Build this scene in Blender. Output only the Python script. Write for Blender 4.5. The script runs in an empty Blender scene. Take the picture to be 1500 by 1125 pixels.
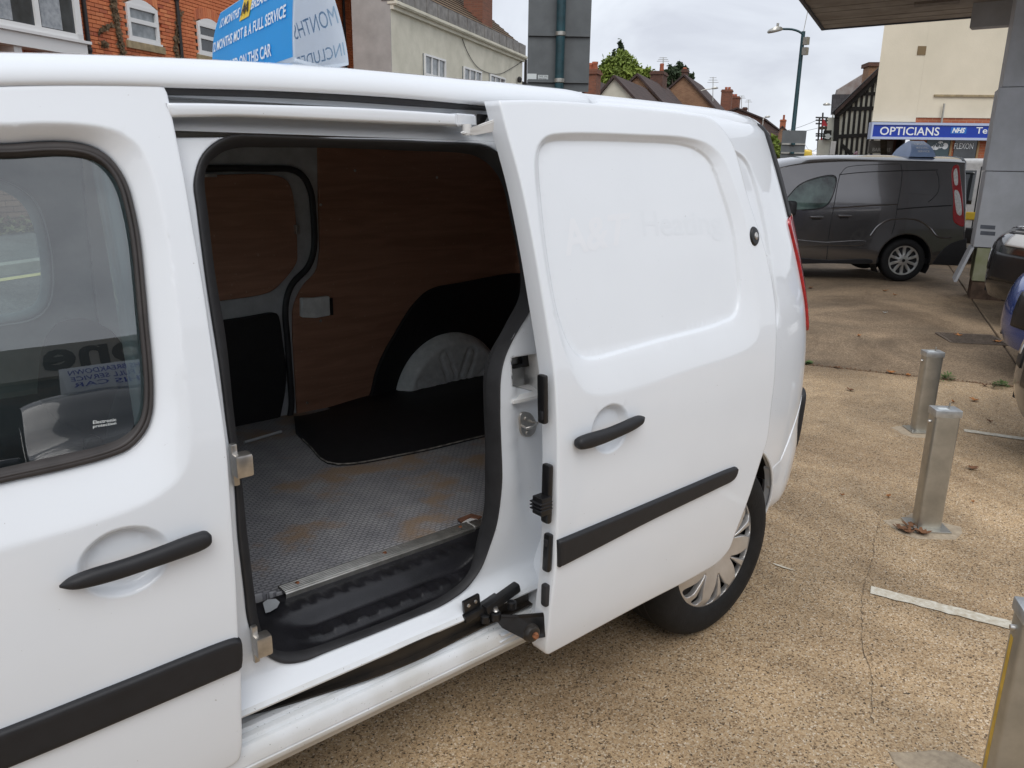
import bpy, bmesh, math, random
import numpy as np
from mathutils import Vector, Matrix
from mathutils.geometry import delaunay_2d_cdt
random.seed(7); rng = np.random.default_rng(7)
SC = bpy.context.scene
COL = SC.collection
PI = math.pi

# ------------------------------------------------------------------ camera
FPX, PIT, ROL, YAW = 1159.84, 0.274638, 0.013905, 0.702833      # focal length in pixels of the 1500 px wide photograph
CAM = np.array([-2.1014, -1.4079, 1.5721])
_fw = np.array([math.sin(YAW)*math.cos(PIT), math.cos(YAW)*math.cos(PIT), -math.sin(PIT)])
_rt = np.array([math.cos(YAW), -math.sin(YAW), 0.0]); _up = np.cross(_rt, _fw)
_r2 = math.cos(ROL)*_rt + math.sin(ROL)*_up
_u2 = -math.sin(ROL)*_rt + math.cos(ROL)*_up
cd = bpy.data.cameras.new('camera'); cam = bpy.data.objects.new('camera', cd); COL.objects.link(cam)
cd.sensor_width = 36.0; cd.lens = FPX/1500*36.0; cd.clip_start = 0.02; cd.clip_end = 3000
cam.matrix_world = Matrix(((_r2[0], _u2[0], -_fw[0], CAM[0]), (_r2[1], _u2[1], -_fw[1], CAM[1]), (_r2[2], _u2[2], -_fw[2], CAM[2]), (0, 0, 0, 1)))
SC.camera = cam

# ------------------------------------------------------------------ sky, sun, exposure (bright overcast)
SUN_EL, SUN_AZ = math.radians(52), math.radians(212)            # azimuth from +Y towards +X: behind the camera, a little to its left
w = bpy.data.worlds.new('World'); SC.world = w; w.use_nodes = True
nt = w.node_tree; nt.nodes.clear()
def N(t, **k):
    n = nt.nodes.new(t)
    for a, b in k.items(): setattr(n, a, b)
    return n
wo = N('ShaderNodeOutputWorld'); bg = N('ShaderNodeBackground'); bgc = N('ShaderNodeBackground'); mx = N('ShaderNodeMixShader')
sky = N('ShaderNodeTexSky', sky_type='NISHITA', sun_disc=False, sun_elevation=SUN_EL, sun_rotation=SUN_AZ, air_density=1.0, dust_density=3.0)
bg.inputs[1].default_value = 0.10
tc = N('ShaderNodeTexCoord'); mp = N('ShaderNodeMapping'); mp.inputs['Scale'].default_value = (1.3, 1.3, 2.2)
nz = N('ShaderNodeTexNoise'); nz.inputs['Scale'].default_value = 2.3; nz.inputs['Detail'].default_value = 5; nz.inputs['Roughness'].default_value = 0.55; nz.inputs['Distortion'].default_value = 0.9
cr = N('ShaderNodeValToRGB'); e = cr.color_ramp.elements
e[0].position = 0.32; e[0].color = (0.68, 0.71, 0.79, 1); e[1].position = 0.66; e[1].color = (0.97, 1.02, 1.09, 1)
bgc.inputs[1].default_value = 1.0
nt.links.new(tc.outputs['Generated'], mp.inputs[0]); nt.links.new(mp.outputs[0], nz.inputs[0]); nt.links.new(nz.outputs[0], cr.inputs[0])
nt.links.new(cr.outputs[0], bgc.inputs[0]); nt.links.new(sky.outputs[0], bg.inputs[0])
mx.inputs[0].default_value = 0.88                                # the cloud deck covers most of the sky
nt.links.new(bg.outputs[0], mx.inputs[1]); nt.links.new(bgc.outputs[0], mx.inputs[2]); nt.links.new(mx.outputs[0], wo.inputs[0])
sd_ = bpy.data.lights.new('sun', 'SUN'); sun = bpy.data.objects.new('sun', sd_); COL.objects.link(sun)
sd_.energy = 1.25; sd_.angle = math.radians(40); sd_.color = (1.0, 0.975, 0.94)
sv = Vector((math.sin(SUN_AZ)*math.cos(SUN_EL), math.cos(SUN_AZ)*math.cos(SUN_EL), math.sin(SUN_EL)))
sun.rotation_euler = sv.to_track_quat('Z', 'Y').to_euler()
SC.view_settings.view_transform = 'Standard'; SC.view_settings.look = 'None'
SC.view_settings.exposure = 0.10; SC.view_settings.gamma = 1.0; SC.view_settings.use_curve_mapping = False
SC.cycles.max_bounces = 8; SC.cycles.transparent_max_bounces = 12; SC.cycles.use_denoising = True

# ------------------------------------------------------------------ pixel -> place
def ray(px, py):
    return _fw + ((px-750)/FPX)*_r2 + ((562.5-py)/FPX)*_u2
def onY(px, py, Y):
    r = ray(px, py); return CAM + r*((Y-CAM[1])/r[1])
def onZ(px, py, Z=0.0):
    r = ray(px, py); return CAM + r*((Z-CAM[2])/r[2])
def onX(px, py, X):
    r = ray(px, py); return CAM + r*((X-CAM[0])/r[0])
def atdepth(px, py, d):
    return CAM + ray(px, py)*d
class Wall:
    """vertical plane through point p with heading (degrees from +Y towards +X)"""
    def __init__(s, p, heading):
        a = math.radians(heading); s.p = np.array([p[0], p[1], 0.]); s.d = np.array([math.sin(a), math.cos(a), 0.]); s.n = np.array([math.cos(a), -math.sin(a), 0.])   # n: to the right of d
        s.h = a
    def hit(s, px, py):
        r = ray(px, py); t = ((s.p-CAM)@s.n)/(r@s.n); return CAM + r*t
    def uv(s, px, py):
        q = s.hit(px, py); return np.array([(q-s.p)@s.d, q[2]])
    def P(s, u, z, off=0.0):
        return s.p + s.d*u + s.n*off + np.array([0, 0, z])
def unproj(px, py, F, it=10):
    Y = -0.03
    for _ in range(it):
        P = onY(px, py, Y); Y = float(F(np.array([P[0]]), np.array([P[2]]))[0])
    return onY(px, py, Y)
def pxs(pts, F):
    """pixel outline -> (x, z) on the surface Y = F(x, z); corner flags survive"""
    out = []
    for p in pts:
        q = unproj(p[0], p[1], F); out.append((q[0], q[2]) + tuple(p[2:]))
    return out

# ------------------------------------------------------------------ curves
def _cr(p, closed, step):
    p = np.asarray(p, float); n = len(p)
    if n < 3:
        L = np.linalg.norm(p[1]-p[0]); k = max(1, int(round(L/step))); return p[0]+(p[1]-p[0])*np.linspace(0, 1, k+1)[:, None]
    out = []
    rg = range(n if closed else n-1)
    for i in rg:
        p1, p2 = p[i], p[(i+1) % n]
        p0 = p[(i-1) % n] if (closed or i > 0) else 2*p1-p2
        p3 = p[(i+2) % n] if (closed or i+2 < n) else 2*p2-p1
        t01 = max(np.linalg.norm(p1-p0), 1e-9)**.5; t12 = max(np.linalg.norm(p2-p1), 1e-9)**.5; t23 = max(np.linalg.norm(p3-p2), 1e-9)**.5
        m1 = (p2-p1+t12*((p1-p0)/t01-(p2-p0)/(t01+t12))); m2 = (p2-p1+t12*((p3-p2)/t23-(p3-p1)/(t12+t23)))
        k = max(2, int(np.linalg.norm(p2-p1)/step)+1)
        t = np.linspace(0, 1, k, endpoint=False)[:, None]
        out.append((2*t**3-3*t**2+1)*p1+(t**3-2*t**2+t)*m1+(-2*t**3+3*t**2)*p2+(t**3-t**2)*m2)
    if not closed: out.append(p[-1:])
    return np.concatenate(out)
def resample(p, step=None, closed=True, n=None):
    q = np.vstack([p, p[:1]]) if closed else np.asarray(p, float)
    d = np.linalg.norm(np.diff(q, axis=0), axis=1); keep = np.r_[True, d > 1e-9]; q = q[keep]; d = np.linalg.norm(np.diff(q, axis=0), axis=1)
    s = np.r_[0, np.cumsum(d)]
    if n is None: n = max(3, int(round(s[-1]/step)))
    t = np.linspace(0, s[-1], n+(0 if closed else 1), endpoint=not closed)
    return np.stack([np.interp(t, s, q[:, k]) for k in range(q.shape[1])], -1)
def curve(pts, step=0.01, closed=True):
    """Catmull-Rom through pts; a point with a third entry 'c' is a sharp corner"""
    cs = [i for i, p in enumerate(pts) if len(p) > 2 and p[2] == 'c']
    P = np.array([p[:2] for p in pts], float)
    if not cs: return resample(_cr(P, closed, step/2), step, closed)
    segs = []; n = len(P)
    if closed:
        for a, i in enumerate(cs):
            j = cs[(a+1) % len(cs)]; m = (j-i) % n or n
            segs.append(P[[(i+k) % n for k in range(m+1)]])
    else:
        br = sorted(set([0]+cs+[n-1])); segs = [P[a:b+1] for a, b in zip(br, br[1:])]
    out = []
    for s_ in segs:
        c = _cr(s_, False, step/2); L = np.linalg.norm(np.diff(c, axis=0), axis=1).sum()
        c = resample(c, closed=False, n=max(1, int(round(L/step)))); out.append(c[:-1])
    if not closed: out.append(P[-1:])
    return np.concatenate(out)
def sdist(P, loop):
    """signed distance of points to a closed loop, negative inside"""
    P = np.asarray(P, float); a = loop; b = np.roll(loop, -1, 0); ab = b-a; L2 = np.maximum((ab**2).sum(1), 1e-18)
    out = np.empty(len(P)); ins = np.empty(len(P), bool)
    for s in range(0, len(P), 4000):
        q = P[s:s+4000]; ap = q[:, None, :]-a[None]
        t = np.clip((ap*ab[None]).sum(-1)/L2, 0, 1); d = np.hypot(ap[..., 0]-t*ab[:, 0], ap[..., 1]-t*ab[:, 1])
        out[s:s+4000] = d.min(1)
        cond = (a[None, :, 1] > q[:, 1:2]) != (b[None, :, 1] > q[:, 1:2])
        xi = a[None, :, 0]+(q[:, 1:2]-a[None, :, 1])*ab[None, :, 0]/np.where(np.abs(ab[None, :, 1]) < 1e-15, 1e-15, ab[None, :, 1])
        ins[s:s+4000] = (np.sum(cond & (q[:, 0:1] < xi), 1) % 2) == 1
    return np.where(ins, -out, out)
def inset(loop, d):
    """loop moved inwards by d (fine loops, small d)"""
    t = np.roll(loop, -1, 0)-np.roll(loop, 1, 0); t /= np.maximum(np.linalg.norm(t, axis=1), 1e-12)[:, None]
    n = np.stack([-t[:, 1], t[:, 0]], -1)
    ar = 0.5*np.sum(loop[:, 0]*np.roll(loop[:, 1], -1)-np.roll(loop[:, 0], -1)*loop[:, 1])
    return loop+n*d*(1 if ar > 0 else -1)
def sm(x): x = np.clip(x, 0, 1); return x*x*(3-2*x)

# ------------------------------------------------------------------ objects
WORLD = {}
def thing(name, label, cat, loc=(0, 0, 0), rotz=0.0, group=None, world=False):
    """an Empty at a thing's base that parents its parts; world=True: the parts are given in world coordinates"""
    o = bpy.data.objects.new(name, None); COL.objects.link(o); o.empty_display_size = 0.2
    o.location = loc; o.rotation_euler = (0, 0, rotz); o['label'] = label; o['category'] = cat
    if group: o['group'] = group
    if world: WORLD[o.name] = (Matrix.Translation(Vector(loc)) @ Matrix.Rotation(rotz, 4, 'Z')).inverted()
    return o
def tag(o, label=None, cat=None, group=None, kind=None):
    if label: o['label'] = label
    if cat: o['category'] = cat
    if group: o['group'] = group
    if kind: o['kind'] = kind
    return o
def link(o, parent=None):
    COL.objects.link(o)
    if parent is not None:
        o.parent = parent
        if parent.name in WORLD: o.matrix_parent_inverse = WORLD[parent.name]
    return o
def mesh(name, V, Fc, mat, parent=None, smooth=True, mats=None, fm=None):
    me = bpy.data.meshes.new(name)
    me.from_pydata([tuple(map(float, v)) for v in V], [], [tuple(int(i) for i in f) for f in Fc])
    if smooth: me.polygons.foreach_set('use_smooth', [True]*len(me.polygons))
    for m in (mats or [mat]): me.materials.append(m)
    if fm is not None: me.polygons.foreach_set('material_index', fm)
    me.update()
    return link(bpy.data.objects.new(name, me), parent)
def frombm(name, bm, mat, parent=None, smooth=False):
    me = bpy.data.meshes.new(name); bm.normal_update(); bm.to_mesh(me); bm.free()
    if smooth: me.polygons.foreach_set('use_smooth', [True]*len(me.polygons))
    me.materials.append(mat); return link(bpy.data.objects.new(name, me), parent)
def autosmooth(o, deg=35):
    bm = bmesh.new(); bm.from_mesh(o.data)
    for ed in bm.edges:
        if len(ed.link_faces) == 2 and ed.calc_face_angle(0) > math.radians(deg): ed.smooth = False
    for f in bm.faces: f.smooth = True
    bm.to_mesh(o.data); bm.free(); return o
def bmbox(bm, c, s, R=None, bev=0.0, seg=2):
    vs = bmesh.ops.create_cube(bm, size=1.0)['verts']
    M = Matrix.Translation(Vector(c)) @ (R.to_4x4() if R else Matrix.Identity(4)) @ Matrix.Diagonal((*s, 1))
    bmesh.ops.transform(bm, matrix=M, verts=vs)
    if bev: bmesh.ops.bevel(bm, geom=list({e_ for v in vs for e_ in v.link_edges}), offset=bev, segments=seg, affect='EDGES', profile=0.6)
def box(name, c, s, mat, parent=None, R=None, bev=0.0, seg=2):
    bm = bmesh.new(); bmbox(bm, c, s, R, bev, seg); o = frombm(name, bm, mat, parent)
    return autosmooth(o, 40) if bev else o
def hexa(name, P, mat, parent=None, bev=0.0):
    """8 corners: bottom ring then top ring"""
    bm = bmesh.new(); v = [bm.verts.new(tuple(map(float, p))) for p in P]
    for f in ((3, 2, 1, 0), (4, 5, 6, 7), (0, 1, 5, 4), (1, 2, 6, 5), (2, 3, 7, 6), (3, 0, 4, 7)): bm.faces.new([v[i] for i in f])
    bmesh.ops.recalc_face_normals(bm, faces=bm.faces)
    if bev: bmesh.ops.bevel(bm, geom=list(bm.edges), offset=bev, segments=2, affect='EDGES')
    o = frombm(name, bm, mat, parent); return autosmooth(o, 40) if bev else o
def prism(name, poly, ext, mat, parent=None, bev=0.0):
    """polygon (list of 3D points) extruded by vector ext"""
    bm = bmesh.new(); a = [bm.verts.new(tuple(map(float, p))) for p in poly]; b = [bm.verts.new(tuple(map(float, np.asarray(p)+np.asarray(ext)))) for p in poly]
    n = len(a); bm.faces.new(a); bm.faces.new(b[::-1])
    for i in range(n): bm.faces.new((a[i], b[i], b[(i+1) % n], a[(i+1) % n]))
    bmesh.ops.recalc_face_normals(bm, faces=bm.faces)
    if bev: bmesh.ops.bevel(bm, geom=list(bm.edges), offset=bev, segments=2, affect='EDGES')
    o = frombm(name, bm, mat, parent); return autosmooth(o, 40) if bev else o
def loft(name, secs, mat, parent=None, closed=True, caps=True, deg=40):
    n = len(secs[0]); V = np.concatenate([np.asarray(s, float) for s in secs]); F = []
    for i in range(len(secs)-1):
        for j in range(n if closed else n-1):
            k = (j+1) % n; F.append((i*n+j, i*n+k, (i+1)*n+k, (i+1)*n+j))
    if caps and closed: F.append(tuple(range(n))[::-1]); F.append(tuple((len(secs)-1)*n+j for j in range(n)))
    o = mesh(name, V, F, mat, parent)
    bm = bmesh.new(); bm.from_mesh(o.data); bmesh.ops.recalc_face_normals(bm, faces=bm.faces); bm.to_mesh(o.data); bm.free()
    return autosmooth(o, deg)
def tube(name, path, rad, mat, parent=None, closed=False, seg=10, flat=None):
    """tube along a 3D path; rad a number or one per point"""
    P = np.asarray(path, float); n = len(P); rad = np.broadcast_to(np.asarray(rad, float), (n,))
    T = (np.roll(P, -1, 0)-np.roll(P, 1, 0)) if closed else np.gradient(P, axis=0)
    T /= np.maximum(np.linalg.norm(T, axis=1), 1e-12)[:, None]
    up = np.array([0, 0, 1.]) if abs(T[0] @ [0, 0, 1]) < .9 else np.array([1., 0, 0])
    secs = []; nrm = np.cross(T[0], up); nrm /= np.linalg.norm(nrm)
    for i in range(n):
        nrm = nrm-T[i]*(nrm@T[i]); nrm /= max(np.linalg.norm(nrm), 1e-9); b = np.cross(T[i], nrm)
        a = np.linspace(0, 2*PI, seg, endpoint=False)
        secs.append(P[i]+rad[i]*(np.cos(a)[:, None]*nrm+np.sin(a)[:, None]*b*(flat or 1)))
    if closed: secs.append(secs[0])
    return loft(name, secs, mat, parent, True, not closed, 50)
def lathe(name, prof, mat, parent=None, seg=32, M=None, deg=35):
    """profile (r, h) turned about local z, then moved by M"""
    V = []; F = []; n = len(prof)
    for i in range(seg):
        a = 2*PI*i/seg
        for r, h in prof: V.append(Vector((r*math.cos(a), r*math.sin(a), h)))
    for i in range(seg):
        for j in range(n-1):
            k = (i+1) % seg; F.append((i*n+j, k*n+j, k*n+j+1, i*n+j+1))
    if M is not None: V = [M @ v for v in V]
    o = mesh(name, V, F, mat, parent)
    bm = bmesh.new(); bm.from_mesh(o.data); bmesh.ops.remove_doubles(bm, verts=bm.verts, dist=1e-5); bmesh.ops.recalc_face_normals(bm, faces=bm.faces); bm.to_mesh(o.data); bm.free()
    return autosmooth(o, deg)
def skin(name, loop, mapf, mat, parent=None, holes=(), extra=(), grid=0.03, r=0.004, rim=0.02, inn=(0, 1, 0), hole_rim=None, hole_r=None):
    """sheet over the 2D outline `loop` (with holes), mapped to 3D by mapf(u, v); edges rolled over a radius r and hemmed by rim along inn"""
    inn = np.asarray(inn, float); hr = r if hole_r is None else hole_r
    loops = [np.asarray(loop, float)]+[np.asarray(h, float) for h in holes]
    pts = [loops[0]]; edges = []; base = 0; rings = []
    for L in loops:
        n = len(L); edges += [(base+i, base+(i+1) % n) for i in range(n)]; rings.append((base, n)); base += n
    pts = list(loops)
    inner = []
    if r > 0:
        for f in (0.35, 1.0, 2.2): inner.append(inset(loops[0], r*f))
    if hr > 0:
        for h in loops[1:]:
            for f in (0.35, 1.0, 2.2): inner.append(inset(h, -hr*f))
    inner += [np.asarray(x, float) for x in extra]
    lo, hi = loops[0].min(0), loops[0].max(0)
    gx = np.arange(lo[0]+grid/2, hi[0], grid); gy = np.arange(lo[1]+grid/2, hi[1], grid)
    if len(gx) and len(gy):
        G = np.stack(np.meshgrid(gx, gy, indexing='ij'), -1).reshape(-1, 2)
        G[:, 0] += np.where((np.round((G[:, 1]-lo[1])/grid).astype(int) % 2) == 0, grid*.25, -grid*.25)
        k = sdist(G, loops[0]) < -0.45*grid
        for h in loops[1:]: k &= sdist(G, h) > 0.45*grid
        inner.append(G[k])
    I = np.concatenate(inner) if inner else np.zeros((0, 2))
    if len(I):
        k = sdist(I, loops[0]) < -min(r*.2 if r else 1e-4, 5e-4)
        for h in loops[1:]: k &= sdist(I, h) > min(hr*.2 if hr else 1e-4, 5e-4)
        I = I[k]
        key = np.round(I/(max(r, .002)*.3)).astype(int); _, ui = np.unique(key, axis=0, return_index=True); I = I[np.sort(ui)]
    A = np.concatenate(pts+[I]); vo, eo, fo, ov, oe, of = delaunay_2d_cdt([Vector((float(x), float(y))) for x, y in A], edges, [], 0, 1e-7)
    V2 = np.array([tuple(v) for v in vo]); T = np.array([f for f in fo if len(f) == 3])
    cen = V2[T].mean(1); k = sdist(cen, loops[0]) < 0
    for h in loops[1:]: k &= sdist(cen, h) > 0
    T = T[k]
    mp_ = {}
    for i, o_ in enumerate(ov):
        for j in o_: mp_[j] = i
    P = np.array(mapf(V2[:, 0], V2[:, 1]), float)
    if r > 0 or hr > 0:
        d = -sdist(V2, loops[0]); off = np.where(d < r, r-np.sqrt(np.maximum(r*r-(r-np.clip(d, 0, r))**2, 0)), 0) if r > 0 else 0*d
        for h in loops[1:]:
            if hr > 0: d = sdist(V2, h); off = np.maximum(off, np.where(d < hr, hr-np.sqrt(np.maximum(hr*hr-(hr-np.clip(d, 0, hr))**2, 0)), 0))
        P = P+off[:, None]*inn
    nrm = np.cross(P[T[:, 1]]-P[T[:, 0]], P[T[:, 2]]-P[T[:, 0]]).sum(0)
    if nrm @ inn > 0: T = T[:, ::-1]
    V = [P]; F = [tuple(t) for t in T]; nb = len(P)
    cnt = {}
    for t in T:
        for a, b in ((t[0], t[1]), (t[1], t[2]), (t[2], t[0])): cnt[(a, b)] = 1
    for li, (b0, n) in enumerate(rings):
        rm = rim if li == 0 else (rim if hole_rim is None else hole_rim)
        if not rm: continue
        ids = [mp_[b0+i] for i in range(n)]
        V.append(P[ids]+inn*rm)
        for i in range(n):
            a, b = ids[i], ids[(i+1) % n]; c, d_ = nb+(i+1) % n, nb+i
            F.append((b, a, d_, c) if (a, b) in cnt else (a, b, c, d_))
        nb += n
    return mesh(name, np.concatenate(V), F, mat, parent)
def ribbon(name, A, B, bulge, mat, parent=None, seg=6, closed=True):
    """band between two 3D loops, swelling by the vector bulge; B follows A by nearest points"""
    A = np.asarray(A, float); B = np.asarray(B, float)
    Bn = []; last = None
    for a in A:
        d = np.linalg.norm(B-a, axis=1); Bn.append(B[d.argmin()])
    Bn = np.array(Bn)
    for _ in range(4): Bn = (np.roll(Bn, 1, 0)+2*Bn+np.roll(Bn, -1, 0))/4 if closed else np.vstack([Bn[:1], (Bn[:-2]+2*Bn[1:-1]+Bn[2:])/4, Bn[-1:]])
    bulge = np.asarray(bulge, float); rows = []
    for t in np.linspace(0, 1, seg+1):
        s = 0.5-0.5*math.cos(PI*t); rows.append(A+(Bn-A)*s+bulge*math.sin(PI*t)**0.8)
    n = len(A); V = np.concatenate(rows); F = []
    for i in range(seg):
        for j in range(n if closed else n-1):
            k = (j+1) % n; F.append((i*n+j, i*n+k, (i+1)*n+k, (i+1)*n+j))
    o = mesh(name, V, F, mat, parent)
    nr = np.zeros(3)
    for p in o.data.polygons: nr += np.array(p.normal)*p.area
    if nr @ bulge < 0: o.data.flip_normals()
    return o
_tc = {}
def textmesh(body, bold=0.0, shear=0.0, spacing=1.0):
    """flat lettering as (verts in 0..1 of its own box, triangles, aspect)"""
    key = (body, bold, shear, spacing)
    if key in _tc: return _tc[key]
    cu = bpy.data.curves.new('t', 'FONT'); cu.body = body; cu.offset = bold; cu.shear = shear; cu.space_character = spacing; cu.resolution_u = 3
    o = bpy.data.objects.new('t', cu); COL.objects.link(o)
    dg = bpy.context.evaluated_depsgraph_get(); dg.update(); me = bpy.data.meshes.new_from_object(o.evaluated_get(dg))
    V = np.array([v.co[:2] for v in me.vertices]); F = [tuple(p.vertices) for p in me.polygons]
    bpy.data.objects.remove(o); bpy.data.curves.remove(cu); bpy.data.meshes.remove(me)
    lo, hi = V.min(0), V.max(0); _tc[key] = ((V-lo)/(hi-lo), F, (hi-lo)[0]/(hi-lo)[1]); return _tc[key]
def text(name, body, mapf, mat, parent=None, bold=0.0, shear=0.0, spacing=1.0, facing=None):
    V, F, asp = textmesh(body, bold, shear, spacing)
    o = mesh(name, np.array([mapf(u, v) for u, v in V]), F, mat, parent, smooth=False)
    if facing is not None and len(o.data.polygons):
        nr = sum((p.normal*p.area for p in o.data.polygons), Vector()); 
        if nr.dot(Vector(facing)) < 0: o.data.flip_normals()
    return o
def quad(bl, br, tr, tl):
    bl, br, tr, tl = (np.asarray(x, float) for x in (bl, br, tr, tl))
    return lambda u, v: (bl*(1-u)+br*u)*(1-v)+(tl*(1-u)+tr*u)*v
def copytree(o, parent=None):
    c = o.copy(); COL.objects.link(c)
    if parent is not None: c.parent = parent; c.matrix_parent_inverse = o.matrix_parent_inverse
    for ch in list(o.children): copytree(ch, c)
    return c

# ------------------------------------------------------------------ materials
def mat(name, col, rough=0.5, metal=0.0, var=0.0, vscale=8.0, bump=0.0, bscale=60.0, coat=0.0, col2=None, spec=None, emit=None, estr=0.0):
    m = bpy.data.materials.new(name); m.use_nodes = True; t = m.node_tree; b = t.nodes['Principled BSDF']
    b.inputs['Roughness'].default_value = rough; b.inputs['Metallic'].default_value = metal
    if coat: b.inputs['Coat Weight'].default_value = coat; b.inputs['Coat Roughness'].default_value = 0.04
    if spec is not None: b.inputs['Specular IOR Level'].default_value = spec
    c = (*col, 1); b.inputs['Base Color'].default_value = c
    if emit: b.inputs['Emission Color'].default_value = (*emit, 1); b.inputs['Emission Strength'].default_value = estr
    co = t.nodes.new('ShaderNodeTexCoord')
    if var or col2:
        n = t.nodes.new('ShaderNodeTexNoise'); n.inputs['Scale'].default_value = vscale; n.inputs['Detail'].default_value = 6; n.inputs['Roughness'].default_value = 0.6
        rp = t.nodes.new('ShaderNodeValToRGB'); a = np.array(col); d = np.array(col2) if col2 else a*(1-var); u = a if col2 else np.minimum(a*(1+var), 1)
        rp.color_ramp.elements[0].position = 0.33; rp.color_ramp.elements[0].color = (*d, 1); rp.color_ramp.elements[1].position = 0.67; rp.color_ramp.elements[1].color = (*u, 1)
        t.links.new(co.outputs['Object'], n.inputs[0]); t.links.new(n.outputs[0], rp.inputs[0]); t.links.new(rp.outputs[0], b.inputs['Base Color'])
    if bump:
        n2 = t.nodes.new('ShaderNodeTexNoise'); n2.inputs['Scale'].default_value = bscale; n2.inputs['Detail'].default_value = 4
        bp = t.nodes.new('ShaderNodeBump'); bp.inputs['Strength'].default_value = bump; bp.inputs['Distance'].default_value = 0.01
        t.links.new(co.outputs['Object'], n2.inputs[0]); t.links.new(n2.outputs[0], bp.inputs['Height']); t.links.new(bp.outputs[0], b.inputs['Normal'])
    return m
def glassmat(name, tint=(0.75, 0.85, 0.83), rough=0.0, boost=1.0, dust=0.0):
    """thin pane: tinted see-through with a Fresnel mirror on top"""
    m = bpy.data.materials.new(name); m.use_nodes = True; t = m.node_tree; t.nodes.clear()
    o = t.nodes.new('ShaderNodeOutputMaterial'); tr = t.nodes.new('ShaderNodeBsdfTransparent'); gl = t.nodes.new('ShaderNodeBsdfGlossy'); fr = t.nodes.new('ShaderNodeFresnel'); mx = t.nodes.new('ShaderNodeMixShader')
    tr.inputs[0].default_value = (*tint, 1); gl.inputs['Roughness'].default_value = rough; fr.inputs[0].default_value = 1.0+0.52*boost
    t.links.new(fr.outputs[0], mx.inputs[0]); t.links.new(tr.outputs[0], mx.inputs[1]); t.links.new(gl.outputs[0], mx.inputs[2])
    if dust:
        df = t.nodes.new('ShaderNodeBsdfDiffuse'); df.inputs[0].default_value = (.62, .70, .70, 1); m2 = t.nodes.new('ShaderNodeMixShader'); nz_ = t.nodes.new('ShaderNodeTexNoise'); nz_.inputs['Scale'].default_value = 6; ma = t.nodes.new('ShaderNodeMath'); ma.operation = 'MULTIPLY'; ma.inputs[1].default_value = dust*2
        t.links.new(nz_.outputs[0], ma.inputs[0]); t.links.new(ma.outputs[0], m2.inputs[0]); t.links.new(mx.outputs[0], m2.inputs[1]); t.links.new(df.outputs[0], m2.inputs[2]); mx = m2
    t.links.new(mx.outputs[0], o.inputs[0])
    return m
M = {}
M['white'] = mat('white_paint', (0.775, 0.81, 0.85), 0.55, coat=1.0, var=0.015, vscale=3)
def specks(m, scale, lo, col=(.25, .22, .19)):
    t = m.node_tree; b = t.nodes['Principled BSDF']; nn = t.nodes.new; L = t.links.new; src = b.inputs['Base Color'].links[0].from_socket
    co = nn('ShaderNodeTexCoord'); n = nn('ShaderNodeTexNoise'); n.inputs['Scale'].default_value = scale; n.inputs['Detail'].default_value = 2; rp = nn('ShaderNodeValToRGB'); rp.color_ramp.elements[0].position = lo; rp.color_ramp.elements[0].color = (0, 0, 0, 1); rp.color_ramp.elements[1].position = lo+.03; rp.color_ramp.elements[1].color = (.6, .6, .6, 1); mx = nn('ShaderNodeMix'); mx.data_type = 'RGBA'; mx.inputs[7].default_value = (*col, 1)
    L(co.outputs['Object'], n.inputs[0]); L(n.outputs[0], rp.inputs[0]); L(rp.outputs[0], mx.inputs[0]); L(src, mx.inputs[6]); L(mx.outputs[2], b.inputs['Base Color'])
specks(M['white'], 120, .765)
M['white2'] = mat('white_paint_dusty', (0.70, 0.70, 0.69), 0.45, var=0.10, vscale=14, coat=0.25)
M['trim'] = mat('black_trim_plastic', (0.013, 0.0135, 0.016), 0.55, bump=0.12, bscale=900, var=0.15, vscale=30)
M['rubber'] = mat('rubber_seal', (0.022, 0.022, 0.024), 0.62, var=0.2, vscale=20)
M['rubber_brown'] = mat('faded_window_rubber', (0.036, 0.031, 0.030), 0.55, var=0.25, vscale=16)
M['black'] = mat('black_metal', (0.010, 0.010, 0.011), 0.35, var=0.3, vscale=25)
M['blackdirty'] = mat('black_metal_dirty', (0.014, 0.013, 0.012), 0.36, col2=(0.028, 0.022, 0.017), vscale=18)
M['tyre'] = mat('tyre_rubber', (0.009, 0.009, 0.0095), 0.7, spec=.3, var=0.3, vscale=30, bump=0.1, bscale=150)
M['hub'] = mat('silver_hubcap', (0.60, 0.59, 0.58), 0.30, metal=0.7, var=0.08, vscale=12)
M['alloy'] = mat('alloy_silver', (0.62, 0.62, 0.61), 0.3, metal=0.8)
M['zinc'] = mat('galvanised_steel', (0.46, 0.45, 0.41), 0.38, metal=0.85, var=0.16, vscale=9)
M['steel'] = mat('bright_steel', (0.55, 0.53, 0.50), 0.3, metal=0.9, var=0.15, vscale=40)
M['rust'] = mat('rusty_bolt', (0.20, 0.075, 0.030), 0.8, var=0.5, vscale=90)
M['ply'] = mat('ply_lining', (0.27, 0.135, 0.080), 0.65, var=0.25, vscale=5, bump=0.05, bscale=40)
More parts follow.
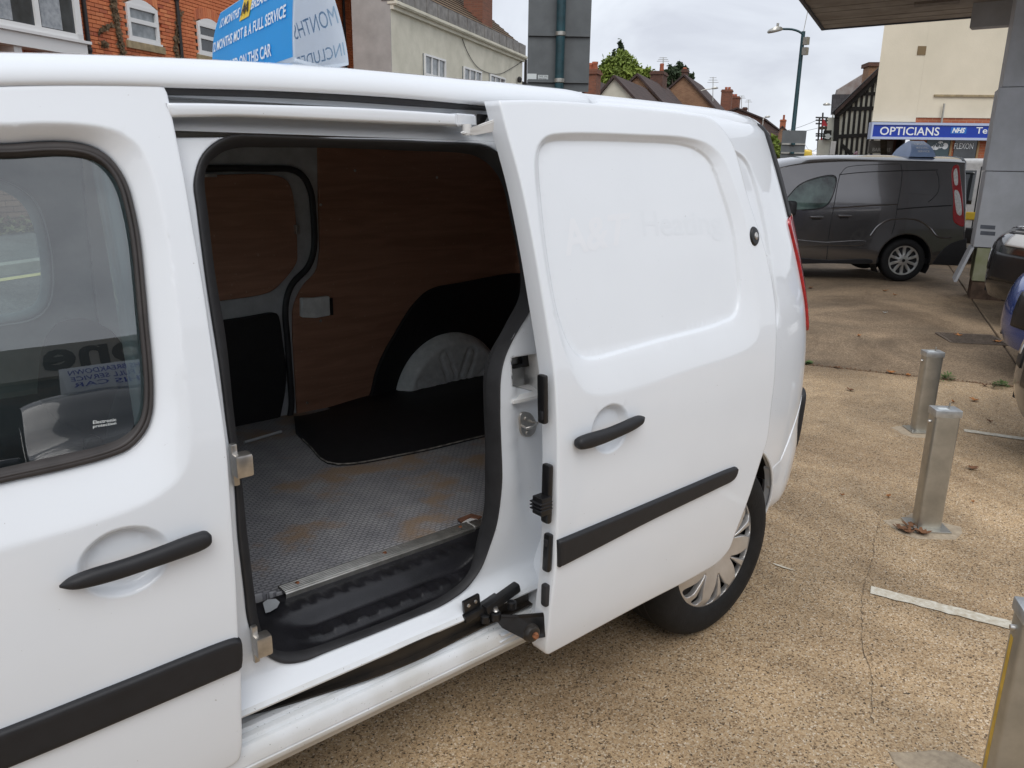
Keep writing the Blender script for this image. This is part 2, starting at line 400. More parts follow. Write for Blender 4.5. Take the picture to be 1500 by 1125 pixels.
def plymat():
    m = mat('ply_lining', (0.27, 0.135, 0.080), 0.6); t = m.node_tree; b = t.nodes['Principled BSDF']; nn = t.nodes.new; L = t.links.new
    co = nn('ShaderNodeTexCoord'); mp_ = nn('ShaderNodeMapping'); mp_.inputs['Scale'].default_value = (1.6, 1.6, 16); n = nn('ShaderNodeTexNoise'); n.inputs['Scale'].default_value = 1.6; n.inputs['Detail'].default_value = 8; n.inputs['Distortion'].default_value = 1.4
    rp = nn('ShaderNodeValToRGB'); rp.color_ramp.elements[0].position = .32; rp.color_ramp.elements[0].color = (.27, .135, .085, 1); rp.color_ramp.elements[1].position = .68; rp.color_ramp.elements[1].color = (.38, .20, .13, 1)
    n2 = nn('ShaderNodeTexNoise'); n2.inputs['Scale'].default_value = 70; n2.inputs['Detail'].default_value = 2; r2 = nn('ShaderNodeValToRGB'); r2.color_ramp.elements[0].position = .69; r2.color_ramp.elements[0].color = (0, 0, 0, 1); r2.color_ramp.elements[1].position = .74; r2.color_ramp.elements[1].color = (.5, .5, .5, 1)
    mx = nn('ShaderNodeMix'); mx.data_type = 'RGBA'; mx.inputs[7].default_value = (.48, .36, .26, 1)
    L(co.outputs['Object'], mp_.inputs[0]); L(mp_.outputs[0], n.inputs[0]); L(n.outputs[0], rp.inputs[0]); L(co.outputs['Object'], n2.inputs[0]); L(n2.outputs[0], r2.inputs[0]); L(r2.outputs[0], mx.inputs[0]); L(rp.outputs[0], mx.inputs[6]); L(mx.outputs[2], b.inputs['Base Color']); return m
M['ply'] = plymat()
M['darkliner'] = mat('black_liner', (0.008, 0.008, 0.010), 0.6, var=0.3, vscale=30)
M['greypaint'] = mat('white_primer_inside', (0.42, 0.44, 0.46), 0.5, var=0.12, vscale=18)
M['greytrim'] = mat('grey_cab_trim', (0.34, 0.36, 0.37), 0.7, var=0.1, vscale=12)
M['fabric'] = mat('seat_fabric', (0.020, 0.023, 0.032), 0.9, bump=0.2, bscale=500)
M['headliner'] = mat('headliner', (0.62, 0.63, 0.64), 0.9)
M['glass'] = glassmat('window_glass', (0.66, 0.78, 0.76), boost=3.0, dust=.012)
M['red'] = mat('tail_lamp_red', (0.35, 0.010, 0.015), 0.12, coat=1.0, var=0.3, vscale=60)
M['alu'] = mat('ribbed_aluminium', (0.50, 0.49, 0.46), 0.38, metal=0.9, var=0.2, vscale=30)
def sillmat():
    m = mat('scuffed_sill_paint', (0.74, 0.77, 0.80), 0.45, coat=.6); t = m.node_tree; b = t.nodes['Principled BSDF']; nn = t.nodes.new; L = t.links.new
    co = nn('ShaderNodeTexCoord'); n = nn('ShaderNodeTexNoise'); n.inputs['Scale'].default_value = 190; n.inputs['Detail'].default_value = 3; n2 = nn('ShaderNodeTexNoise'); n2.inputs['Scale'].default_value = 7; n2.inputs['Detail'].default_value = 5; ad = nn('ShaderNodeMath'); ad.operation = 'MULTIPLY'
    rp = nn('ShaderNodeValToRGB'); rp.color_ramp.elements[0].position = .69; rp.color_ramp.elements[0].color = (0, 0, 0, 1); rp.color_ramp.elements[1].position = .74; rp.color_ramp.elements[1].color = (.7, .7, .7, 1)
    r2 = nn('ShaderNodeValToRGB'); r2.color_ramp.elements[0].position = .35; r2.color_ramp.elements[0].color = (.75, .78, .81, 1); r2.color_ramp.elements[1].position = .70; r2.color_ramp.elements[1].color = (.62, .63, .62, 1); mx = nn('ShaderNodeMix'); mx.data_type = 'RGBA'; mx.inputs[7].default_value = (.10, .085, .07, 1)
    L(co.outputs['Object'], n.inputs[0]); L(co.outputs['Object'], n2.inputs[0]); ad.inputs[1].default_value = 1.0; L(n.outputs[0], ad.inputs[0]); L(ad.outputs[0], rp.inputs[0]); L(n2.outputs[0], r2.inputs[0]); L(r2.outputs[0], mx.inputs[6]); L(rp.outputs[0], mx.inputs[0]); L(mx.outputs[2], b.inputs['Base Color']); return m
M['sill'] = sillmat()
M['sticker'] = mat('white_print', (0.62, 0.66, 0.66), 0.5)
# ================================================================== the ground
STR = math.radians(57); SD = np.array([math.sin(STR), math.cos(STR)]); SN = np.array([-math.cos(STR), math.sin(STR)])   # along the street, across it (away from us)
def sn(x, y):
    dx = x-CAM[0]; dy = y-CAM[1]; return dx*SD[0]+dy*SD[1], dx*SN[0]+dy*SN[1]
def xy(s, n): return CAM[0]+s*SD[0]+n*SN[0], CAM[1]+s*SD[1]+n*SN[1]
def g(x, y):
    s, n = sn(np.asarray(x, float), np.asarray(y, float))
    up = 0.071*np.clip(n-2.2, 0, 7.5)
    lot = -0.0153*np.clip(s-3.2, 0, 14)*(1-sm((n-1.0)/2.4))
    far = 0.021*np.clip(s-22, 0, 140)*sm((n+1)/4)
    return up+lot+far
def onG(px, py):
    z = 0.0
    for _ in range(30):
        p = onZ(px, py, z); z = float(g(p[0], p[1]))
    return onZ(px, py, z)
def concrete(name, cols, size, stain, dark):
    m = bpy.data.materials.new(name); m.use_nodes = True; t = m.node_tree; b = t.nodes['Principled BSDF']; b.inputs['Roughness'].default_value = 0.85
    L = t.links.new; nn = t.nodes.new
    co = nn('ShaderNodeTexCoord'); v = nn('ShaderNodeTexVoronoi'); v.inputs['Scale'].default_value = size
    sp = nn('ShaderNodeSeparateColor'); rp = nn('ShaderNodeValToRGB'); rp.color_ramp.interpolation = 'LINEAR'
    el = rp.color_ramp.elements
    while len(el) < len(cols): el.new(0.5)
    for i, (p, c) in enumerate(cols): el[i].position = p; el[i].color = (*c, 1)
    n1 = nn('ShaderNodeTexNoise'); n1.inputs['Scale'].default_value = 0.75; n1.inputs['Detail'].default_value = 9; n1.inputs['Roughness'].default_value = 0.66; n1.inputs['Distortion'].default_value = 0.6
    n2 = nn('ShaderNodeTexNoise'); n2.inputs['Scale'].default_value = size*1.7; n2.inputs['Detail'].default_value = 3
    r1 = nn('ShaderNodeValToRGB'); r1.color_ramp.elements[0].position = 0.35; r1.color_ramp.elements[0].color = (dark, dark*1.01, dark*1.02, 1); r1.color_ramp.elements[1].position = 0.65; r1.color_ramp.elements[1].color = (1.06, 1.06, 1.06, 1)
    r2 = nn('ShaderNodeValToRGB'); r2.color_ramp.elements[0].position = 0.32; r2.color_ramp.elements[0].color = (0.70, 0.69, 0.68, 1); r2.color_ramp.elements[1].position = 0.62; r2.color_ramp.elements[1].color = (1.12, 1.12, 1.12, 1)
    m1 = nn('ShaderNodeMix'); m1.data_type = 'RGBA'; m1.blend_type = 'MULTIPLY'; m1.inputs[0].default_value = 1
    m2 = nn('ShaderNodeMix'); m2.data_type = 'RGBA'; m2.blend_type = 'MULTIPLY'; m2.inputs[0].default_value = stain
    L(co.outputs['Object'], v.inputs[0]); L(co.outputs['Object'], n1.inputs[0]); L(co.outputs['Object'], n2.inputs[0])
    L(v.outputs['Color'], sp.inputs[0]); L(sp.outputs[0], rp.inputs[0]); L(n1.outputs[0], r1.inputs[0]); L(n2.outputs[0], r2.inputs[0])
    L(rp.outputs[0], m1.inputs[6]); L(r2.outputs[0], m1.inputs[7]); L(m1.outputs[2], m2.inputs[6]); L(r1.outputs[0], m2.inputs[7])
    # darker spill patches and worn tyre lanes
    n4 = nn('ShaderNodeTexNoise'); n4.inputs['Scale'].default_value = 0.42; n4.inputs['Detail'].default_value = 6; n4.inputs['Roughness'].default_value = 0.7; n4.inputs['Distortion'].default_value = 1.2
    r4 = nn('ShaderNodeValToRGB'); r4.color_ramp.elements[0].position = 0.36; r4.color_ramp.elements[0].color = (0.66, 0.64, 0.62, 1); r4.color_ramp.elements[1].position = 0.50; r4.color_ramp.elements[1].color = (1, 1, 1, 1)
    m4 = nn('ShaderNodeMix'); m4.data_type = 'RGBA'; m4.blend_type = 'MULTIPLY'; m4.inputs[0].default_value = stain
    L(co.outputs['Object'], n4.inputs[0]); L(n4.outputs[0], r4.inputs[0]); L(m2.outputs[2], m4.inputs[6]); L(r4.outputs[0], m4.inputs[7]); L(m4.outputs[2], b.inputs['Base Color'])
    bp = nn('ShaderNodeBump'); bp.inputs['Strength'].default_value = 0.3; bp.inputs['Distance'].default_value = 0.003
    L(v.outputs['Distance'], bp.inputs['Height']); L(bp.outputs[0], b.inputs['Normal'])
    return m
M['agg'] = concrete('exposed_aggregate_concrete', [(0.0, (0.06, 0.042, 0.026)), (0.09, (0.28, 0.188, 0.105)), (0.35, (0.50, 0.342, 0.188)), (0.65, (0.60, 0.425, 0.245)), (0.90, (0.61, 0.470, 0.310)), (1.0, (0.80, 0.68, 0.52))], 200, 1.0, 0.56)
M['agg2'] = concrete('old_stained_concrete', [(0.0, (0.18, 0.126, 0.076)), (0.3, (0.29, 0.205, 0.124)), (0.7, (0.37, 0.266, 0.165)), (1.0, (0.48, 0.365, 0.245))], 120, 1.0, 0.52)
M['asphalt'] = concrete('road_asphalt', [(0.0, (0.07, 0.07, 0.075)), (0.5, (0.12, 0.12, 0.125)), (1.0, (0.18, 0.18, 0.18))], 70, 1.0, 0.75)
M['paving'] = concrete('pavement_tarmac', [(0.0, (0.10, 0.10, 0.10)), (0.5, (0.15, 0.15, 0.15)), (1.0, (0.20, 0.20, 0.20))], 80, 1.0, 0.8)
M['earth'] = mat('joint_dirt', (0.085, 0.060, 0.040), 0.95, var=0.5, vscale=60)
M['linepaint'] = mat('worn_white_line', (0.66, 0.63, 0.54), 0.8, col2=(0.45, 0.39, 0.29), vscale=48)
M['yellowline'] = mat('yellow_line', (0.55, 0.47, 0.24), 0.7, var=0.15, vscale=10)
M['kerb'] = mat('kerb_concrete', (0.30, 0.29, 0.27), 0.85, var=0.15, vscale=6)

def ggrid(name, S_, N_, dz, m, parent=None):
    V = []; F = []
    for s in S_:
        for n in N_:
            x, y = xy(s, n); V.append((x, y, float(g(x, y))+dz))
    k = len(N_)
    for i in range(len(S_)-1):
        for j in range(k-1): F.append((i*k+j, (i+1)*k+j, (i+1)*k+j+1, i*k+j+1))
    o = mesh(name, V, F, m, parent)
    if o.data.polygons[0].normal.z < 0: o.data.flip_normals()
    return o
ax = lambda *seg: np.unique(np.concatenate([np.linspace(a, b, k) for a, b, k in seg]))
ground = ggrid('ground', ax((-400, -12, 12), (-12, 30, 43), (30, 160, 30), (160, 900, 12)), ax((-500, -14, 12), (-14, 14, 57), (14, 60, 14), (60, 600, 10)), -0.020, M['earth'])
tag(ground, kind='structure')
def gslab(name, poly, dz, m, parent=None, grid=0.35, rim=0.03, r=0.006):
    """sheet on the ground, outline in x, y"""
    L = resample(np.asarray(poly, float), 0.12 if grid < .3 else 0.3)
    return skin(name, L, lambda u, v: np.stack([u, v, g(u, v)+dz], -1), m, parent, grid=grid, r=r, rim=rim, inn=(0, 0, -1))
# concrete bays with open joints
J0 = onG(1172, 533)[:2]; J1 = onG(1478, 566)[:2]; jd = (J1-J0)/np.linalg.norm(J1-J0); jn = np.array([-jd[1], jd[0]])
if jn @ (J0-CAM[:2]) < 0: jn = -jn            # away from the camera
K0 = onG(1446, 470)[:2]; K1 = onG(1500, 548)[:2]; kd = (K0-K1)/np.linalg.norm(K0-K1)
def isec(p, d, q, e_):
    A_ = np.array([d, -e_]).T; t = np.linalg.solve(A_, q-p); return p+d*t[0]
def nline(n): return np.array(xy(0, n)), SD
gap = 0.011
NK = 3.25                                       # where the forecourt meets the near pavement
jk = isec(J0, jd, K0, kd)
jl = isec(J0, jd, *nline(NK))
kn = np.array([-kd[1], kd[0]]);  kn = kn if kn @ jd > 0 else -kn     # to the right
def far_on(n, s): return np.array(xy(s, n))
jfar = jk+jd*14
forecourt = bpy.data.objects.new('forecourt', None); COL.objects.link(forecourt); forecourt['kind'] = 'structure'
gslab('concrete_bay', [jl-jn*gap, far_on(NK, -14), far_on(-12, -14), jfar-jn*gap-np.array([0, 0])], 0, M['agg'], forecourt, grid=0.3)
kfar = isec(K0, kd, *nline(-1.0)); kf2 = K0+kd*16
gslab('concrete_bay', [jl+jn*gap, jk+jn*gap-kn*gap-jd*0.0, kf2-kn*gap, far_on(NK, 24)], 0, M['agg2'], forecourt, grid=0.3)
gslab('concrete_bay', [jk+jn*gap+kn*gap, jfar+jn*gap, jfar+kd*16, kf2+kn*gap], 0, M['agg2'], forecourt, grid=0.3)
def gline(name, a, b, wd, m, dz=0.004, parent=None):
    a = np.asarray(a[:2]); b = np.asarray(b[:2]); d = (b-a)/np.linalg.norm(b-a); nn_ = np.array([-d[1], d[0]])*wd/2
    L = np.array([a+nn_, b+nn_, b-nn_, a-nn_]); L = resample(L, 0.03)
    k = rng.normal(0, 0.0022, len(L))
    L = L+np.stack([k, np.roll(k, 3)], -1)
    return skin(name, L, lambda u, v: np.stack([u, v, g(u, v)+dz], -1), m, parent, grid=0.05, r=0, rim=0, inn=(0, 0, -1))
gline('parking_line', onG(1275, 865), onG(1640, 957), 0.062, M['linepaint'], parent=forecourt)
gline('parking_line', onG(1412, 631), onG(1560, 652), 0.062, M['linepaint'], parent=forecourt)
gline('parking_line', onG(1130, 826), onG(1166, 837), 0.012, M['linepaint'], parent=forecourt)
# worn cement collars round the bollard feet
M['cement'] = mat('cement_patch', (0.47, 0.385, 0.275), 0.9, col2=(0.33, 0.265, 0.19), vscale=45, bump=0.3, bscale=120)
def blob(c, r, k=0.25, n=64, seed=1, sx=1.0, ang=0.0):
    rr = np.random.default_rng(seed); a = np.linspace(0, 2*PI, n, endpoint=False); q = r*(1+k*(rr.random(n)-.5)); q = (q+np.roll(q, 1))/2
    X = q*np.cos(a)*sx; Y = q*np.sin(a); return np.stack([c[0]+X*math.cos(ang)-Y*math.sin(ang), c[1]+X*math.sin(ang)+Y*math.cos(ang)], -1)
# street beyond the van: near pavement, road, far pavement
S_ = ax((-40, -10, 8), (-10, 25, 24), (25, 170, 30))
near_pav = tag(ggrid('pavement', S_, [2.9, NK+.3, 3.9], 0.06, M['paving']), kind='structure')
road = tag(ggrid('road', S_, ax((3.9, 7.35, 6)), 0.0, M['asphalt']), kind='structure')
far_pav = tag(ggrid('pavement', S_, ax((7.5, 9.35, 4)), 0.10, M['paving']), kind='structure')
def gstrip(name, n0, n1, z0, z1, m, s0=-40, s1=170):
    V = []; F = []; Sx = ax((s0, -10, 8), (-10, 25, 24), (25, s1, 30)) if s0 == -40 else np.linspace(s0, s1, 8)
    for s in Sx:
        for n, z in ((n0, z0), (n0, z1), (n1, z1), (n1, z0)):
            x, y = xy(s, n); V.append((x, y, float(g(x, y))+z))
    for i in range(len(Sx)-1):
        for j in range(3): F.append((i*4+j, (i+1)*4+j, (i+1)*4+j+1, i*4+j+1))
    return mesh(name, V, F, m, smooth=False)
tag(gstrip('kerb', 7.35, 7.5, -0.01, 0.105, M['kerb']), kind='structure')
tag(gstrip('kerb', 3.9, 4.02, -0.01, 0.065, M['kerb']), kind='structure')
def sline(name, n0, n1, s0, s1, m, parent):
    Sx = np.linspace(s0, s1, max(2, int((s1-s0)/2)+1)); return ggrid(name, Sx, [n0, n1], 0.005, m, parent)
sline('yellow_line', 7.12, 7.24, -38, 165, M['yellowline'], road)
for k_ in range(14): sline('lane_dash', 5.45, 5.55, -8+k_*6, -5+k_*6, M['linepaint'], road)

# ================================================================== the white van
ST = np.array([(.10, .08), (.22, .025), (.30, -.006), (.40, -.035), (.55, -.052), (.75, -.060), (.95, -.056), (1.08, -.045), (1.2, -.022), (1.35, .008), (1.5, .043), (1.6, .070), (1.72, .106), (1.9, .17)])
_zz = np.linspace(0, 2, 801); _yy = np.interp(_zz, ST[:, 0], ST[:, 1]); _k = np.exp(-0.5*(np.arange(-60, 61)*.0025/.035)**2); _k /= _k.sum()
_yy = np.convolve(np.pad(_yy, 60, mode='edge'), _k, 'valid')
side = lambda z: np.interp(z, _zz, _yy)
plan = lambda x: 0.012*np.clip(-1.0-np.asarray(x), 0, 9)**2+0.03*np.clip(np.asarray(x)+0.75, 0, 9)**2
FB = lambda x, z: side(z)+plan(x)                        # outer skin
TR = 0.70                                                # how far the sliding door has been pushed back
FS = lambda x, z: side(z)+plan(np.asarray(x)-TR)-0.10   # the open sliding door, standing off the body
van = thing('white_van', 'white panel van with its cargo side door slid open', 'van', (-1.35, 0.855, 0), world=True)

# ---- front door
fd = pxs([(0, 126), (100, 123), (200, 123), (236, 124.5), (243, 128), (246, 137)], FB) + \
     pxs([(256, 185), (269, 249), (283, 330), (300, 430), (316, 540), (331, 640), (339, 740), (346, 840), (350, 930), (353.5, 985), (355, 1050), (354.5, 1100), (351, 1113), (342, 1121)], FB)
zb = fd[-1][1]
fd = [(-2.04, 1.652)] + fd + [(-1.75, zb), (-2.2, zb), (-2.58, zb+.005), (-2.63, zb+.05), (-2.66, .75), (-2.70, 1.0), (-2.68, 1.08), (-2.40, 1.36), (-2.15, 1.59)]
FDL = curve(fd, 0.012)
win_o = [(0, 211), (67, 207.5), (112, 208.5), (141, 215), (165, 229), (184, 252), (195, 275), (200, 293), (211, 345), (219, 420), (224, 477), (230, 543), (231.5, 583), (229, 613), (219, 639), (197, 663), (171, 675), (107, 693), (0, 717)]
win_i = [(0, 233), (67, 229), (112, 228.5), (139, 235), (160, 247), (173, 265), (184, 295), (195, 361), (203, 447), (211, 530), (214, 570), (212, 605), (205, 623), (184, 642), (152, 655), (80, 671), (0, 689)]
WO = curve(pxs(win_o, FB) + [(-2.3, 1.055), (-2.5, 1.05), (-2.56, 1.075), (-2.54, 1.12), (-2.3, 1.40), (-2.12, 1.57), (-2.03, 1.60)], 0.012)
FG = lambda x, z: FB(x, z)+0.026
WI = curve(pxs(win_i, FG) + [(-2.3, 1.075), (-2.46, 1.075), (-2.51, 1.09), (-2.49, 1.13), (-2.26, 1.38), (-2.09, 1.54), (-2.02, 1.575)], 0.012)
FC = curve(pxs([(0, 809), (60, 792), (132, 770), (192, 749), (235, 727), (267, 698), (280, 663), (279, 610), (269, 517), (261, 450), (248, 351), (238, 300), (224, 250), (204, 212), (170, 190), (120, 181), (60, 179), (0, 181)], FB) + [(-2.02, 1.628), (-2.14, 1.60), (-2.33, 1.415), (-2.58, 1.14), (-2.62, 1.05), (-2.55, .985), (-2.3, .97)], 0.012)
def shoulder(P, C, W, amp):
    dc = np.maximum(-sdist(P, C), 0); dw = np.maximum(sdist(P, W), 0); t = dc/np.maximum(dc+dw, 1e-6)
    return amp*(t*t/(t+.06))*1.06
def bowl(x, z, c, rx, rz, ang, dep):
    dx = x-c[0]; dz = z-c[1]; u = (dx*math.cos(ang)+dz*math.sin(ang))/rx; v = (-dx*math.sin(ang)+dz*math.cos(ang))/rz
    r2 = np.sqrt(u*u+v*v); return dep*sm((1.0-r2)/0.30)
hc = unproj(184, 823, FB); hcF = (hc[0], hc[2])
def FD(x, z):
    P = np.stack([x, z], -1)
    return FB(x, z)+shoulder(P, FC, WO, 0.030)+bowl(x, z, hcF, 0.076, 0.064, 0, 0.022)
def ring(c, rx, rz, fs=(1.03, 1.0, .95, .9, .85, .8, .75, .7, .5, .3), n=40):
    a = np.linspace(0, 2*PI, n, endpoint=False); return [np.stack([c[0]+rx*f*np.cos(a), c[1]+rz*f*np.sin(a)], -1) for f in fs]
fdo = skin('front_door', FDL, lambda u, v: np.stack([u, FD(u, v), v], -1), M['white'], van, holes=[WO], grid=0.022, r=0.004, rim=0.03, hole_rim=0.02,
           extra=[inset(FC, d) for d in (-.004, 0, .003, .007, .014)]+ring(hcF, .076, .064))
tag(fdo, 'closed white front passenger door')
W3 = lambda L, F: np.stack([L[:, 0], F(L[:, 0], L[:, 1]), L[:, 1]], -1)
FDs = lambda x, z: FD(np.asarray(x), np.asarray(z))
seal = ribbon('window_seal', W3(WO, lambda x, z: FDs(x, z)-.001), W3(WI, lambda x, z: FG(x, z)+.012), (0, -0.013, 0), M['rubber_brown'], fdo, seg=8)
lip_ = ribbon('seal_lip', W3(inset(WO, 0.008), lambda x, z: FDs(x, z)-.006), W3(inset(WO, 0.015), lambda x, z: FDs(x, z)-.006), (0, -0.0045, 0), M['rubber_brown'], seal, seg=4)
FGp = lambda x, z: FG(x, z)+.010
gl = skin('window_glass', inset(WI, -0.006), lambda u, v: np.stack([u, FGp(u, v), v], -1), M['glass'], fdo, grid=0.06, r=0, rim=0)
def text_px(name, body, q4, F, m, parent, off=-.0012, **k):
    b = quad(*[np.array(p, float) for p in q4])
    def mp2(u, v):
        p = b(u, v); P = unproj(p[0], p[1], F); return (P[0], P[1]+off, P[2])
    return text(name, body, mp2, m, parent, facing=(0, -1, 0), **k)
text_px('sticker_text', 'Electronic', [(136, 621), (170, 616.5), (170, 612.0), (136, 616.0)], FGp, M['sticker'], gl, bold=0.01)
text_px('sticker_text', 'protection', [(136, 628), (170, 622.5), (170, 617.5), (136, 622.5)], FGp, M['sticker'], gl, bold=0.01)
# handle bars: centre line with half heights, standing off the skin
def handle(name, px, k, F, parent, m, lift, key=None):
    P3 = []; H = []
    for (x, y, h, l) in px:
        a = unproj(x, y-h, F); b = unproj(x, y+h, F); P3.append((a+b)/2+np.array([0, -l, 0])); H.append(max(abs(a[2]-b[2])/2, .0012))
    P3 = np.array(P3); H = np.array(H); t = np.linspace(0, len(P3)-1, 60); ii = np.arange(len(P3))
    Q = _cr(np.column_stack([P3, H]), False, .006); Q = resample(Q, closed=False, n=56)
    secs = []
    for i, (x, y, z, h) in enumerate(Q):
        a = np.linspace(0, 2*PI, 18, endpoint=False); dep = min(0.013, h*1.1)
        T = Q[min(i+1, len(Q)-1), :3]-Q[max(i-1, 0), :3]; T /= np.linalg.norm(T); up = np.cross((0, 1, 0), T); up /= np.linalg.norm(up); up *= np.sign(up[2]) or 1
        ce, se = np.cos(a), np.sin(a); sq = lambda v: np.sign(v)*np.abs(v)**0.8
        secs.append(np.array([x, y, z])+sq(se)[:, None]*h*up+sq(ce)[:, None]*dep*np.array([0, 1, 0]))
    return loft(name, secs, m, parent, deg=60)
z1 = lambda x, y: (x/2.6475, 700+y/2.6475)
hb = handle('door_handle', [(*z1(222, 408), 1.5, .015), (*z1(262, 395), 8, .017), (*z1(345, 368), 12, .020), (*z1(450, 337), 12.5, .021), (*z1(560, 301), 12.5, .021), (*z1(640, 273), 13, .021), (*z1(700, 252), 13.5, .020), (*z1(760, 231), 13, .019), (*z1(793, 217), 10, .018), (*z1(806, 212), 2, .017)], 1, FB, fdo, M['trim'], 0)
kc = unproj(*z1(766, 240), FB); lathe('keyhole', [(0, .003), (.004, .003), (.0075, .002), (.008, 0)], M['black'], hb, 20, Matrix.Translation(Vector((kc[0], kc[1]-.027, kc[2]))) @ Matrix.Rotation(PI/2, 4, 'X'))
def strip(name, px, F, parent, th=0.012, m=None, r=0.006, grid=.03):
    L = curve(pxs(px, F) if px is not None else None, 0.012)
    return skin(name, L, lambda u, v: np.stack([u, F(u, v)-th, v], -1), m or M['trim'], parent, grid=grid, r=r, rim=th)
s0 = unproj(0, 1068, FB); s1 = unproj(38, 1110, FB)
LS = curve([(-2.60, s0[2]-.01, 'c')] + [(p[0], p[1]) for p in pxs([(0, 1068), (170, 1001), (340, 934.5)], FB)] + [(p[0], p[1]) for p in pxs([(350, 933.5), (352.5, 938), (353, 972), (350.5, 978)], FB)] + [(p[0], p[1]) for p in pxs([(340, 982.5), (170, 1055), (38, 1110)], FB)] + [(-2.60, s1[2]-.01, 'c')], 0.012)
skin('side_moulding', LS, lambda u, v: np.stack([u, FB(u, v)-.013, v], -1), M['trim'], fdo, grid=.03, r=0.007, rim=0.013)

# ---- sliding door, open
sdp = [(731, 147), (780, 146.5), (830, 148.5), (933, 157), (1010, 166), (1042, 173), (1061, 191), (1076, 216), (1097, 291), (1122, 369), (1136, 440), (1138, 500), (1135, 561), (1130, 602), (1125, 643), (1116, 672), (1099, 725), (1079, 778), (1068, 806), (1052, 824), (1022, 843), (932, 890), (809, 956.5), (803, 959.5), (799.5, 956), (805, 900), (813, 828), (815, 780), (816.5, 700), (816, 618), (810, 534), (797, 450), (766, 280), (742, 190)]
SDX = pxs(sdp, FS); SDX[0] = SDX[0]+('c',)
SDL = curve(SDX, 0.012)
rec = [(795, 235), (797, 220), (803, 210), (816, 205), (850, 204), (933, 206), (1004, 211), (1029, 220), (1047, 237), (1061, 273), (1079, 333), (1088, 404), (1089, 440), (1083, 462), (1061, 475), (969, 501), (905, 519.5), (880, 526), (864, 526.5), (850, 519), (839, 504), (823, 458), (805, 351)]
RL = curve(pxs(rec, FS), 0.010)
cre = [(783, 235), (788, 214), (800, 200), (830, 195), (933, 197), (1010, 202), (1040, 212), (1060, 232), (1075, 268), (1093, 325), (1106, 390), (1114, 458), (1111, 493), (1102, 507), (1079, 520), (1005, 545), (924, 574), (890, 581), (868, 580), (852, 572), (838, 545), (822, 500), (805, 430), (790, 330)]
CL = curve(pxs(cre, FS), 0.010)
z2 = lambda x, y: (760+x/2.445, 500+y/2.445)
hs = unproj(*z2(330, 313), FS); hcS = (hs[0], hs[2])
def FSD(x, z):
    x = np.asarray(x); z = np.asarray(z); P = np.stack([x, z], -1); dr = sdist(P, RL)
    return FS(x, z)+shoulder(P, CL, inset(RL, -.005), 0.012)+0.0075*sm(0.5-dr/0.010)+bowl(x, z, hcS, .068, .064, 0, .020)
sdo = skin('sliding_door', SDL, lambda u, v: np.stack([u, FSD(u, v), v], -1), M['white'], van, grid=0.022, r=0.0045, rim=0.048,
           extra=[inset(CL, d) for d in (-.004, 0, .003, .008)]+[inset(RL, d) for d in (-.0055, -.003, 0, .003, .0055)]+ring(hcS, .068, .064))
tag(sdo, 'open white sliding side door with pressed blank panel')
handle('door_handle', [(*z2(188, 362), 2, .016), (*z2(194, 360), 7.5, .017), (*z2(222, 351), 10.5, .019), (*z2(255, 340), 10.5, .021), (*z2(300, 324), 9.5, .022), (*z2(350, 303), 9, .022), (*z2(390, 286), 8.5, .020), (*z2(418, 274), 6, .017), (*z2(433, 268), 1.5, .015)], 1, FS, sdo, M['trim'], 0)
strip('side_moulding', [(815.5, 791, 'c'), (900, 756), (1000, 714), (1070, 685), (1077, 683.5), (1078, 687), (1074, 698), (1068, 704), (1050, 713), (950, 761), (870, 802), (816, 829.5, 'c')], FS, sdo, .013, r=.006)
inn_s = inset(SDL, 0.012)
skin('inner_panel', resample(inn_s, .03), lambda u, v: np.stack([u, FS(u, v)+.05, v], -1), M['white'], sdo, grid=.08, r=0.01, rim=-0.02)
# ghost of removed lettering on the pressed panel
M['ghost'] = mat('lettering_ghost', (0.798, 0.822, 0.856), 0.55, coat=1.0)
text_px('lettering_ghost', 'A&T', [(829, 376), (916, 357), (924, 311), (818, 322)], FSD, M['ghost'], sdo, off=-.0004, bold=0.03)
M['ghost2'] = mat('lettering_ghost_faint', (0.762, 0.798, 0.838), 0.55, coat=1.0)
text_px('lettering_ghost', 'Heating', [(944, 358), (1062, 352), (1054, 308), (938, 309)], FSD, M['ghost2'], sdo, off=-.0004, bold=0.012)
# lock near the door's rear edge
lk = unproj(1104.5, 346, FS); Mk = Matrix.Translation(Vector((lk[0], lk[1]-.001, lk[2]))) @ Matrix.Rotation(math.radians(-12), 4, 'X') @ Matrix.Rotation(PI/2, 4, 'X') @ Matrix.Diagonal((1.0, 1.35, 1, 1))
lo_ = lathe('deadlock', [(0, .006), (.010, .006), (.018, .0045), (.0205, .001), (.021, -.002)], M['black'], sdo, 28, Mk)
lathe('lock_cylinder', [(0, .0095), (.006, .0095), (.008, .008), (.0085, .005)], M['steel'], lo_, 20, Mk)
# fittings on the door's leading edge
def edge_fit(px, name='edge_bracket', prof=None):
    a = onX(px[0], px[1], -0.945); b = onX(px[2], px[3], -0.945)
    return a, b
def fit(name, c, sx, sy, sz, m=None, bev=.006, tilt=0.0, par=None):
    P = unproj(c[0], c[1], lambda x, z: FS(x, z)+.018); return box(name, (P[0]-.006, P[1], P[2]), (sx, sy, sz), m or M['black'], par or sdo, R=Matrix.Rotation(tilt, 3, 'Y'), bev=bev)
f1 = fit('door_guide', (798, 584), .016, .024, .118, tilt=math.radians(-3)); fit('guide_pin', (798.5, 560), .020, .012, .022, M['trim'], .004, par=f1); fit('guide_pin', (799, 607), .020, .012, .022, M['trim'], .004, par=f1)
f2 = fit('door_latch', (804, 722), .016, .026, .150, tilt=math.radians(0)); fit('latch_block', (797, 738), .034, .034, .045, M['black'], .003, par=f2)
